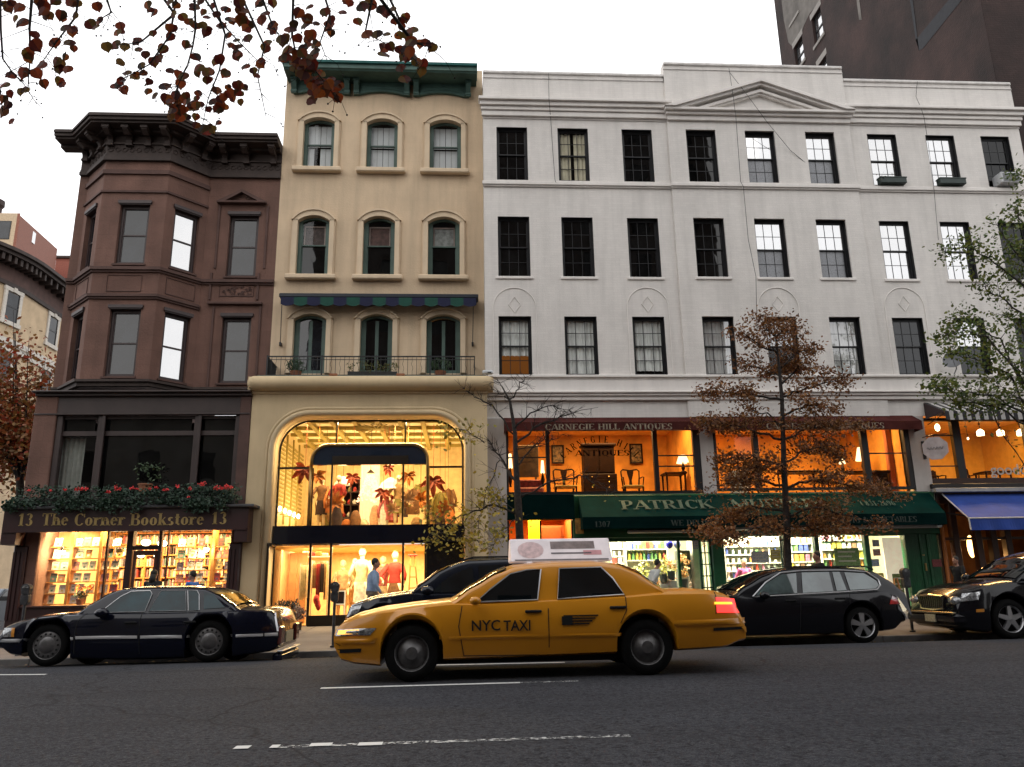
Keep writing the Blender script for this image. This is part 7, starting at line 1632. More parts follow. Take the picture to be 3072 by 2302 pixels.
for k in range(12):
    b = MB(); x = x0+.08+(x1-x0-.2)*(k % 3)/2.2; z = zbt+.032+(z1_-zbt)*(k//3)/4; b.lathe([(.001, z), (.05, z), (.06, z+.07), (.02, z+.13), (.001, z+.15)], (x, y+.1, 0), 8); tag(b.build('small_vase', cl[('white', 'orange', 'olive', 'red')[k % 4]]), 'small %s vase in the dark display unit upstairs' % ('white', 'orange', 'olive', 'red')[k % 4], 'vase', '%s vases in the display unit' % ('white', 'orange', 'olive', 'red')[k % 4])
for k, (u, v, cc2) in enumerate(((1000, 1470, 'orange'), (1160, 1500, 'pink'), (1175, 1490, 'red'), (1240, 1470, 'brown'), (975, 1480, 'camel'), (1320, 1480, 'olive'), (1300, 1500, 'camel'), (1345, 1470, 'brown'), (1205, 1475, 'dark'), (1262, 1455, 'olive'))):
    yy = YGl+1.0+.12*k; c = P(u, v, yy); T = thing('hanging_coat', '%s coat hung in the upper clothes window, %s coat from the left' % (cc2, ORD[(1, 2, 3, 5, 0, 8, 7, 9, 4, 6)[k]]), 'coat', tuple(c), 'coats hung upstairs'); b = MB(); h_ = rnd.uniform(.6, .9)
    b.grid([[(c.x-.2*(.6+.4*j/4)+.4*(.6+.4*j/4)*i/6, yy+.04*math.sin(i*1.4+k)-.03, c.z+.05-h_*j/4-(0 if j else .09*abs(i-3)/3)) for i in range(7)] for j in range(5)])
    for s in (-1, 1): b.tube([(c.x+s*.12, yy, c.z), (c.x+s*.22, yy-.03, c.z-.3), (c.x+s*.20, yy-.05, c.z-.5)], [.05, .045, .035], 6)
    b.build('cloth', cl[cc2], T, smooth=True); b = MB(); b.tube([(c.x, yy, c.z), (c.x, yy, zc_-.1)], .005, 3); b.build('cord', bronze, T)
# rails of clothes downstairs and shelves upstairs
def garment(b, x, y, z, w_, h):
    b.grid([[(x+math.sin(k*.9)*.02, y-w_+2*w_*k/6, z-h*j/4-(0 if j else .04*abs(k-3)/3)) for k in range(7)] for j in range(5)])
    b.grid([[(x+.05+math.sin(k*.7)*.02, y-w_+2*w_*k/6, z-h*j/4-(0 if j else .04*abs(k-3)/3)) for k in range(7)] for j in range(5)])
def rail(lbl, u0, u1, v, y, cols):
    yy = YGl+y; x0, x1 = px(u0, v, yy), px(u1, v, yy); z = pz(u0, v, yy); T = thing('clothes_rail', lbl, 'clothes rail', ((x0+x1)/2, yy, g0)); b = MB(); b.tube([(x0, yy, g0), (x0, yy, z), (x1, yy, z), (x1, yy, g0)], .014, 6); b.build('rail', silv, T)
    n = int((x1-x0)/.10)
    for k in range(n):
        b = MB(); c = rnd.choice(cols); x = x0+.05+k*.1; garment(b, x, yy-.0, z-.03, .2, rnd.uniform(.55, 1.0)); tag(b.build('hanging_garment', cl[c]), '%s garment on the rail, %s from the left, %s' % (c, ORD[min(k, 11)], 'lower left of the clothes shop' if u0 < 935 else 'lower middle of the clothes shop'), 'garment', 'garments on the rails')
rail('chrome rail of clothes in the lower left pane of the clothes shop', 902, 926, 1690, 1.0, ('cream', 'camel', 'brown', 'olive')); rail('chrome rail of clothes behind the narrow pane of the clothes shop', 938, 986, 1685, .8, ('dark', 'camel', 'cream', 'olive', 'red'))
b = MB(); y = YGl+1.8
for z in (1.5, 1.75, 2.0, 2.25): 
    b.box(px(902, 1680, y), px(988, 1680, y), y, y+.3, g0+z, g0+z+.025)
T = thing('wall_shelf', 'white wall shelves with folded clothes above the rails in the clothes shop', 'shelf', (px(945, 1680, y), y, g0+1.5)); b.build('shelf_board', hat, T)
b = MB(); x0, x1 = px(902, 1680, y), px(988, 1680, y)
for z in (1.5, 1.75, 2.0):
    x = x0+.03
    while x < x1-.15: b.cur = rnd.randrange(4); b.bbox(x, x+.15, y+.03, y+.27, g0+z+.026, g0+z+.03+rnd.uniform(.06, .14), .02); x += .18
b.build('folded_clothes', [cl['cream'], cl['orange'], cl['white'], cl['red']], T)
b = MB(); y = YGl+.55; x0, x1 = px(838, 1740, y), px(900, 1740, y); b.bbox(x0, x0+.03, y, y+1.6, g0, zbb-.1, .01); b.bbox(x0+.04, (x0+x1)/2-.005, y+.9, y+.95, g0, zbb-.15, .015); b.bbox((x0+x1)/2+.005, x1, y+.9, y+.95, g0, zbb-.15, .015); tag(b.build('panel_doors', mat('peach_door', (.72, .40, .18), .6)), 'pair of tall peach panel doors just inside the clothes shop entrance', 'door')
T = thing('step_ladder', 'wooden step ladder in the lower right pane of the clothes shop', 'ladder', (px(1240, 1800, YGl+.7), YGl+.7, g0)); y = YGl+.7
xa, xb_, xt = px(1224, 1750, y), px(1262, 1750, y), px(1238, 1668, y); zl = pz(1238, 1668, y); b = MB(); b.tube([(xa, y, g0), (xt-.05, y, zl)], .022, 5); b.tube([(xb_, y+.2, g0), (xt+.05, y+.05, zl)], .022, 5)
b.build('rail', wood, T); b = MB()
for k in range(1, 6): t_ = k/6; b.box(xa+(xt-.05-xa)*t_-.02, xb_+(xt+.05-xb_)*t_, y-.02, y+.1, g0+(zl-g0)*t_, g0+(zl-g0)*t_+.03)
b.build('step', wood, T); b = MB(); b.bbox(xt-.12, xt+.12, y-.08, y+.14, zl, zl+.04, .01); b.build('top', cl['red'], T)
T = thing('easel', 'white square display easel behind the parking meter in the clothes window', 'frame', (px(1020, 1800, YGl+.35), YGl+.35, g0)); y = YGl+.3; x0, x1 = px(1000, 1790, y), px(1036, 1790, y); z1, z0 = pz(1018, 1772, y), pz(1018, 1815, y)
b = MB(); b.box(x0, x1, y, y+.03, z1-.03, z1); b.box(x0, x1, y, y+.03, z0, z0+.03); b.box(x0, x0+.03, y, y+.03, z0, z1); b.box(x1-.03, x1, y, y+.03, z0, z1); b.box(x0, x0+.03, y, y+.03, g0, z0); b.box(x1-.03, x1, y, y+.03, g0, z0); b.build('frame', hat, T)
b = MB(); b.box(x0+.03, x1-.03, y+.02, y+.03, z0+.03, z1-.03); b.build('panel', cl['dark'], T)
b = MB(); y = YGl+.4
for k in range(3): c = P(949+3*k, 1800+10*k, y); b.ball(c, .10-.01*k, 8, (.8, .8, 1.3))
tag(b.build('handbag', cl['red'], smooth=True), 'bright red bag hanging low in the narrow pane of the clothes shop', 'bag')
for i in range(10):
    y = YGl+rnd.uniform(.5, 1.6); u = (1010, 1040, 1066, 1090, 1125, 1150, 1250, 1320, 1350, 980)[i]; x = px(u, 1560, y); c = ('dark', 'orange', 'brown', 'cream', 'peach', 'white', 'camel', 'dark', 'orange', 'olive')[i]
    b = MB(); h_ = rnd.uniform(.25, .8); b.lathe([(.001, zbt), (.13, zbt), (.16, zbt+h_*.5), (.10, zbt+h_*.9), (.05, zbt+h_), (.001, zbt+h_)], (x, y, 0), 12); tag(b.build('vase', cl[c], smooth=30), '%s vase on the showroom floor behind the upper clothes window, %s from the left' % (c, ORD[(9, 0, 1, 2, 3, 4, 5, 6, 7, 8)[(i+1) % 10]]), 'vase', 'vases in the upper clothes window')
# planters at the door
for i, (u0, u1, v0, v1) in enumerate(((826, 862, 1804, 1868), (852, 895, 1806, 1870), (880, 912, 1824, 1872))):
    y = YS-.25-.2*i; x = px((u0+u1)/2, 1850, y); r = (px(u1, 1850, y)-px(u0, 1850, y))/2; z0 = gz(x, y); zt__ = pz((u0+u1)/2, v0, y); zm = z0+(zt__-z0)*.35
    T = thing('door_planter', ('dark bush in a pot at the clothes shop door, the left one', 'dark bush in a pot at the clothes shop door, the middle one', 'low dark pot with red and white leaves at the clothes shop door')[i], 'plant', (x, y, z0))
    b = MB(); b.lathe([(.001, z0), (r*.55, z0), (r*.75, zm), (r*.7, zm), (.001, zm-.03)], (x, y, 0), 14); b.build('pot', mat('black_pot', (.02, .016, .014), .6), T, smooth=30)
    b = MB(); leaf_cloud(b, [(x+rnd.gauss(0, r*.45), y+rnd.gauss(0, r*.45), zm+.05+(zt__-zm)*rnd.uniform(.1, .85)) for _ in range(40)], 420, .035, (.03, .03, .03)); b.build('foliage', palette('dark_bush_%d' % (i > 1), [(.012, .014, .008), (.03, .03, .015), (.02, .012, .012)] if i < 2 else [(.03, .02, .015), (.3, .12, .08), (.5, .4, .3), (.05, .03, .02)]), T)
# ------------------------------------------------------------------ vehicles
def paintm(name, c, rough=.25, coat=.45): return mat(name, c, rough, coat=coat, var=.03, sc=3, spec=.15 if max(c) < .1 else .4)
tyre = mat('tyre_rubber', (.009, .009, .009), .9, spec=.08); chrome = mat('bright_chrome', (.60, .60, .61), .32, metal=.55, var=.02); under = mat('underbody', (.006, .006, .006), .9)
alloy = mat('alloy', (.40, .40, .41), .3, metal=.8, var=.1); capm = mat('hub_cap', (.15, .145, .145), .4, metal=.6, var=.2, sc=12)
lamp_w = mat('lamp_glass', (.42, .43, .44), .08, metal=.5, var=.5, sc=30, coat=1); lamp_a = mat('amber_lens', (.55, .22, .03), .2, coat=1); lamp_r = mat('red_lens', (.45, .012, .012), .2, coat=1)
cg_blue, cg_dark, cg_light = dglass('car_glass_blue', (.008, .05, .065), .03, .01), dglass('car_glass_dark', (.006, .009, .011), .09, .01), dglass('car_glass_light', (.10, .14, .14), .12, .01)
def lerp(pts, x):
    if x <= pts[0][0]: return pts[0][1]
    for (a, p), (c, q) in zip(pts, pts[1:]):
        if x <= c: t_ = (x-a)/(c-a); t_ = t_*t_*(3-2*t_)*.35+t_*.65; return p+(q-p)*t_
    return pts[-1][1]
class Car:
    def __init__(s, name, lbl, cat, Yn, W, top, bot, roof, wheels, R, paint, ends=(.16, .16), k=.34, wb=.90, far_off=0., arch=1.17):
        s.Yn, s.W, s.yc = Yn, W, Yn+W/2; q = lambda pts, dy: [(px(u, v, Yn+dy), pz(u, v, Yn+dy)) for u, v in pts]
        s.top, s.bot, s.roof = q(top, .12), q(bot, .05), q(roof, .42)
        s.x0, s.x1 = s.top[0][0], s.top[-1][0]; s.ends = ends; s.paint = paint; s.R = R
        s.T = thing(name, lbl, cat, ((s.x0+s.x1)/2, s.yc, gz((s.x0+s.x1)/2, s.yc)))
        s.wx = [px(u, v, Yn+.05) for u, v in wheels]; s.wzc = [gz(x, Yn+.15)+R for x in s.wx]; s.wzf = [gz(x, Yn+W-.15)+R for x in s.wx]; s.arch = arch
        s.kk, s.wb = k, wb*W/2; s.xg0, s.xg1 = s.roof[0][0], s.roof[-1][0]; s.zref = lerp(s.top, (s.xg0+s.xg1)/2)
        s.body(); s.green(); s.wheels_()
    def w(s, x):
        L = s.x1-s.x0; t_ = (x-s.x0)/L; e0 = max(0, 1-t_/.16); e1 = max(0, 1-(1-t_)/.14)
        return s.W/2*(1-s.ends[0]*e0**2.2-s.ends[1]*e1**2.2)
    def zb(s, x):
        z = lerp(s.bot, x)
        for xc, zc in zip(s.wx, s.wzc):
            r = s.R*s.arch; d = abs(x-xc)
            if d < r: z = max(z, zc+math.sqrt(r*r-d*d))
        return min(z, lerp(s.top, x)-.12)
    def sect(s, x):
        w_, zt, zb = s.w(x), lerp(s.top, x), s.zb(x); z0 = lerp(s.bot, x); h = zt-z0; cr = .035
        pr = [(.84, zb), (.95, zb+.03), (.985, max(zb+.05, z0+.16)), (1.0, max(zb+.07, z0+.42*h)), (.995, max(zb+.09, z0+.66*h)), (.972, max(zb+.10, zt-.11)), (.94, zt-.035), (.87, zt-.006), (.5, zt+cr*.8), (0, zt+cr)]
        return [(f*w_, z) for f, z in pr]
    def sidey(s, x, z):
        pr = s.sect(x)[:8]
        for (a, p), (c, q) in zip(pr, pr[1:]):
            if p <= z <= q and q > p: return s.yc-(a+(c-a)*(z-p)/(q-p))
        return s.yc-(pr[0][0] if z < pr[0][1] else pr[-1][0])
    def body(s):
        xs = [s.x0+(s.x1-s.x0)*i/60 for i in range(61)]
        for xc in s.wx:
            for a in range(0, 181, 9): xs.append(xc+s.R*s.arch*math.cos(R_(a)))
            xs += [xc-s.R*s.arch-.002, xc+s.R*s.arch+.002]
        xs = sorted(x for x in xs if s.x0 <= x <= s.x1); b = MB(); rows = []
        for x in xs:
            pr = s.sect(x); near = [(x, s.yc-y, z) for y, z in pr]; far = [(x, s.yc+y, z) for y, z in reversed(pr[:-1])]; rows.append([(x, s.yc, pr[0][1])]+near+far+[(x, s.yc, pr[0][1])])
        b.grid(rows); b.poly(list(reversed(rows[0][:-1]))); b.poly(rows[-1][:-1])
        s.B = b.build('body', s.paint, s.T, smooth=38, weld=True)
        b = MB(); zz = min(s.wzc)-s.R*.45; b.box(s.wx[0]-.2, s.wx[1]+.2, s.yc-s.W/2+.26, s.yc+s.W/2-.26, zz, zz+.5); b.build('underbody', under, s.T)
    def gy(s, z): return s.wb-s.kk*(z-s.zref)
    def green(s):
        xs = [s.xg0+(s.xg1-s.xg0)*i/40 for i in range(41)]; b = MB(); rows = []
        for x in xs:
            zr = lerp(s.roof, x); zb = lerp(s.top, x)-.05; zr = max(zr, zb+.03); y1 = s.gy(max(zr-.06, zb)); pr = [(s.gy(zb), zb), (s.gy(zb+(zr-zb)*.5) if zr-.06 > zb else y1, (zb+max(zr-.06, zb))/2), (y1, max(zr-.06, zb+.005)), (y1*.95, zr-.022), (y1*.85, zr-.004), (y1*.5, zr+.02), (0, zr+.028)]
            rows.append([(x, s.yc-y, z) for y, z in pr]+[(x, s.yc+y, z) for y, z in reversed(pr[:-1])])
        b.grid(rows); b.build('roof', s.paint, s.T, smooth=45)
    def pt(s, u, v):
        Y = s.Yn+.1
        for _ in range(5):
            p = P(u, v, Y); Y = s.yc-s.gy(p.z) if p.z > s.zref-.01 else s.sidey(p.x, p.z)
        return p
    def glass(s, polys, m, trim=None, name='side_window', tr=.012):
        for pl in polys:
            pp = [s.pt(u, v) for u, v in pl]
            for sg in ((-1, 1)):
                b = MB(); pts = [(p.x, s.yc+sg*(s.gy(p.z)+.008), p.z) for p in pp]; b.poly(pts); 
                o = b.build(name, m, s.T)
                if trim: b = MB(); b.tube([(x, y+sg*.004, z) for x, y, z in pts], tr, 4, closed=True); b.build('trim', trim, o)
    def screen(s, ua, ub, name, m):
        'windscreen or rear window between two stations of the roof line (photo columns)'
        xa, xb = [px(u, 1750, s.Yn+.42) for u in (ua, ub)]; b = MB(); rows = []
        for i in range(9):
            x = xa+(xb-xa)*i/8; zr = lerp(s.roof, x); zr = max(zr, lerp(s.top, x)-.02); y1 = s.gy(max(zr-.06, lerp(s.top, x)-.05)); rows.append([(x-.012 if name == 'windscreen' else x+.012, s.yc+f*y1, zr+(.03 if abs(f) < .1 else .022 if abs(f) < .6 else -.002 if abs(f) < .88 else -.02)+.014) for f in (-.93, -.85, -.5, 0, .5, .85, .93)])
        b.grid(rows); b.build(name, m, s.T, smooth=True)
    def patch(s, name, q4, m, off=.008, n=6, k=3, both=True, bump=0.):
        A, B, C, D = [s.pt(u, v) for u, v in q4]
        for sg in ((-1, 1) if both else (-1,)):
            b = MB(); rows = []
            for j in range(k+1):
                r = []
                for i in range(n+1):
                    p = (A+(B-A)*i/n)*(1-j/k)+(D+(C-D)*i/n)*j/k; hy = s.yc-s.sidey(p.x, p.z); r.append((p.x, s.yc+sg*(hy+off+bump*math.sin(math.pi*i/n)*math.sin(math.pi*j/k)), p.z))
                rows.append(r)
            b.grid(rows); b.build(name, m, s.T, smooth=True)
    def seam(s, pts, m=None, r=.006, name='door_seam', both=False):
        b = MB(); P3 = [s.pt(u, v) for u, v in pts]; ln = []
        for a, c in zip(P3, P3[1:]):
            for i in range(7): ln.append(a+(c-a)*i/6)
        b.tube([(p.x, s.yc-(s.yc-s.sidey(p.x, p.z))-.001, p.z) for p in ln], r, 4); b.build(name, m or under, s.T)
    def wheels_(s): pass
    def wheel(s, style, rr=.62):
        for far in (0, 1):
            for xc, zc in zip(s.wx, s.wzf if far else s.wzc):
                R = s.R; sg = 1 if far else -1; yo = s.yc+sg*(s.W/2-.05); c = (xc, yo, zc); W_ = MB(); y_ = lambda d: -sg*d
                W_.lathe([(R*rr, y_(.0)), (R*.72, y_(-.012)), (R*.93, y_(.0)), (R, y_(.03)), (R, y_(.19)), (R*.93, y_(.22)), (R*rr, y_(.2)), (R*.2, y_(.12))], c, 28, 'y'); o = W_.build('wheel', tyre, s.T, smooth=50)
                b = MB(); r = R*rr
                b.lathe([(r, y_(.0)), (r*1.02, y_(-.004)), (r*.95, y_(.012)), (r*.9, y_(.06))], c, 28, 'y')
                if style == 'cap':
                    b.lathe([(r*.97, y_(.01)), (r*.80, y_(-.003)), (r*.60, y_(-.004)), (r*.5, y_(-.02)), (r*.2, y_(-.03)), (.001, y_(-.03))], c, 28, 'y')
                elif style == 'plain': b.lathe([(r*.9, y_(.05)), (r*.5, y_(.02)), (r*.35, y_(-.01)), (.001, y_(-.015))], c, 24, 'y')
                else:
                    b.lathe([(r*.2, y_(.03)), (r*.18, y_(-.004)), (.001, y_(-.008))], c, 16, 'y')
                    for k in range(5):
                        a = R_(90+72*k); d = Vector((math.cos(a), 0, math.sin(a))); q = Vector((-math.sin(a), 0, math.cos(a))); cc = Vector(c); w1_, w2_ = r*(.13 if style == 'five' else .20), r*(.25 if style == 'five' else .13)
                        f_ = [(d*r*.12-q*w1_, .0), (d*r*.12+q*w1_, 0), (d*r*.95+q*w2_, .012), (d*r*.95-q*w2_, .012)]; i = len(b.v)
                        b.v += [tuple(cc+p+Vector((0, y_(e), 0))) for p, e in f_]+[tuple(cc+p+Vector((0, y_(e+.05), 0))) for p, e in f_]
                        for f3 in ((0, 1, 2, 3), (0, 4, 5, 1), (1, 5, 6, 2), (3, 2, 6, 7), (0, 3, 7, 4)): b.face([i+t3 for t3 in f3])
                b.build('rim', capm if style in ('cap', 'plain') else alloy, o, smooth=35)
                b = MB(); b.lathe([(r*.93, y_(.09)), (.001, y_(.09))], c, 20, 'y'); 
                if style == 'cap':
                    for k in range(14): a = 2*math.pi*k/14; b.lathe([(.019, y_(-.004)), (.001, y_(-.0045))], (xc+r*.80*math.cos(a), yo, zc+r*.80*math.sin(a)), 8, 'y')
                b.build('wheel_hole', under, o)
    def mirror(s, u, v, m, sz=(.10, .09, .07)):
        p = s.pt(u, v)
        for sg in (-1, 1):
            b = MB(); b.ball((p.x, s.yc+sg*(s.W/2+.06), p.z), 1, 8, sz); b.tube([(p.x, s.yc+sg*(s.W/2-.06), p.z-.03), (p.x, s.yc+sg*(s.W/2+.04), p.z)], .02, 5); b.build('door_mirror', m, s.T, smooth=True)
    def handle(s, u, v, m, w_=.2):
        p = s.pt(u, v); y = s.sidey(p.x, p.z); b = MB(); b.bbox(p.x-w_/2, p.x+w_/2, y-.03, y-.004, p.z-.018, p.z+.014, .01); b.build('door_handle', m, s.T)
# ---- yellow taxi
tx = paintm('taxi_yellow', (.56, .222, .008), .3)
t1 = Car('taxi', 'yellow taxi sedan with an advertising box on its roof driving along the avenue', 'taxi', 9.72, 1.95,
 [(1002, 1893), (1010, 1878), (1030, 1866), (1070, 1848), (1150, 1830), (1260, 1815), (1356, 1805), (1440, 1806), (1700, 1793), (1872, 1784), (1985, 1775), (2110, 1773), (2170, 1779), (2202, 1792), (2222, 1830), (2238, 1862)],
 [(1002, 1950), (1016, 1985), (1060, 1996), (1150, 2002), (1330, 1984), (1855, 1963), (2020, 1955), (2180, 1946), (2238, 1925)],
 [(1352, 1802), (1420, 1758), (1490, 1718), (1545, 1698), (1650, 1688), (1780, 1686), (1850, 1694), (1900, 1714), (1950, 1750), (1995, 1776)], [(1235, 1970), (1943, 1952)], .322, tx, (.12, .14), arch=1.15)
t1.glass([[(1428, 1806), (1470, 1768), (1530, 1722), (1580, 1710), (1622, 1708), (1612, 1800)], [(1672, 1797), (1677, 1706), (1802, 1702), (1838, 1736), (1872, 1784)]], cg_dark, chrome, tr=.010)
t1.screen(1375, 1520, 'windscreen', cg_dark); t1.screen(1865, 1965, 'rear_window', cg_dark); t1.wheel('plain')
t1.patch('headlight', [(1012, 1888), (1130, 1884), (1110, 1906), (1006, 1908)], lamp_w, bump=.01); t1.patch('turn_signal', [(1016, 1891), (1078, 1888), (1074, 1902), (1012, 1904)], mat('lit_amber', (.7, .3, .05), .3, emit=(1, .45, .08), estr=1.5), .014)
t1.patch('tail_light', [(2146, 1792), (2202, 1796), (2218, 1838), (2150, 1838)], mat('lit_red', (.7, .02, .02), .3, emit=(1, .06, .05), estr=1.1), bump=.01); t1.patch('tail_reflector', [(2142, 1806), (2194, 1806), (2196, 1813), (2142, 1813)], mat('lit_yellow', (.8, .5, .02), .3, emit=(1, .6, .05), estr=1.2), .02)
for q in ([(1010, 1948), (1085, 1946), (1082, 1957), (1012, 1958)], [(2140, 1884), (2236, 1878), (2236, 1887), (2140, 1893)]): t1.patch('bumper_strip', q, under)
t1.patch('bumper', [(1004, 1918), (1150, 1914), (1150, 1926), (1005, 1930)], tx, .022, bump=.012); t1.patch('bumper', [(2020, 1862), (2232, 1852), (2234, 1868), (2020, 1878)], tx, .022, bump=.012)
for q in ([(1318, 1908), (1640, 1902), (1640, 1912), (1318, 1918)], [(1650, 1902), (1868, 1897), (1868, 1907), (1650, 1912)]): t1.patch('side_moulding', q, tx, .014, 10, 2, bump=.01)
for sm in ([(1388, 1808), (1376, 1880), (1392, 1968)], [(1642, 1800), (1646, 1966)], [(1874, 1786), (1880, 1830), (1862, 1870)], [(1392, 1968), (1646, 1964)], [(2145, 1776), (2148, 1842)]): t1.seam(sm)
t1.handle(1600, 1834, under); t1.handle(1853, 1822, under); t1.mirror(1425, 1802, tx, (.07, .07, .05))
for k_, (u0, u1, h) in enumerate(((1415, 1500, .115), (1512, 1592, .115))):
    a = t1.pt((u0+u1)/2, 1892); c = text(('NYC', 'TAXI')[k_], a.x, t1.sidey(a.x, a.z)-.012, a.z, .17, under, t1.T, name='door_lettering', width=px(u1, 1880, 9.8)-px(u0, 1880, 9.8), ext=.002, font='b')
b = MB()
for k in range(4): a = t1.pt(1690+6*k, 1848+8*k); b.box(a.x, a.x+.42-.06*k, t1.sidey(a.x, a.z)-.013, t1.sidey(a.x, a.z)-.008, a.z-.008, a.z+.008)
a = t1.pt(1700, 1862); b.box(a.x-.06, a.x+.07, t1.sidey(a.x, a.z)-.016, t1.sidey(a.x, a.z)-.012, a.z-.05, a.z+.05); b.build('fare_panel', under, t1.T)
yr = t1.yc; zr = pz(1700, 1692, yr-.3); x0, x1 = px(1532, 1650, yr-.3), px(1836, 1650, yr-.3); zt_ = pz(1700, 1614, yr-.25)
b = MB(); b.xprism([(yr-.34, zr+.03), (yr+.34, zr+.03), (yr+.10, zt_), (yr-.10, zt_)], x0, x1); b.box(x0+.2, x0+.28, yr-.4, yr+.4, zr-.03, zr+.03); b.box(x1-.28, x1-.2, yr-.4, yr+.4, zr-.03, zr+.03); ro = b.build('roof_sign', mat('roof_sign_white', (.62, .55, .56), .4, emit=(1, .93, .95), estr=.12), t1.T, bevel=.02)
def adp(x, f, e=.006): return (x, yr-.34+.24*f-e, zr+.03+(zt_-zr-.03)*f-e*.4)
def adq(a, c, f0, f1, m, nm): b = MB(); X = lambda t_: x0+(x1-x0)*t_; b.poly([adp(X(a), f0), adp(X(c), f0), adp(X(c), f1), adp(X(a), f1)]); b.build(nm, m, ro)
adq(.40, .84, .55, .88, mat('ad_taupe', (.24, .18, .17), .5, var=.3, sc=9), 'ad_print'); adq(.40, .80, .33, .40, mat('ad_grey', (.14, .12, .13), .5), 'ad_print'); adq(.72, .90, .28, .48, mat('ad_pink', (.60, .28, .30), .5), 'ad_print'); adq(.04, .96, .06, .12, mat('ad_grey', (.14, .12, .13), .5), 'ad_print')
b = MB(); b.poly([adp(x0+(x1-x0)*(.20+.13*math.cos(k*.45)), .52+.36*math.sin(k*.45)) for k in range(14)]); b.build('ad_print', mat('ad_blush', (.66, .48, .48), .5, var=.2, sc=14), ro)
# ---- dark blue sedan
nb = paintm('navy_paint', (.003, .004, .011), .2)
s1 = Car('sedan', 'dark blue old luxury sedan parked in front of the bookstore', 'car', 13.85, 1.9,
 [(-6, 1900), (4, 1884), (22, 1874), (60, 1862), (120, 1850), (200, 1842), (262, 1838), (311, 1836), (450, 1836), (600, 1833), (700, 1829), (790, 1829), (816, 1834), (832, 1850), (836, 1880)],
 [(-6, 1948), (20, 1966), (100, 1978), (400, 1981), (700, 1972), (800, 1958), (836, 1942)],
 [(250, 1838), (300, 1806), (345, 1778), (376, 1767), (430, 1763), (560, 1762), (625, 1766), (665, 1782), (705, 1808), (735, 1828)], [(139, 1952), (626, 1941)], .33, nb, (.13, .2))
s1.glass([[(312, 1838), (318, 1824), (362, 1790), (395, 1774), (452, 1772), (457, 1782), (435, 1835)], [(446, 1834), (477, 1783), (486, 1772), (558, 1772), (560, 1832)], [(566, 1832), (564, 1772), (592, 1772), (598, 1784), (598, 1831)]], cg_blue, chrome, tr=.006)
s1.glass([[(612, 1827), (612, 1776), (640, 1782), (676, 1823)]], cg_blue); s1.screen(275, 352, 'windscreen', cg_blue); s1.screen(655, 722, 'rear_window', mat('rear_glass_warm_reflection', (.20, .12, .02), .1, coat=1)); s1.wheel('cap', .66)  # amber in the rear glass colour stands in for warm reflected light
for q in ([(204, 1912), (220, 1912), (220, 1920), (204, 1920)], [(227, 1909), (412, 1907), (412, 1916), (227, 1918)], [(421, 1907), (570, 1904), (570, 1913), (421, 1916)], [(690, 1903), (790, 1901), (790, 1909), (690, 1911)], [(794, 1900), (834, 1898), (834, 1908), (794, 1909)], [(-4, 1918), (82, 1916), (82, 1925), (-4, 1927)]): s1.patch('chrome_strip', q, chrome, .012, 8, 2, bump=.008)
s1.patch('headlight', [(14, 1884), (36, 1884), (34, 1911), (12, 1912)], lamp_w, .01); s1.patch('corner_light', [(36, 1884), (46, 1884), (43, 1911), (34, 1911)], lamp_a, .011); s1.patch('tail_trim', [(824, 1838), (829, 1838), (838, 1893), (831, 1895)], chrome, .01, 2, 4)
for sm in ([(262, 1840), (232, 1866), (225, 1900), (222, 1962)], [(430, 1838), (420, 1860), (418, 1962)], [(600, 1834), (592, 1880), (560, 1915)]): s1.seam(sm)
s1.handle(393, 1868, under); s1.handle(570, 1866, under); s1.mirror(318, 1838, nb, (.12, .10, .075))
xe = s1.x1; yc = s1.yc; zt_ = lerp(s1.top, xe); b = MB(); b.bbox(xe-.10, xe+.06, yc-.76, yc+.70, zt_-.60, zt_-.42, .05); b.build('rear_bumper', nb, s1.T); b = MB(); b.bbox(xe-.02, xe+.075, yc-.77, yc+.71, zt_-.41, zt_-.385, .01); b.build('chrome_strip', chrome, s1.T)
for sg in (-1, 1): b = MB(); b.bbox(xe-.04, xe+.035, yc+sg*.62-.14, yc+sg*.62+.14, zt_-.30, zt_+.0, .03); b.build('tail_light', mat('smoky_red_lens', (.10, .02, .015), .15, coat=1), s1.T)
b = MB(); b.box(xe+.001, xe+.02, yc-.28, yc+.28, zt_-.28, zt_-.10); b.build('number_plate', mat('plate_pale', (.45, .42, .30), .5, var=.3, sc=40), s1.T)
# ---- dark SUV behind the taxi
dk = paintm('ink_paint', (.006, .008, .014), .2); bkp = paintm('black_paint_car', (.005, .005, .007), .18)
v1 = Car('suv', 'dark sport utility car half hidden behind the yellow taxi, by the clothes shop', 'car', 14.0, 1.88,
 [(1034, 1850), (1038, 1828), (1060, 1812), (1132, 1790), (1232, 1777), (1300, 1780), (1500, 1776), (1690, 1772), (1722, 1790), (1728, 1850)], [(1034, 1900), (1060, 1935), (1120, 1945), (1700, 1940), (1728, 1910)],
 [(1228, 1780), (1268, 1750), (1318, 1714), (1365, 1692), (1400, 1682), (1520, 1677), (1640, 1678), (1690, 1690), (1726, 1775)], [(1150, 1912), (1590, 1905)], .37, dk, (.16, .08), k=.26)
v1.glass([[(1297, 1778), (1320, 1752), (1360, 1722), (1416, 1700), (1425, 1775)], [(1438, 1774), (1436, 1698), (1535, 1692), (1545, 1772)], [(1556, 1771), (1552, 1692), (1650, 1694), (1680, 1768)]], cg_dark); v1.screen(1250, 1350, 'windscreen', cg_dark); v1.wheel('five')
v1.patch('headlight', [(1056, 1815), (1090, 1806), (1076, 1838), (1040, 1852)], lamp_w, .012, bump=.01); v1.mirror(1284, 1772, dk, (.12, .10, .08)); v1.seam([(1240, 1782), (1230, 1880)]); v1.seam([(1430, 1778), (1432, 1930)])
b = MB()
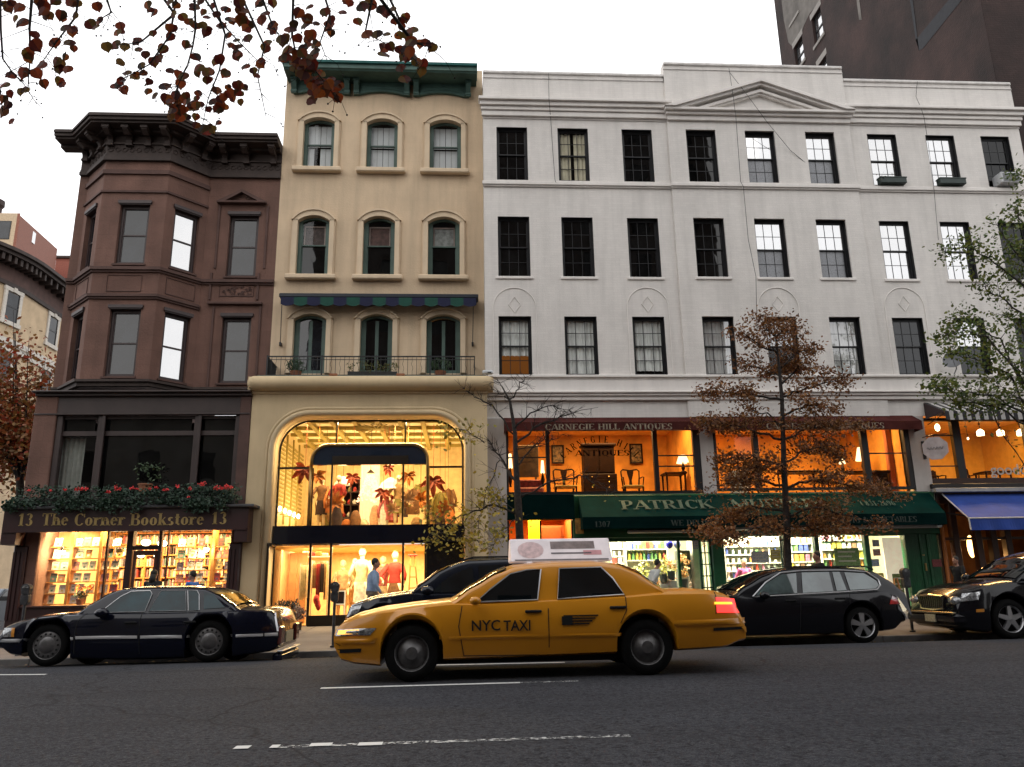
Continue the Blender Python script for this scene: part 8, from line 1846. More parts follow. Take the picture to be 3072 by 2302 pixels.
for sg in (-1, 1): z = pz(1500, 1671, v1.yc-.5); b.tube([(px(1385, 1680, 14.5), v1.yc+sg*.55, z-.06), (px(1420, 1680, 14.5), v1.yc+sg*.55, z), (px(1640, 1680, 14.5), v1.yc+sg*.55, z), (px(1670, 1680, 14.5), v1.yc+sg*.55, z-.07)], .016, 5)
b.build('roof_rail', under, v1.T)
# ---- black estate car
e1 = Car('estate_car', 'black estate car with silver window trim parked in front of the market', 'car', 14.75, 1.85,
 [(1962, 1850), (1975, 1825), (2040, 1802), (2120, 1790), (2190, 1784), (2253, 1790), (2400, 1784), (2560, 1776), (2650, 1770), (2688, 1782), (2702, 1812), (2716, 1840)], [(1962, 1885), (2000, 1905), (2140, 1912), (2540, 1902), (2640, 1896), (2690, 1890), (2716, 1868)],
 [(2180, 1787), (2230, 1755), (2280, 1728), (2322, 1712), (2370, 1705), (2460, 1702), (2550, 1704), (2610, 1714), (2648, 1738), (2686, 1774)], [(2160, 1895), (2590, 1884)], .325, bkp, (.15, .12), k=.36)
e1.glass([[(2268, 1786), (2296, 1752), (2340, 1725), (2388, 1720), (2391, 1780)], [(2408, 1779), (2404, 1718), (2486, 1716), (2500, 1774)], [(2510, 1773), (2496, 1716), (2518, 1716), (2540, 1771)]], cg_light, None); e1.glass([[(2550, 1770), (2532, 1717), (2590, 1720), (2628, 1742), (2636, 1756), (2626, 1766)]], cg_light)
e1.screen(2200, 2305, 'windscreen', cg_dark); e1.wheel('five', .70)
e1.seam([(2256, 1790), (2296, 1748), (2340, 1719), (2400, 1713), (2520, 1711), (2598, 1716), (2634, 1740), (2640, 1756), (2630, 1769), (2540, 1775), (2400, 1783), (2268, 1790)], chrome, .012, 'window_trim')
pts = [e1.pt(u, v) for u, v in ((2256, 1790), (2296, 1748), (2340, 1719), (2400, 1713), (2520, 1711), (2598, 1716), (2634, 1740), (2640, 1756), (2630, 1769), (2540, 1775), (2400, 1783), (2268, 1790))]
bpy.data.objects.remove([o for o in e1.T.children if o.name.startswith('window_trim')][0]); b = MB(); b.tube([(p.x, e1.yc-e1.gy(p.z)-.012, p.z) for p in pts], .013, 5, closed=True); b.build('window_trim', chrome, e1.T)
e1.patch('tail_light', [(2672, 1798), (2692, 1796), (2700, 1812), (2668, 1813)], lamp_r, .01, bump=.01); e1.patch('tail_light', [(2677, 1784), (2690, 1784), (2694, 1797), (2672, 1798)], mat('clear_lens', (.6, .5, .5), .15, coat=1), .012)
e1.handle(2372, 1802, under); e1.handle(2520, 1795, under); e1.mirror(2285, 1786, bkp)
for sm in ([(2398, 1784), (2402, 1850), (2400, 1898)], [(2546, 1776), (2550, 1800), (2538, 1830)]): e1.seam(sm)
b = MB()
for sg in (-1, 1): z = pz(2460, 1699, e1.yc-.5); b.tube([(px(2350, 1700, 15.2), e1.yc+sg*.56, z-.05), (px(2375, 1700, 15.2), e1.yc+sg*.56, z), (px(2590, 1700, 15.2), e1.yc+sg*.56, z-.02), (px(2612, 1706, 15.2), e1.yc+sg*.56, z-.08)], .016, 5)
b.build('roof_rail', under, e1.T)
# ---- black SUV at the right edge
r1 = Car('suv', 'black sport utility car at the right edge with a pale chrome grille', 'car', 14.6, 1.86,
 [(2872, 1810), (2878, 1790), (2905, 1770), (2960, 1755), (3030, 1744), (3090, 1740), (3300, 1736), (3480, 1736), (3500, 1780), (3505, 1830)], [(2872, 1868), (2900, 1888), (2960, 1898), (3400, 1890), (3505, 1870)],
 [(3000, 1745), (3060, 1706), (3110, 1672), (3150, 1656), (3200, 1648), (3350, 1644), (3440, 1650), (3500, 1735)], [(3035, 1866), (3420, 1852)], .36, bkp, (.13, .08), k=.26)
r1.glass([[(3072, 1740), (3110, 1702), (3160, 1674), (3210, 1670), (3215, 1736)], [(3228, 1736), (3226, 1670), (3330, 1668), (3335, 1734)]], cg_dark); r1.screen(3020, 3130, 'windscreen', cg_dark); r1.wheel('star', .68); r1.mirror(3075, 1730, bkp)
r1.patch('headlight', [(2884, 1781), (2940, 1775), (2934, 1800), (2878, 1806)], lamp_w, .012, bump=.015); r1.patch('side_marker', [(2928, 1828), (2952, 1827), (2952, 1836), (2928, 1837)], lamp_a, .01)
xe, yc = r1.x0, r1.yc; zt_ = lerp(r1.top, xe+.1); gm_ = mat('champagne_chrome', (.40, .36, .26), .2, metal=.9)
b = MB(); b.tube([(xe-.03, yc-.42, zt_-.02), (xe-.05, yc, zt_+.0), (xe-.03, yc+.42, zt_-.02), (xe-.02, yc+.36, zt_-.26), (xe-.04, yc, zt_-.28), (xe-.02, yc-.36, zt_-.26)], .028, 6, closed=True)
for k in range(11): y = yc-.36+.072*k; b.tube([(xe-.03, y, zt_-.03), (xe-.03, y*.9+yc*.1, zt_-.26)], .010, 4)
b.build('grille', gm_, r1.T); b = MB(); b.box(xe-.02, xe+.04, yc-.38, yc+.38, zt_-.27, zt_-.02); b.build('grille_recess', under, r1.T)
b = MB(); b.bbox(xe-.10, xe+.2, yc-.84, yc+.84, zt_-.54, zt_-.32, .06); b.build('front_bumper', bkp, r1.T); b = MB(); b.bbox(xe-.115, xe-.04, yc-.80, yc+.80, zt_-.345, zt_-.30, .02); b.build('bumper_strip', gm_, r1.T)
b = MB(); b.box(xe-.125, xe-.102, yc-.22, yc+.12, zt_-.50, zt_-.36); b.build('number_plate', MATS['plate_pale'], r1.T)
for sg in (-1, 1): b = MB(); b.ball((xe+.05, yc+sg*.66, zt_-.10), 1, 8, (.10, .17, .085)); b.build('headlight', lamp_w, r1.T, smooth=True); b = MB(); b.ball((xe-.06, yc+sg*.6, zt_-.43), .05, 6, (.5, 1.3, 1)); b.build('fog_light', lamp_w, r1.T, smooth=True)
# ---- a car far along the side street at the left edge
b = MB(); f1 = thing('far_car', 'silver blue car parked far down the side street at the left edge', 'car', (px(4, 1700, 30), 30, 0)); xx = px(6, 1700, 30); sv = paintm('silver_blue', (.16, .20, .24), .3)
b.xprism([(29, .3), (33.5, .3), (33.5, .8), (32.8, .95), (32, 1.4), (30.4, 1.42), (29.8, .98), (29, .85)], xx-1.7, xx); b.build('body', sv, f1, bevel=.06)
for yy in (29.8, 32.6): b = MB(); b.lathe([(.001, -.1), (.3, -.1), (.32, .0), (.3, .06), (.001, .06)], (xx+.0, yy, .32), 16, 'x'); b.build('wheel', tyre, f1)
b = MB(); b.xprism([(30.0, 1.0), (32.6, 1.0), (31.9, 1.34), (30.5, 1.35)], xx-.01, xx+.012); b.build('side_window', cg_dark, f1); b = MB(); b.box(xx-1.5, xx-.2, 28.98, 29.01, .62, .78); b.build('headlight', lamp_w, f1)
# ------------------------------------------------------------------ parking meters
mm = mat('meter_grey', (.075, .075, .08), .45, metal=.5, var=.3, sc=12)
for lbl, u, vt, vb, ub, c in (('grey parking meter at the left edge by the nose of the blue sedan', 69, 1752, 1815, 66, None), ('dark parking meter standing in front of the clothes shop', 1004, 1745, 1806, 1001, None), ('dark parking meter between the estate car and the right hand black car', 2722, 1704, 1764, 2736, None)):
    y = 16.45; x = px(ub, 1880, y); z0 = gz(x, y); za_, zb_ = pz(u, vb, y), pz(u, vt, y); T = thing('parking_meter', lbl, 'parking meter', (x, y, z0), 'parking meters along the kerb')
    b = MB(); b.tube([(x, y, z0), (x, y, za_+.02)], .03, 10); b.lathe([(.06, z0+.001), (.06, z0+.03), (.032, z0+.04)], (x, y, 0), 10); b.build('post', mm, T, smooth=40); h = zb_-za_
    b = MB(); b.prism([(x-.055, za_), (x+.055, za_), (x+.075, za_+h*.12), (x+.075, za_+h*.45), (x+.055, za_+h*.5), (x-.055, za_+h*.5), (x-.075, za_+h*.45), (x-.075, za_+h*.12)], y-.06, y+.06); b.build('coin_box', mm, T, bevel=.012)
    b = MB(); r = .088; zc_ = zb_-r; b.prism([(x-r*.75, za_+h*.5), (x+r*.75, za_+h*.5)]+[(x+r*math.cos(a*math.pi/10), zc_+r*math.sin(a*math.pi/10)) for a in range(0, 11)], y-.065, y+.065); b.build('head', mm, T, bevel=.012)
    b = MB(); b.prism([(x+.06*math.cos(a*math.pi/8), zc_+.01+.05*math.sin(a*math.pi/8)) for a in range(0, 9)], y-.072, y-.066); b.build('dial_window', lamp_w, T)
# ------------------------------------------------------------------ people
skin = mat('skin', (.36, .19, .13), .6, var=.1); hair_d = mat('dark_hair', (.012, .009, .008), .7, var=.4, sc=40)
def fuse(b, name, m, T, vox, it=2):
    o = b.build(name, m, T); md = o.modifiers.new('r', 'REMESH'); md.mode = 'VOXEL'; md.voxel_size = vox; md.use_smooth_shade = True; s2 = o.modifiers.new('s', 'SMOOTH'); s2.iterations = it; s2.factor = .5
    dg = bpy.context.evaluated_depsgraph_get(); dg.update(); me = bpy.data.meshes.new_from_object(o.evaluated_get(dg)); o.modifiers.clear(); o.data = me; me.materials.clear(); me.materials.append(m); return o
def person(lbl, u, vt, y, head, coatc, legc, hairm=hair_d, lean=0., step=.25, coat=False, arm=(.1, -.15), look=0., bag=None, long_hair=False):
    'local frame: the figure faces +X'
    x = px(u, vt, y); z0 = gz(x, y) if y < 20.9 else g0; H = pz(u, vt, y)-z0; s_ = max(.8, H/(1.78-.25*lean)); T = thing('person', lbl, 'person', (x, y, z0))
    Mx = Matrix.Translation((x, y, z0)) @ Matrix.Rotation(R_(head), 4, 'Z') @ Matrix.Scale(s_, 4)
    L = lambda z: lean*max(0, z-.95)*.9
    st = step; hip = .93; an = [(st, .09, .09), (-st*.9, -.09, .11)]; kn = [(st*.62+.04, .10, .50), (-st*.30+.03, -.10, .50)]
    sh = [(L(1.43), .19, 1.43), (L(1.43), -.19, 1.43)]; el = [(L(1.15)+arm[0], .25, 1.14), (L(1.15)+arm[1], -.25, 1.14)]; ha = [(el[0][0]+.12, .22, .93), (el[1][0]+.14, -.22, .92)]
    b = MB(); hd = (L(1.65)+.02, 0, 1.655)
    b.ball(hd, .1, 10, (.98, .80, 1.2)); b.ball((hd[0]+.03, 0, hd[2]-.06), .07, 8, (.95, .8, .9)); b.tube([(hd[0]+.085, 0, hd[2]+.01), (hd[0]+.118, 0, hd[2]-.03), (hd[0]+.09, 0, hd[2]-.035)], [.010, .016, .012], 6)
    for s in (-1, 1): b.ball((hd[0]-.005, s*.082, hd[2]-.01), .026, 5, (.7, .4, 1.1))
    b.tube([(hd[0]+.075, -.022, hd[2]-.075), (hd[0]+.088, 0, hd[2]-.073), (hd[0]+.075, .022, hd[2]-.075)], .009, 5)
    b.tube([(L(1.44), 0, 1.44), (hd[0]-.02, 0, 1.58)], [.062, .052], 10); b.tube([(L(1.46), 0, 1.46), (L(1.3), 0, 1.30), (L(1.1), 0, 1.08), (0, 0, .93)], [.09, .135, .125, .14], 12)
    for k in (0, 1):
        s = 1 if k == 0 else -1
        b.tube([(L(1.40), s*.06, 1.41), sh[k], tuple((a+c)/2 for a, c in zip(sh[k], el[k])), el[k], ha[k]], [.08, .058, .05, .038, .026], 8)
        b.tube([(0, s*.08, hip), kn[k], an[k]], [.088, .055, .038], 8); b.tube([(an[k][0]-.05, an[k][1], .05), (an[k][0]+.10, an[k][1], .04), (an[k][0]+.19, an[k][1], .03)], [.04, .042, .025], 7)
        c = Vector(ha[k]); d = (Vector(ha[k])-Vector(el[k])).normalized(); b.tube([c-d*.01, c+d*.045, c+d*.085], [.024, .036, .03], 8)
        for j in range(4): p = c+d*.085+Vector((.028-.019*j, 0, 0)); l_ = (.062, .072, .068, .052)[j]; b.tube([p, p+d*l_*.55+Vector((.006, -s*.006, 0)), p+d*l_+Vector((.012, -s*.022, 0))], [.0095, .0085, .007], 6)
        p = c+d*.03+Vector((.032, 0, 0)); b.tube([p, p+d*.03+Vector((.022, 0, 0)), p+d*.06+Vector((.026, -s*.01, 0))], [.012, .010, .008], 6)
    b.xf(Mx); fuse(b, 'body', skin, T, .0085)
    b = MB(); zlow = .62 if coat else .93
    b.tube([(L(1.47), 0, 1.475), (L(1.38), 0, 1.38), (L(1.25), 0, 1.25), (L(1.08), 0, 1.08), (0, 0, .96)]+([(0, 0, .62)] if coat else []), [.085, .150, .158, .150, .155]+([.19] if coat else []), 14)
    for k in (0, 1): s = 1 if k == 0 else -1; b.tube([(L(1.40), s*.05, 1.405), sh[k], tuple((a+c)/2 for a, c in zip(sh[k], el[k])), el[k], tuple(a+(c-a)*.88 for a, c in zip(el[k], ha[k]))], [.085, .078, .066, .054, .040], 9)
    b.xf(Mx); fuse(b, 'coat' if coat else 'shirt', coatc, T, .016, 3)
    b = MB(); b.tube([(0, 0, 1.0), (0, 0, .88)], .152, 12)
    for k in (0, 1): s = 1 if k == 0 else -1; b.tube([(0, s*.085, .92), kn[k], (an[k][0], an[k][1], .12)], [.105, .072, .056], 9)
    b.xf(Mx); fuse(b, 'trousers', legc, T, .016, 3)
    b = MB()
    for k in (0, 1): a = an[k]; b.tube([(a[0]-.07, a[1], .05), (a[0]+.08, a[1], .05), (a[0]+.20, a[1], .035)], [.05, .052, .035], 8)
    b.xf(Mx); b.build('shoe', under, T, smooth=True)
    b = MB(); b.ball((hd[0]-.022, 0, hd[2]+.035), .1, 9, (1.03, .88, 1.08), .04); 
    if long_hair: b.tube([(hd[0]-.05, 0, hd[2]), (hd[0]-.08, 0, hd[2]-.14), (hd[0]-.09, 0, hd[2]-.24)], [.085, .09, .05], 9)
    b.xf(Mx); b.build('hair', hairm, T, smooth=True)
    b = MB()
    for s in (-1, 1): b.ball((hd[0]+.078, s*.032, hd[2]+.012), .010, 5)
    b.xf(Mx); b.build('eye', under, T, smooth=True)
    if bag: b = MB(); b.bbox(-.28+L(1.2), -.14+L(1.2), -.15, .15, 1.0, 1.4, .05); b.xf(Mx); tag(b.build('backpack', bag), 'dark backpack on the shoulders of the person in blue by the bookstore', 'backpack')
    return T
shirt_b = mat('light_blue_shirt', (.26, .36, .52), .8, var=.15, sc=9); blk = mat('black_cloth', (.010, .010, .012), .85, var=.3); tro = mat('khaki_cloth', (.13, .10, .07), .85)
person('man in a light blue shirt and dark belt walking right past the clothes shop', 1118, 1679, 19.2, 4, shirt_b, tro, lean=.10, arm=(-.02, .08))
person('person in a black coat with bushy dark hair facing the bookstore door', 461, 1711, 18.6, 80, blk, blk, lean=.05, step=.05, coat=True, long_hair=True)
person('person in a bright blue jacket and dark hood passing the right bookstore window', 580, 1713, 18.6, 165, mat('bright_blue_jacket', (.02, .12, .42), .8), blk, step=.2, coat=True, bag=blk)
person('dark haired person in a black coat seen behind the roof of the estate car', 2450, 1655, 19.0, 185, blk, blk, coat=True, step=.15)
person('person in dark clothes in the shadow under the blue awning, right of the green wall', 2872, 1688, 19.6, 200, blk, blk, coat=True, step=.02, lean=.1)
person('person in a white top bending toward the flowers in the left market window', 1946, 1692, 20.2, 20, mat('white_top', (.50, .52, .50), .8), blk, lean=.5, step=.1)
person('grey haired person in a pink sweater inside the middle market window', 2230, 1678, YM2+1.0, -80, mat('pink_sweater', (.55, .10, .28), .85, var=.2, sc=12), blk, mat('grey_hair', (.12, .12, .10), .8), step=.03)
# ------------------------------------------------------------------ trees
bark = mat('bark', (.040, .032, .028), .9, var=.4, sc=14, bump=.6, bsc=60); bark2 = mat('grey_bark', (.055, .047, .042), .9, var=.4, sc=14, bump=.6, bsc=60)
def leafpts(b, c, n, rad, sz, flat=.55):
    for i in range(n):
        p = Vector(c)+Vector((rnd.gauss(0, rad[0]), rnd.gauss(0, rad[1]), rnd.gauss(0, rad[2]))); a = Vector((rnd.uniform(-1, 1), rnd.uniform(-1, 1), rnd.uniform(-1, .6))).normalized(); q = a.cross(Vector((rnd.uniform(-1, 1), rnd.uniform(-1, 1), rnd.uniform(-1, 1)))).normalized(); s = sz*rnd.uniform(.6, 1.35)
        b.poly([p-a*s, p-a*s*.2-q*s*flat, p+a*s*.5-q*s*flat*.7, p+a*s, p+a*s*.4+q*s*flat*.8, p-a*s*.3+q*s*flat])
def tree(name, lbl, Y, trunk, limbs, leafm, m, nleaf, sz, spread, twigs=5, start=.3, dY=1.0, twl=.5, fl=.5):
    'trunk and limbs as photo outlines standing at street depth Y, pushed in and out by dY; twigs and leaves grow on the limbs'
    base = P(trunk[0][0], trunk[0][1], Y); z0 = gz(base.x, Y); T = thing(name, lbl, 'tree', (base.x, Y, z0)); b = MB()
    tp = [Vector((base.x, Y, z0-.02))]+[P(u, v, Y+o) for u, v, r, o in trunk[1:]]; b.tube(tp, [trunk[0][2]]+[r for _, _, r, _ in trunk[1:]], 9)
    b.build('trunk', m, T, smooth=True); b = MB(); lv = MB(); ends = []
    for L in limbs:
        pts, r0, dens = L[0], L[1], L[2]; off = rnd.uniform(-1, 1)*dY; P3 = []
        for k, (u, v) in enumerate(pts): P3.append(P(u, v, Y+off*k/(len(pts)-1)))
        fine = []
        for a, c in zip(P3, P3[1:]):
            for i in range(4): fine.append(a+(c-a)*i/4+Vector((rnd.uniform(-1, 1), rnd.uniform(-1, 1), rnd.uniform(-1, 1)))*.035)
        fine.append(P3[-1]); n = len(fine); b.tube(fine, [r0*(1-.88*i/(n-1)) for i in range(n)], 6); tot = sum((c-a).length for a, c in zip(fine, fine[1:]))
        nt_ = max(2, int(twigs*tot*1.6))
        for k in range(nt_):
            t_ = start+(1-start)*rnd.random(); i = min(n-2, int(t_*(n-1))); p = fine[i]; d = (fine[min(n-1, i+1)]-fine[i]).normalized()
            q = (d*.7+Vector((rnd.uniform(-1, 1), rnd.uniform(-1, 1), rnd.uniform(-.6, .8)))*.9).normalized(); l_ = twl*rnd.uniform(.4, 1.1)*(1.15-t_*.5); e = p+q*l_; mid = p+q*l_*.5+Vector((0, 0, rnd.uniform(-.05, .08)*l_))
            b.tube([p, mid, e], [r0*.22+.003, r0*.12+.002, .002], 4); ends.append((mid, dens)); ends.append((e, dens))
            for w_ in range(2): e2 = mid+(q+Vector((rnd.uniform(-1, 1), rnd.uniform(-1, 1), rnd.uniform(-1, 1)))).normalized()*l_*.5; b.tube([mid, e2], [.004, .0018], 3); ends.append((e2, dens))
    b.build('branches', m, T, smooth=True); tw = sum(d for _, d in ends) or 1
    for p, d in ends: leafpts(lv, p, int(nleaf*d/tw+rnd.random()), spread, sz, fl)
    lv.build('crown', leafm, T); return T
oakl = palette('oak_autumn_leaf', [(.085, .032, .012), (.22, .085, .022), (.14, .052, .016), (.32, .15, .04), (.06, .024, .010)], transl=.25)
E_ = [((2335, 1060), (2270, 1030), (2215, 990)), ((2330, 1010), (2300, 985), (2282, 950)), ((2330, 1010), (2360, 990), (2385, 1005)), ((2345, 1100), (2400, 1050), (2430, 1060)), ((2345, 1130), (2280, 1110), (2225, 1090)), ((2345, 1200), (2270, 1190), (2180, 1175), (2118, 1180)), ((2345, 1190), (2420, 1165), (2490, 1145), (2530, 1150)), ((2347, 1250), (2420, 1215), (2510, 1225)), ((2348, 1320), (2260, 1290), (2170, 1270), (2110, 1280)), ((2348, 1320), (2420, 1290), (2500, 1275), (2570, 1285)), ((2350, 1290), (2300, 1240), (2240, 1230)),
 ((2352, 1400), (2260, 1370), (2180, 1380), (2140, 1395)), ((2352, 1390), (2420, 1350), (2490, 1340), (2520, 1375)), ((2355, 1460), (2260, 1440), (2170, 1450), (2110, 1465)), ((2356, 1460), (2440, 1440), (2530, 1455), (2610, 1470), (2700, 1478)), ((2360, 1540), (2260, 1520), (2170, 1560), (2100, 1600)), ((2360, 1550), (2440, 1520), (2540, 1545), (2640, 1575)), ((2362, 1590), (2280, 1580), (2200, 1610), (2120, 1625)), ((2355, 1420), (2300, 1400), (2230, 1410)), ((2362, 1580), (2420, 1580), (2480, 1600), (2560, 1590)), ((2345, 1150), (2390, 1110), (2450, 1110))]
tree('oak_tree', 'slender oak with rusty brown leaves on the pavement in front of the green market awning', 16.9, [(2372, 1905, .10, 0), (2364, 1700, .085, 0), (2360, 1560, .075, 0), (2352, 1400, .06, 0), (2346, 1200, .045, 0), (2330, 1020, .02, 0), (2312, 950, .006, 0)], [(e, .030, 1) for e in E_], oakl, bark, 19000, .037, (.13, .14, .085), 5.5, .12, 1.3, .42)
bl = palette('yellow_leaf', [(.32, .24, .03), (.45, .34, .05), (.22, .20, .03), (.14, .12, .02)], transl=.3)
Bn = [(((1546, 1330), (1620, 1275), (1700, 1245), (1795, 1222)), .028, 0), (((1545, 1290), (1590, 1235), (1660, 1215), (1725, 1240)), .025, 0), (((1530, 1200), (1560, 1150), (1578, 1132)), .018, 0), (((1505, 1160), (1490, 1135)), .012, 0), (((1545, 1440), (1500, 1370), (1452, 1305)), .032, 0), (((1545, 1310), (1480, 1220), (1425, 1190), (1388, 1165)), .022, .02),
 (((1556, 1500), (1640, 1448), (1740, 1425), (1790, 1450), (1850, 1490)), .025, .02), (((1550, 1400), (1600, 1340), (1660, 1290)), .026, 0), (((1552, 1540), (1480, 1515), (1400, 1540), (1330, 1580), (1280, 1640)), .024, 1.5), (((1500, 1380), (1470, 1440), (1440, 1560), (1430, 1640)), .014, .8), (((1455, 1330), (1400, 1290), (1330, 1285)), .012, 1.6), (((1545, 1560), (1500, 1600), (1460, 1660)), .014, 1.4), (((1545, 1540), (1510, 1500), (1480, 1500)), .012, 2.4), (((1330, 1580), (1300, 1560), (1270, 1555)), .010, 1.2), (((1530, 1200), (1500, 1180), (1470, 1170)), .012, 0), (((1550, 1350), (1640, 1330), (1700, 1300)), .014, .0), (((1400, 1540), (1390, 1600), (1400, 1660)), .010, 1.4)]
tree('bare_tree', 'nearly bare young tree with few yellow leaves by the clothes shop', 16.8, [(1574, 1920, .10, 0), (1562, 1680, .09, 0), (1556, 1540, .08, 0), (1548, 1400, .06, 0), (1545, 1300, .045, 0), (1530, 1205, .03, 0), (1505, 1158, .012, 0)], Bn, bl, bark, 850, .042, (.10, .12, .09), 10, .2, .8, .5, .7)
gl = palette('green_pear_leaf', [(.045, .085, .015), (.085, .13, .022), (.17, .18, .03), (.03, .055, .014)], transl=.3)
Gn = [((3110, 1260), (3020, 1120), (2930, 1080), (2850, 1060)), ((3090, 1200), (3000, 1020), (2900, 960), (2828, 968)), ((3080, 1150), (2960, 1010), (2880, 990), (2835, 1010)), ((3120, 900), (3000, 800), (2920, 750), (2810, 737)), ((3110, 850), (3020, 720), (2985, 665)), ((3120, 760), (3060, 650), (3040, 620)), ((3120, 620), (3080, 540), (3055, 520)), ((3130, 1280), (2990, 1190), (2890, 1170), (2790, 1160)), ((3130, 1300), (2980, 1220), (2860, 1200), (2800, 1140)), ((3110, 980), (3020, 900), (2960, 870), (2950, 840)), ((3120, 1050), (3040, 960), (2990, 940)), ((3120, 950), (3070, 860), (3040, 800)), ((3120, 1180), (3050, 1100), (3000, 1060)), ((3100, 1250), (3060, 1200), (2980, 1150)), ((3120, 850), (3080, 760), (3050, 730))]
tree('pear_tree', 'green and yellowish leafed tree reaching in from the right edge over the white facade', 16.6, [(3215, 1880, .13, 0), (3180, 1500, .12, 0), (3150, 1300, .10, 0), (3135, 1000, .08, 0), (3130, 750, .05, 0), (3125, 560, .02, 0)], [(e, .028, 1) for e in Gn]+[(((2965, 1190), (3000, 1290), (3072, 1390), (3140, 1480)), .02, .1)], gl, bark2, 4600, .045, (.13, .17, .09), 4, .25, 1.2, .5, .6)
al = palette('autumn_crown_leaf', [(.30, .035, .014), (.30, .08, .02), (.11, .055, .015), (.25, .13, .03), (.20, .03, .012)], transl=.3)
An = [((60, 1450), (0+x*38, 1330-abs(x-1)*40), (x*48-8, v)) for x, v in ((0, 960), (1, 930), (2, 1010), (3, 1080), (3, 1200), (2, 1180), (1, 1120), (0, 1120), (3, 1330), (0, 1300), (2, 1340), (-1, 1050), (-1, 1250), (1, 1250), (3, 1440), (2, 1470), (0, 1450))]
tree('autumn_tree', 'red and orange autumn tree on the corner at the left edge beside the brownstone', 27, [(60, 1830, .18, 0), (62, 1600, .15, 0), (60, 1400, .11, 0), (50, 1200, .06, 0), (45, 1000, .02, 0)], [(e, .05, 1) for e in An], al, bark, 9500, .075, (.32, .5, .30), 3, .25, 2.0, .9, .6)
# overhanging branches of the street tree beside the viewer
fl_ = [palette('overhang_leaf', [(.030, .007, .007), (.16, .022, .012), (.28, .06, .015), (.08, .014, .012), (.18, .11, .02), (.022, .010, .008), (.34, .09, .015)], transl=.5)]
T = thing('overhanging_tree', 'street tree whose red brown leafy twigs hang into the top left corner', 'tree', (-4.6, -1.7, gz(-4.6, -1.7)))
b = MB(); b.tube([(-4.6, -1.7, .1), (-4.5, -1.5, 2.5), (-4.2, -1.0, 4.6), (-3.6, .2, 6.2), (-2.9, 2., 7.0)], [.22, .18, .15, .11, .06], 12); b.tube([(-4.2, -1.0, 4.6), (-4.9, -.8, 6.5), (-5., -.5, 8)], [.1, .07, .03], 8); b.build('trunk', bark, T, smooth=True)
q1 = lambda L, o=0: [(o+.4221*x, .4221*y) for x, y in L]
tw1 = [q1(l) for l in ([(1380, -60), (1390, 200), (1370, 330), (1330, 470), (1250, 640)], [(1420, -60), (1560, 150), (1700, 300), (1850, 450)], [(1500, -60), (1600, 250), (1560, 500), (1480, 700), (1440, 880)], [(1700, -60), (1880, 330), (1830, 540), (1890, 830)], [(1260, -60), (1210, 250), (1060, 460), (880, 560)], [(1240, 100), (1000, 300), (860, 320)], [(230, -60), (210, 200), (215, 400), (200, 600)], [(0, -40), (5, 200), (20, 420), (90, 520), (170, 600), (260, 740)], [(560, -60), (540, 120), (400, 300), (280, 470)], [(740, -60), (790, 90), (690, 150)], [(-60, 500), (0, 640), (20, 800)])]+[q1(l, 800) for l in ([(190, -60), (180, 250), (200, 350), (330, 480), (500, 700)], [(850, -60), (940, 130), (1000, 330), (1060, 440)], [(400, -60), (450, 100), (380, 300), (430, 430)], [(760, -60), (700, 230), (860, 320)], [(1040, 300), (1180, 340)], [(-50, -60), (40, 180), (110, 290)])]
LP1 = '350,110 430,105 540,20 530,110 690,45 700,145 640,170 150,155 250,245 390,300 495,300 200,410 280,455 260,520 75,530 160,515 420,445 460,405 420,575 175,635 30,600 20,790 20,700 60,60 130,50 30,30 290,10 390,5 510,210 80,20 1090,85 1300,120 1230,100 1220,200 1085,235 975,280 985,350 855,220 810,330 885,330 1155,345 1125,415 855,440 900,515 1000,465 955,540 870,570 870,630 820,610 1060,580 1095,680 1170,610 1240,680 1210,500 1400,400 1410,480 1490,510 1300,540 1410,660 1320,690 1480,560 1560,420 1600,520 1650,700 1540,640 1600,760 1380,770 1430,740 1280,780 1210,830 1330,830 1440,910 1490,900 1550,870 1850,450 1740,620 1700,660 1740,470 1680,400 1620,250 1640,320 1760,270 1480,200 1470,120 1540,100 1600,60 1650,150 1750,200 1880,90 1940,190 1900,300 2010,290 2060,205 2010,400 2100,440 2110,80 1700,20 1840,20 1420,10 1370,60 1200,10 1940,20 1390,180 1330,330 1260,740 1350,750 1510,720 1570,700 1230,780 1290,820 1390,830 1620,620 1560,780 1180,700 1800,500 1690,330 1720,130 1580,180 1510,40'
LP2 = '35,180 110,290 225,90 165,205 300,45 350,165 455,140 320,250 430,200 340,320 285,320 125,400 200,430 240,380 330,400 210,480 310,480 360,560 410,580 370,660 440,600 490,620 500,700 590,20 650,150 710,240 780,240 850,240 830,320 940,350 880,330 960,190 1000,240 1030,290 1010,340 1090,310 1175,335 1040,400 1070,440 950,480 740,30 800,60 850,90 910,150 1050,200 260,440 290,560 330,600 390,520 470,660 980,130 690,20 560,10 410,90 230,520 180,360 320,650'
lp = [tuple(map(float, s.split(','))) for s in LP1.split()]; lp = [(x*.4221, y*.4221) for x, y in lp]+[(800+.4221*x, .4221*y) for x, y in [tuple(map(float, s.split(','))) for s in LP2.split()]]
b = MB(); lv = MB(); dense = []
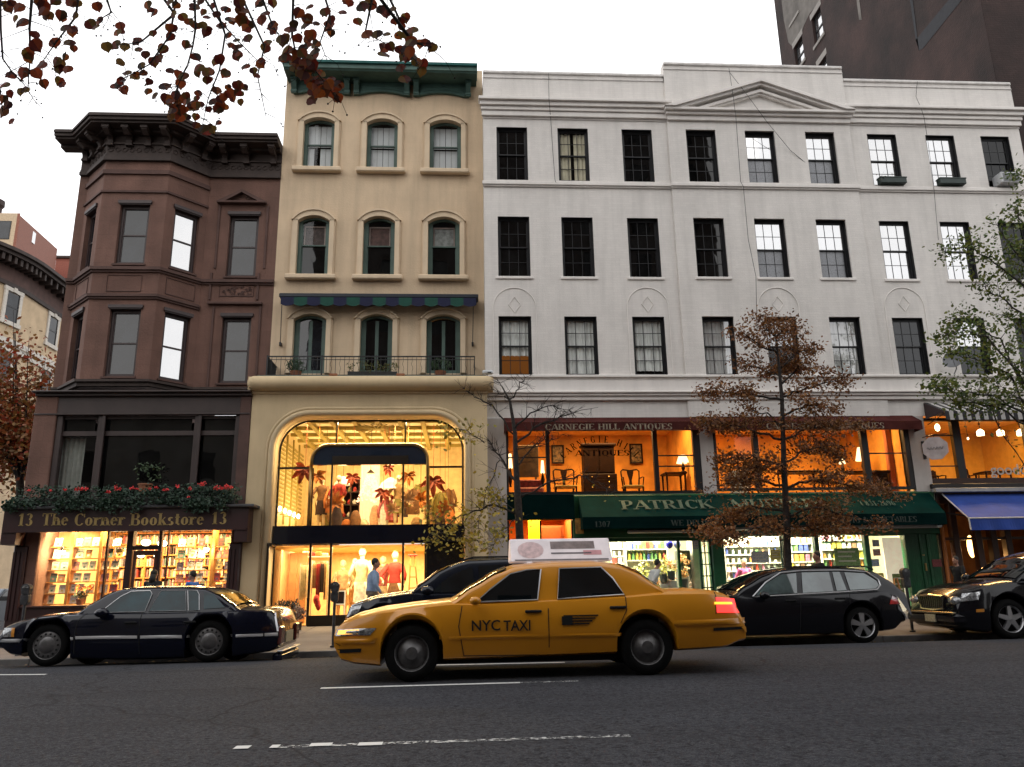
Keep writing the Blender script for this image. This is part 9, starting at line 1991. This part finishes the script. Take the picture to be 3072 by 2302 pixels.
for L in tw1:
    yy = rnd.uniform(3.7, 4.9); pts = []; n = len(L)
    for k, (u, v) in enumerate(L): pts.append(P(u, v, yy+.15*k/n))
    up = pts[0]; src = Vector((-2.9+rnd.uniform(-.8, 1.2), 2.2+rnd.uniform(0, 1), 6.6)); b.tube([src, (src+up)/2+Vector((0, 0, .3)), up], [.03, .016, .009], 6)
    b.tube(pts, [.009*(1-.75*k/(n-1)) for k in range(n)], 5)
    for (u0, v0), (u1, v1), a, c in zip(L, L[1:], pts, pts[1:]):
        for i in range(6): dense.append((u0+(u1-u0)*i/6, v0+(v1-v0)*i/6, a+(c-a)*i/6))
        for i in range(3):
            t_ = rnd.random(); p = a+(c-a)*t_; e = p+Vector((rnd.uniform(-1, 1)*.16, rnd.uniform(-.5, .5)*.2, -rnd.uniform(.02, .2))); b.tube([p, (p+e)/2+Vector((.02, 0, .01)), e], [.003, .002, .0012], 3); b.ball(e, .006, 4)
for u, v in lp:
    dn = min(dense, key=lambda d: (d[0]-u)**2+(d[1]-v)**2); Yl = dn[2].y+rnd.uniform(-.12, .12); c = P(u, v, Yl); b.tube([dn[2], (dn[2]+c)/2+Vector((0, 0, .015)), c], [.0028, .002, .0014], 3)
    for k in range(rnd.choice((1, 2, 2, 3))):
        cc = c+Vector((rnd.uniform(-.04, .04), rnd.uniform(-.06, .06), rnd.uniform(-.05, .02)))*(k > 0); s = rnd.uniform(.026, .043); a = Vector((rnd.uniform(-.8, .8), rnd.uniform(-.5, .5), -1)).normalized(); q = a.cross(Vector((rnd.uniform(-.5, .5), -1, rnd.uniform(-.4, .4)))).normalized(); nn = a.cross(q)*s
        prof_ = [(-.75, .0, 0), (-.85, .45, .15), (-.55, .85, .25), (0, .95, .28), (.5, .65, .2), (.85, .25, .05), (1.15, 0, -.1)]
        ctr = [cc+a*s*t_+nn*.12 for t_ in (-.75, -.6, -.3, 0, .45, .85, 1.15)]
        for sg in (-1, 1):
            i = len(lv.v); lv.v += [tuple(cc+a*s*p+q*s*w_*sg+nn*h_) for p, w_, h_ in prof_]; j = len(lv.v); lv.v += [tuple(p) for p in ctr]
            for k2 in range(6): lv.face((i+k2, i+k2+1, j+k2+1, j+k2))
b.build('twigs', bark, T, smooth=True); lv.build('leaves', fl_[0], T)
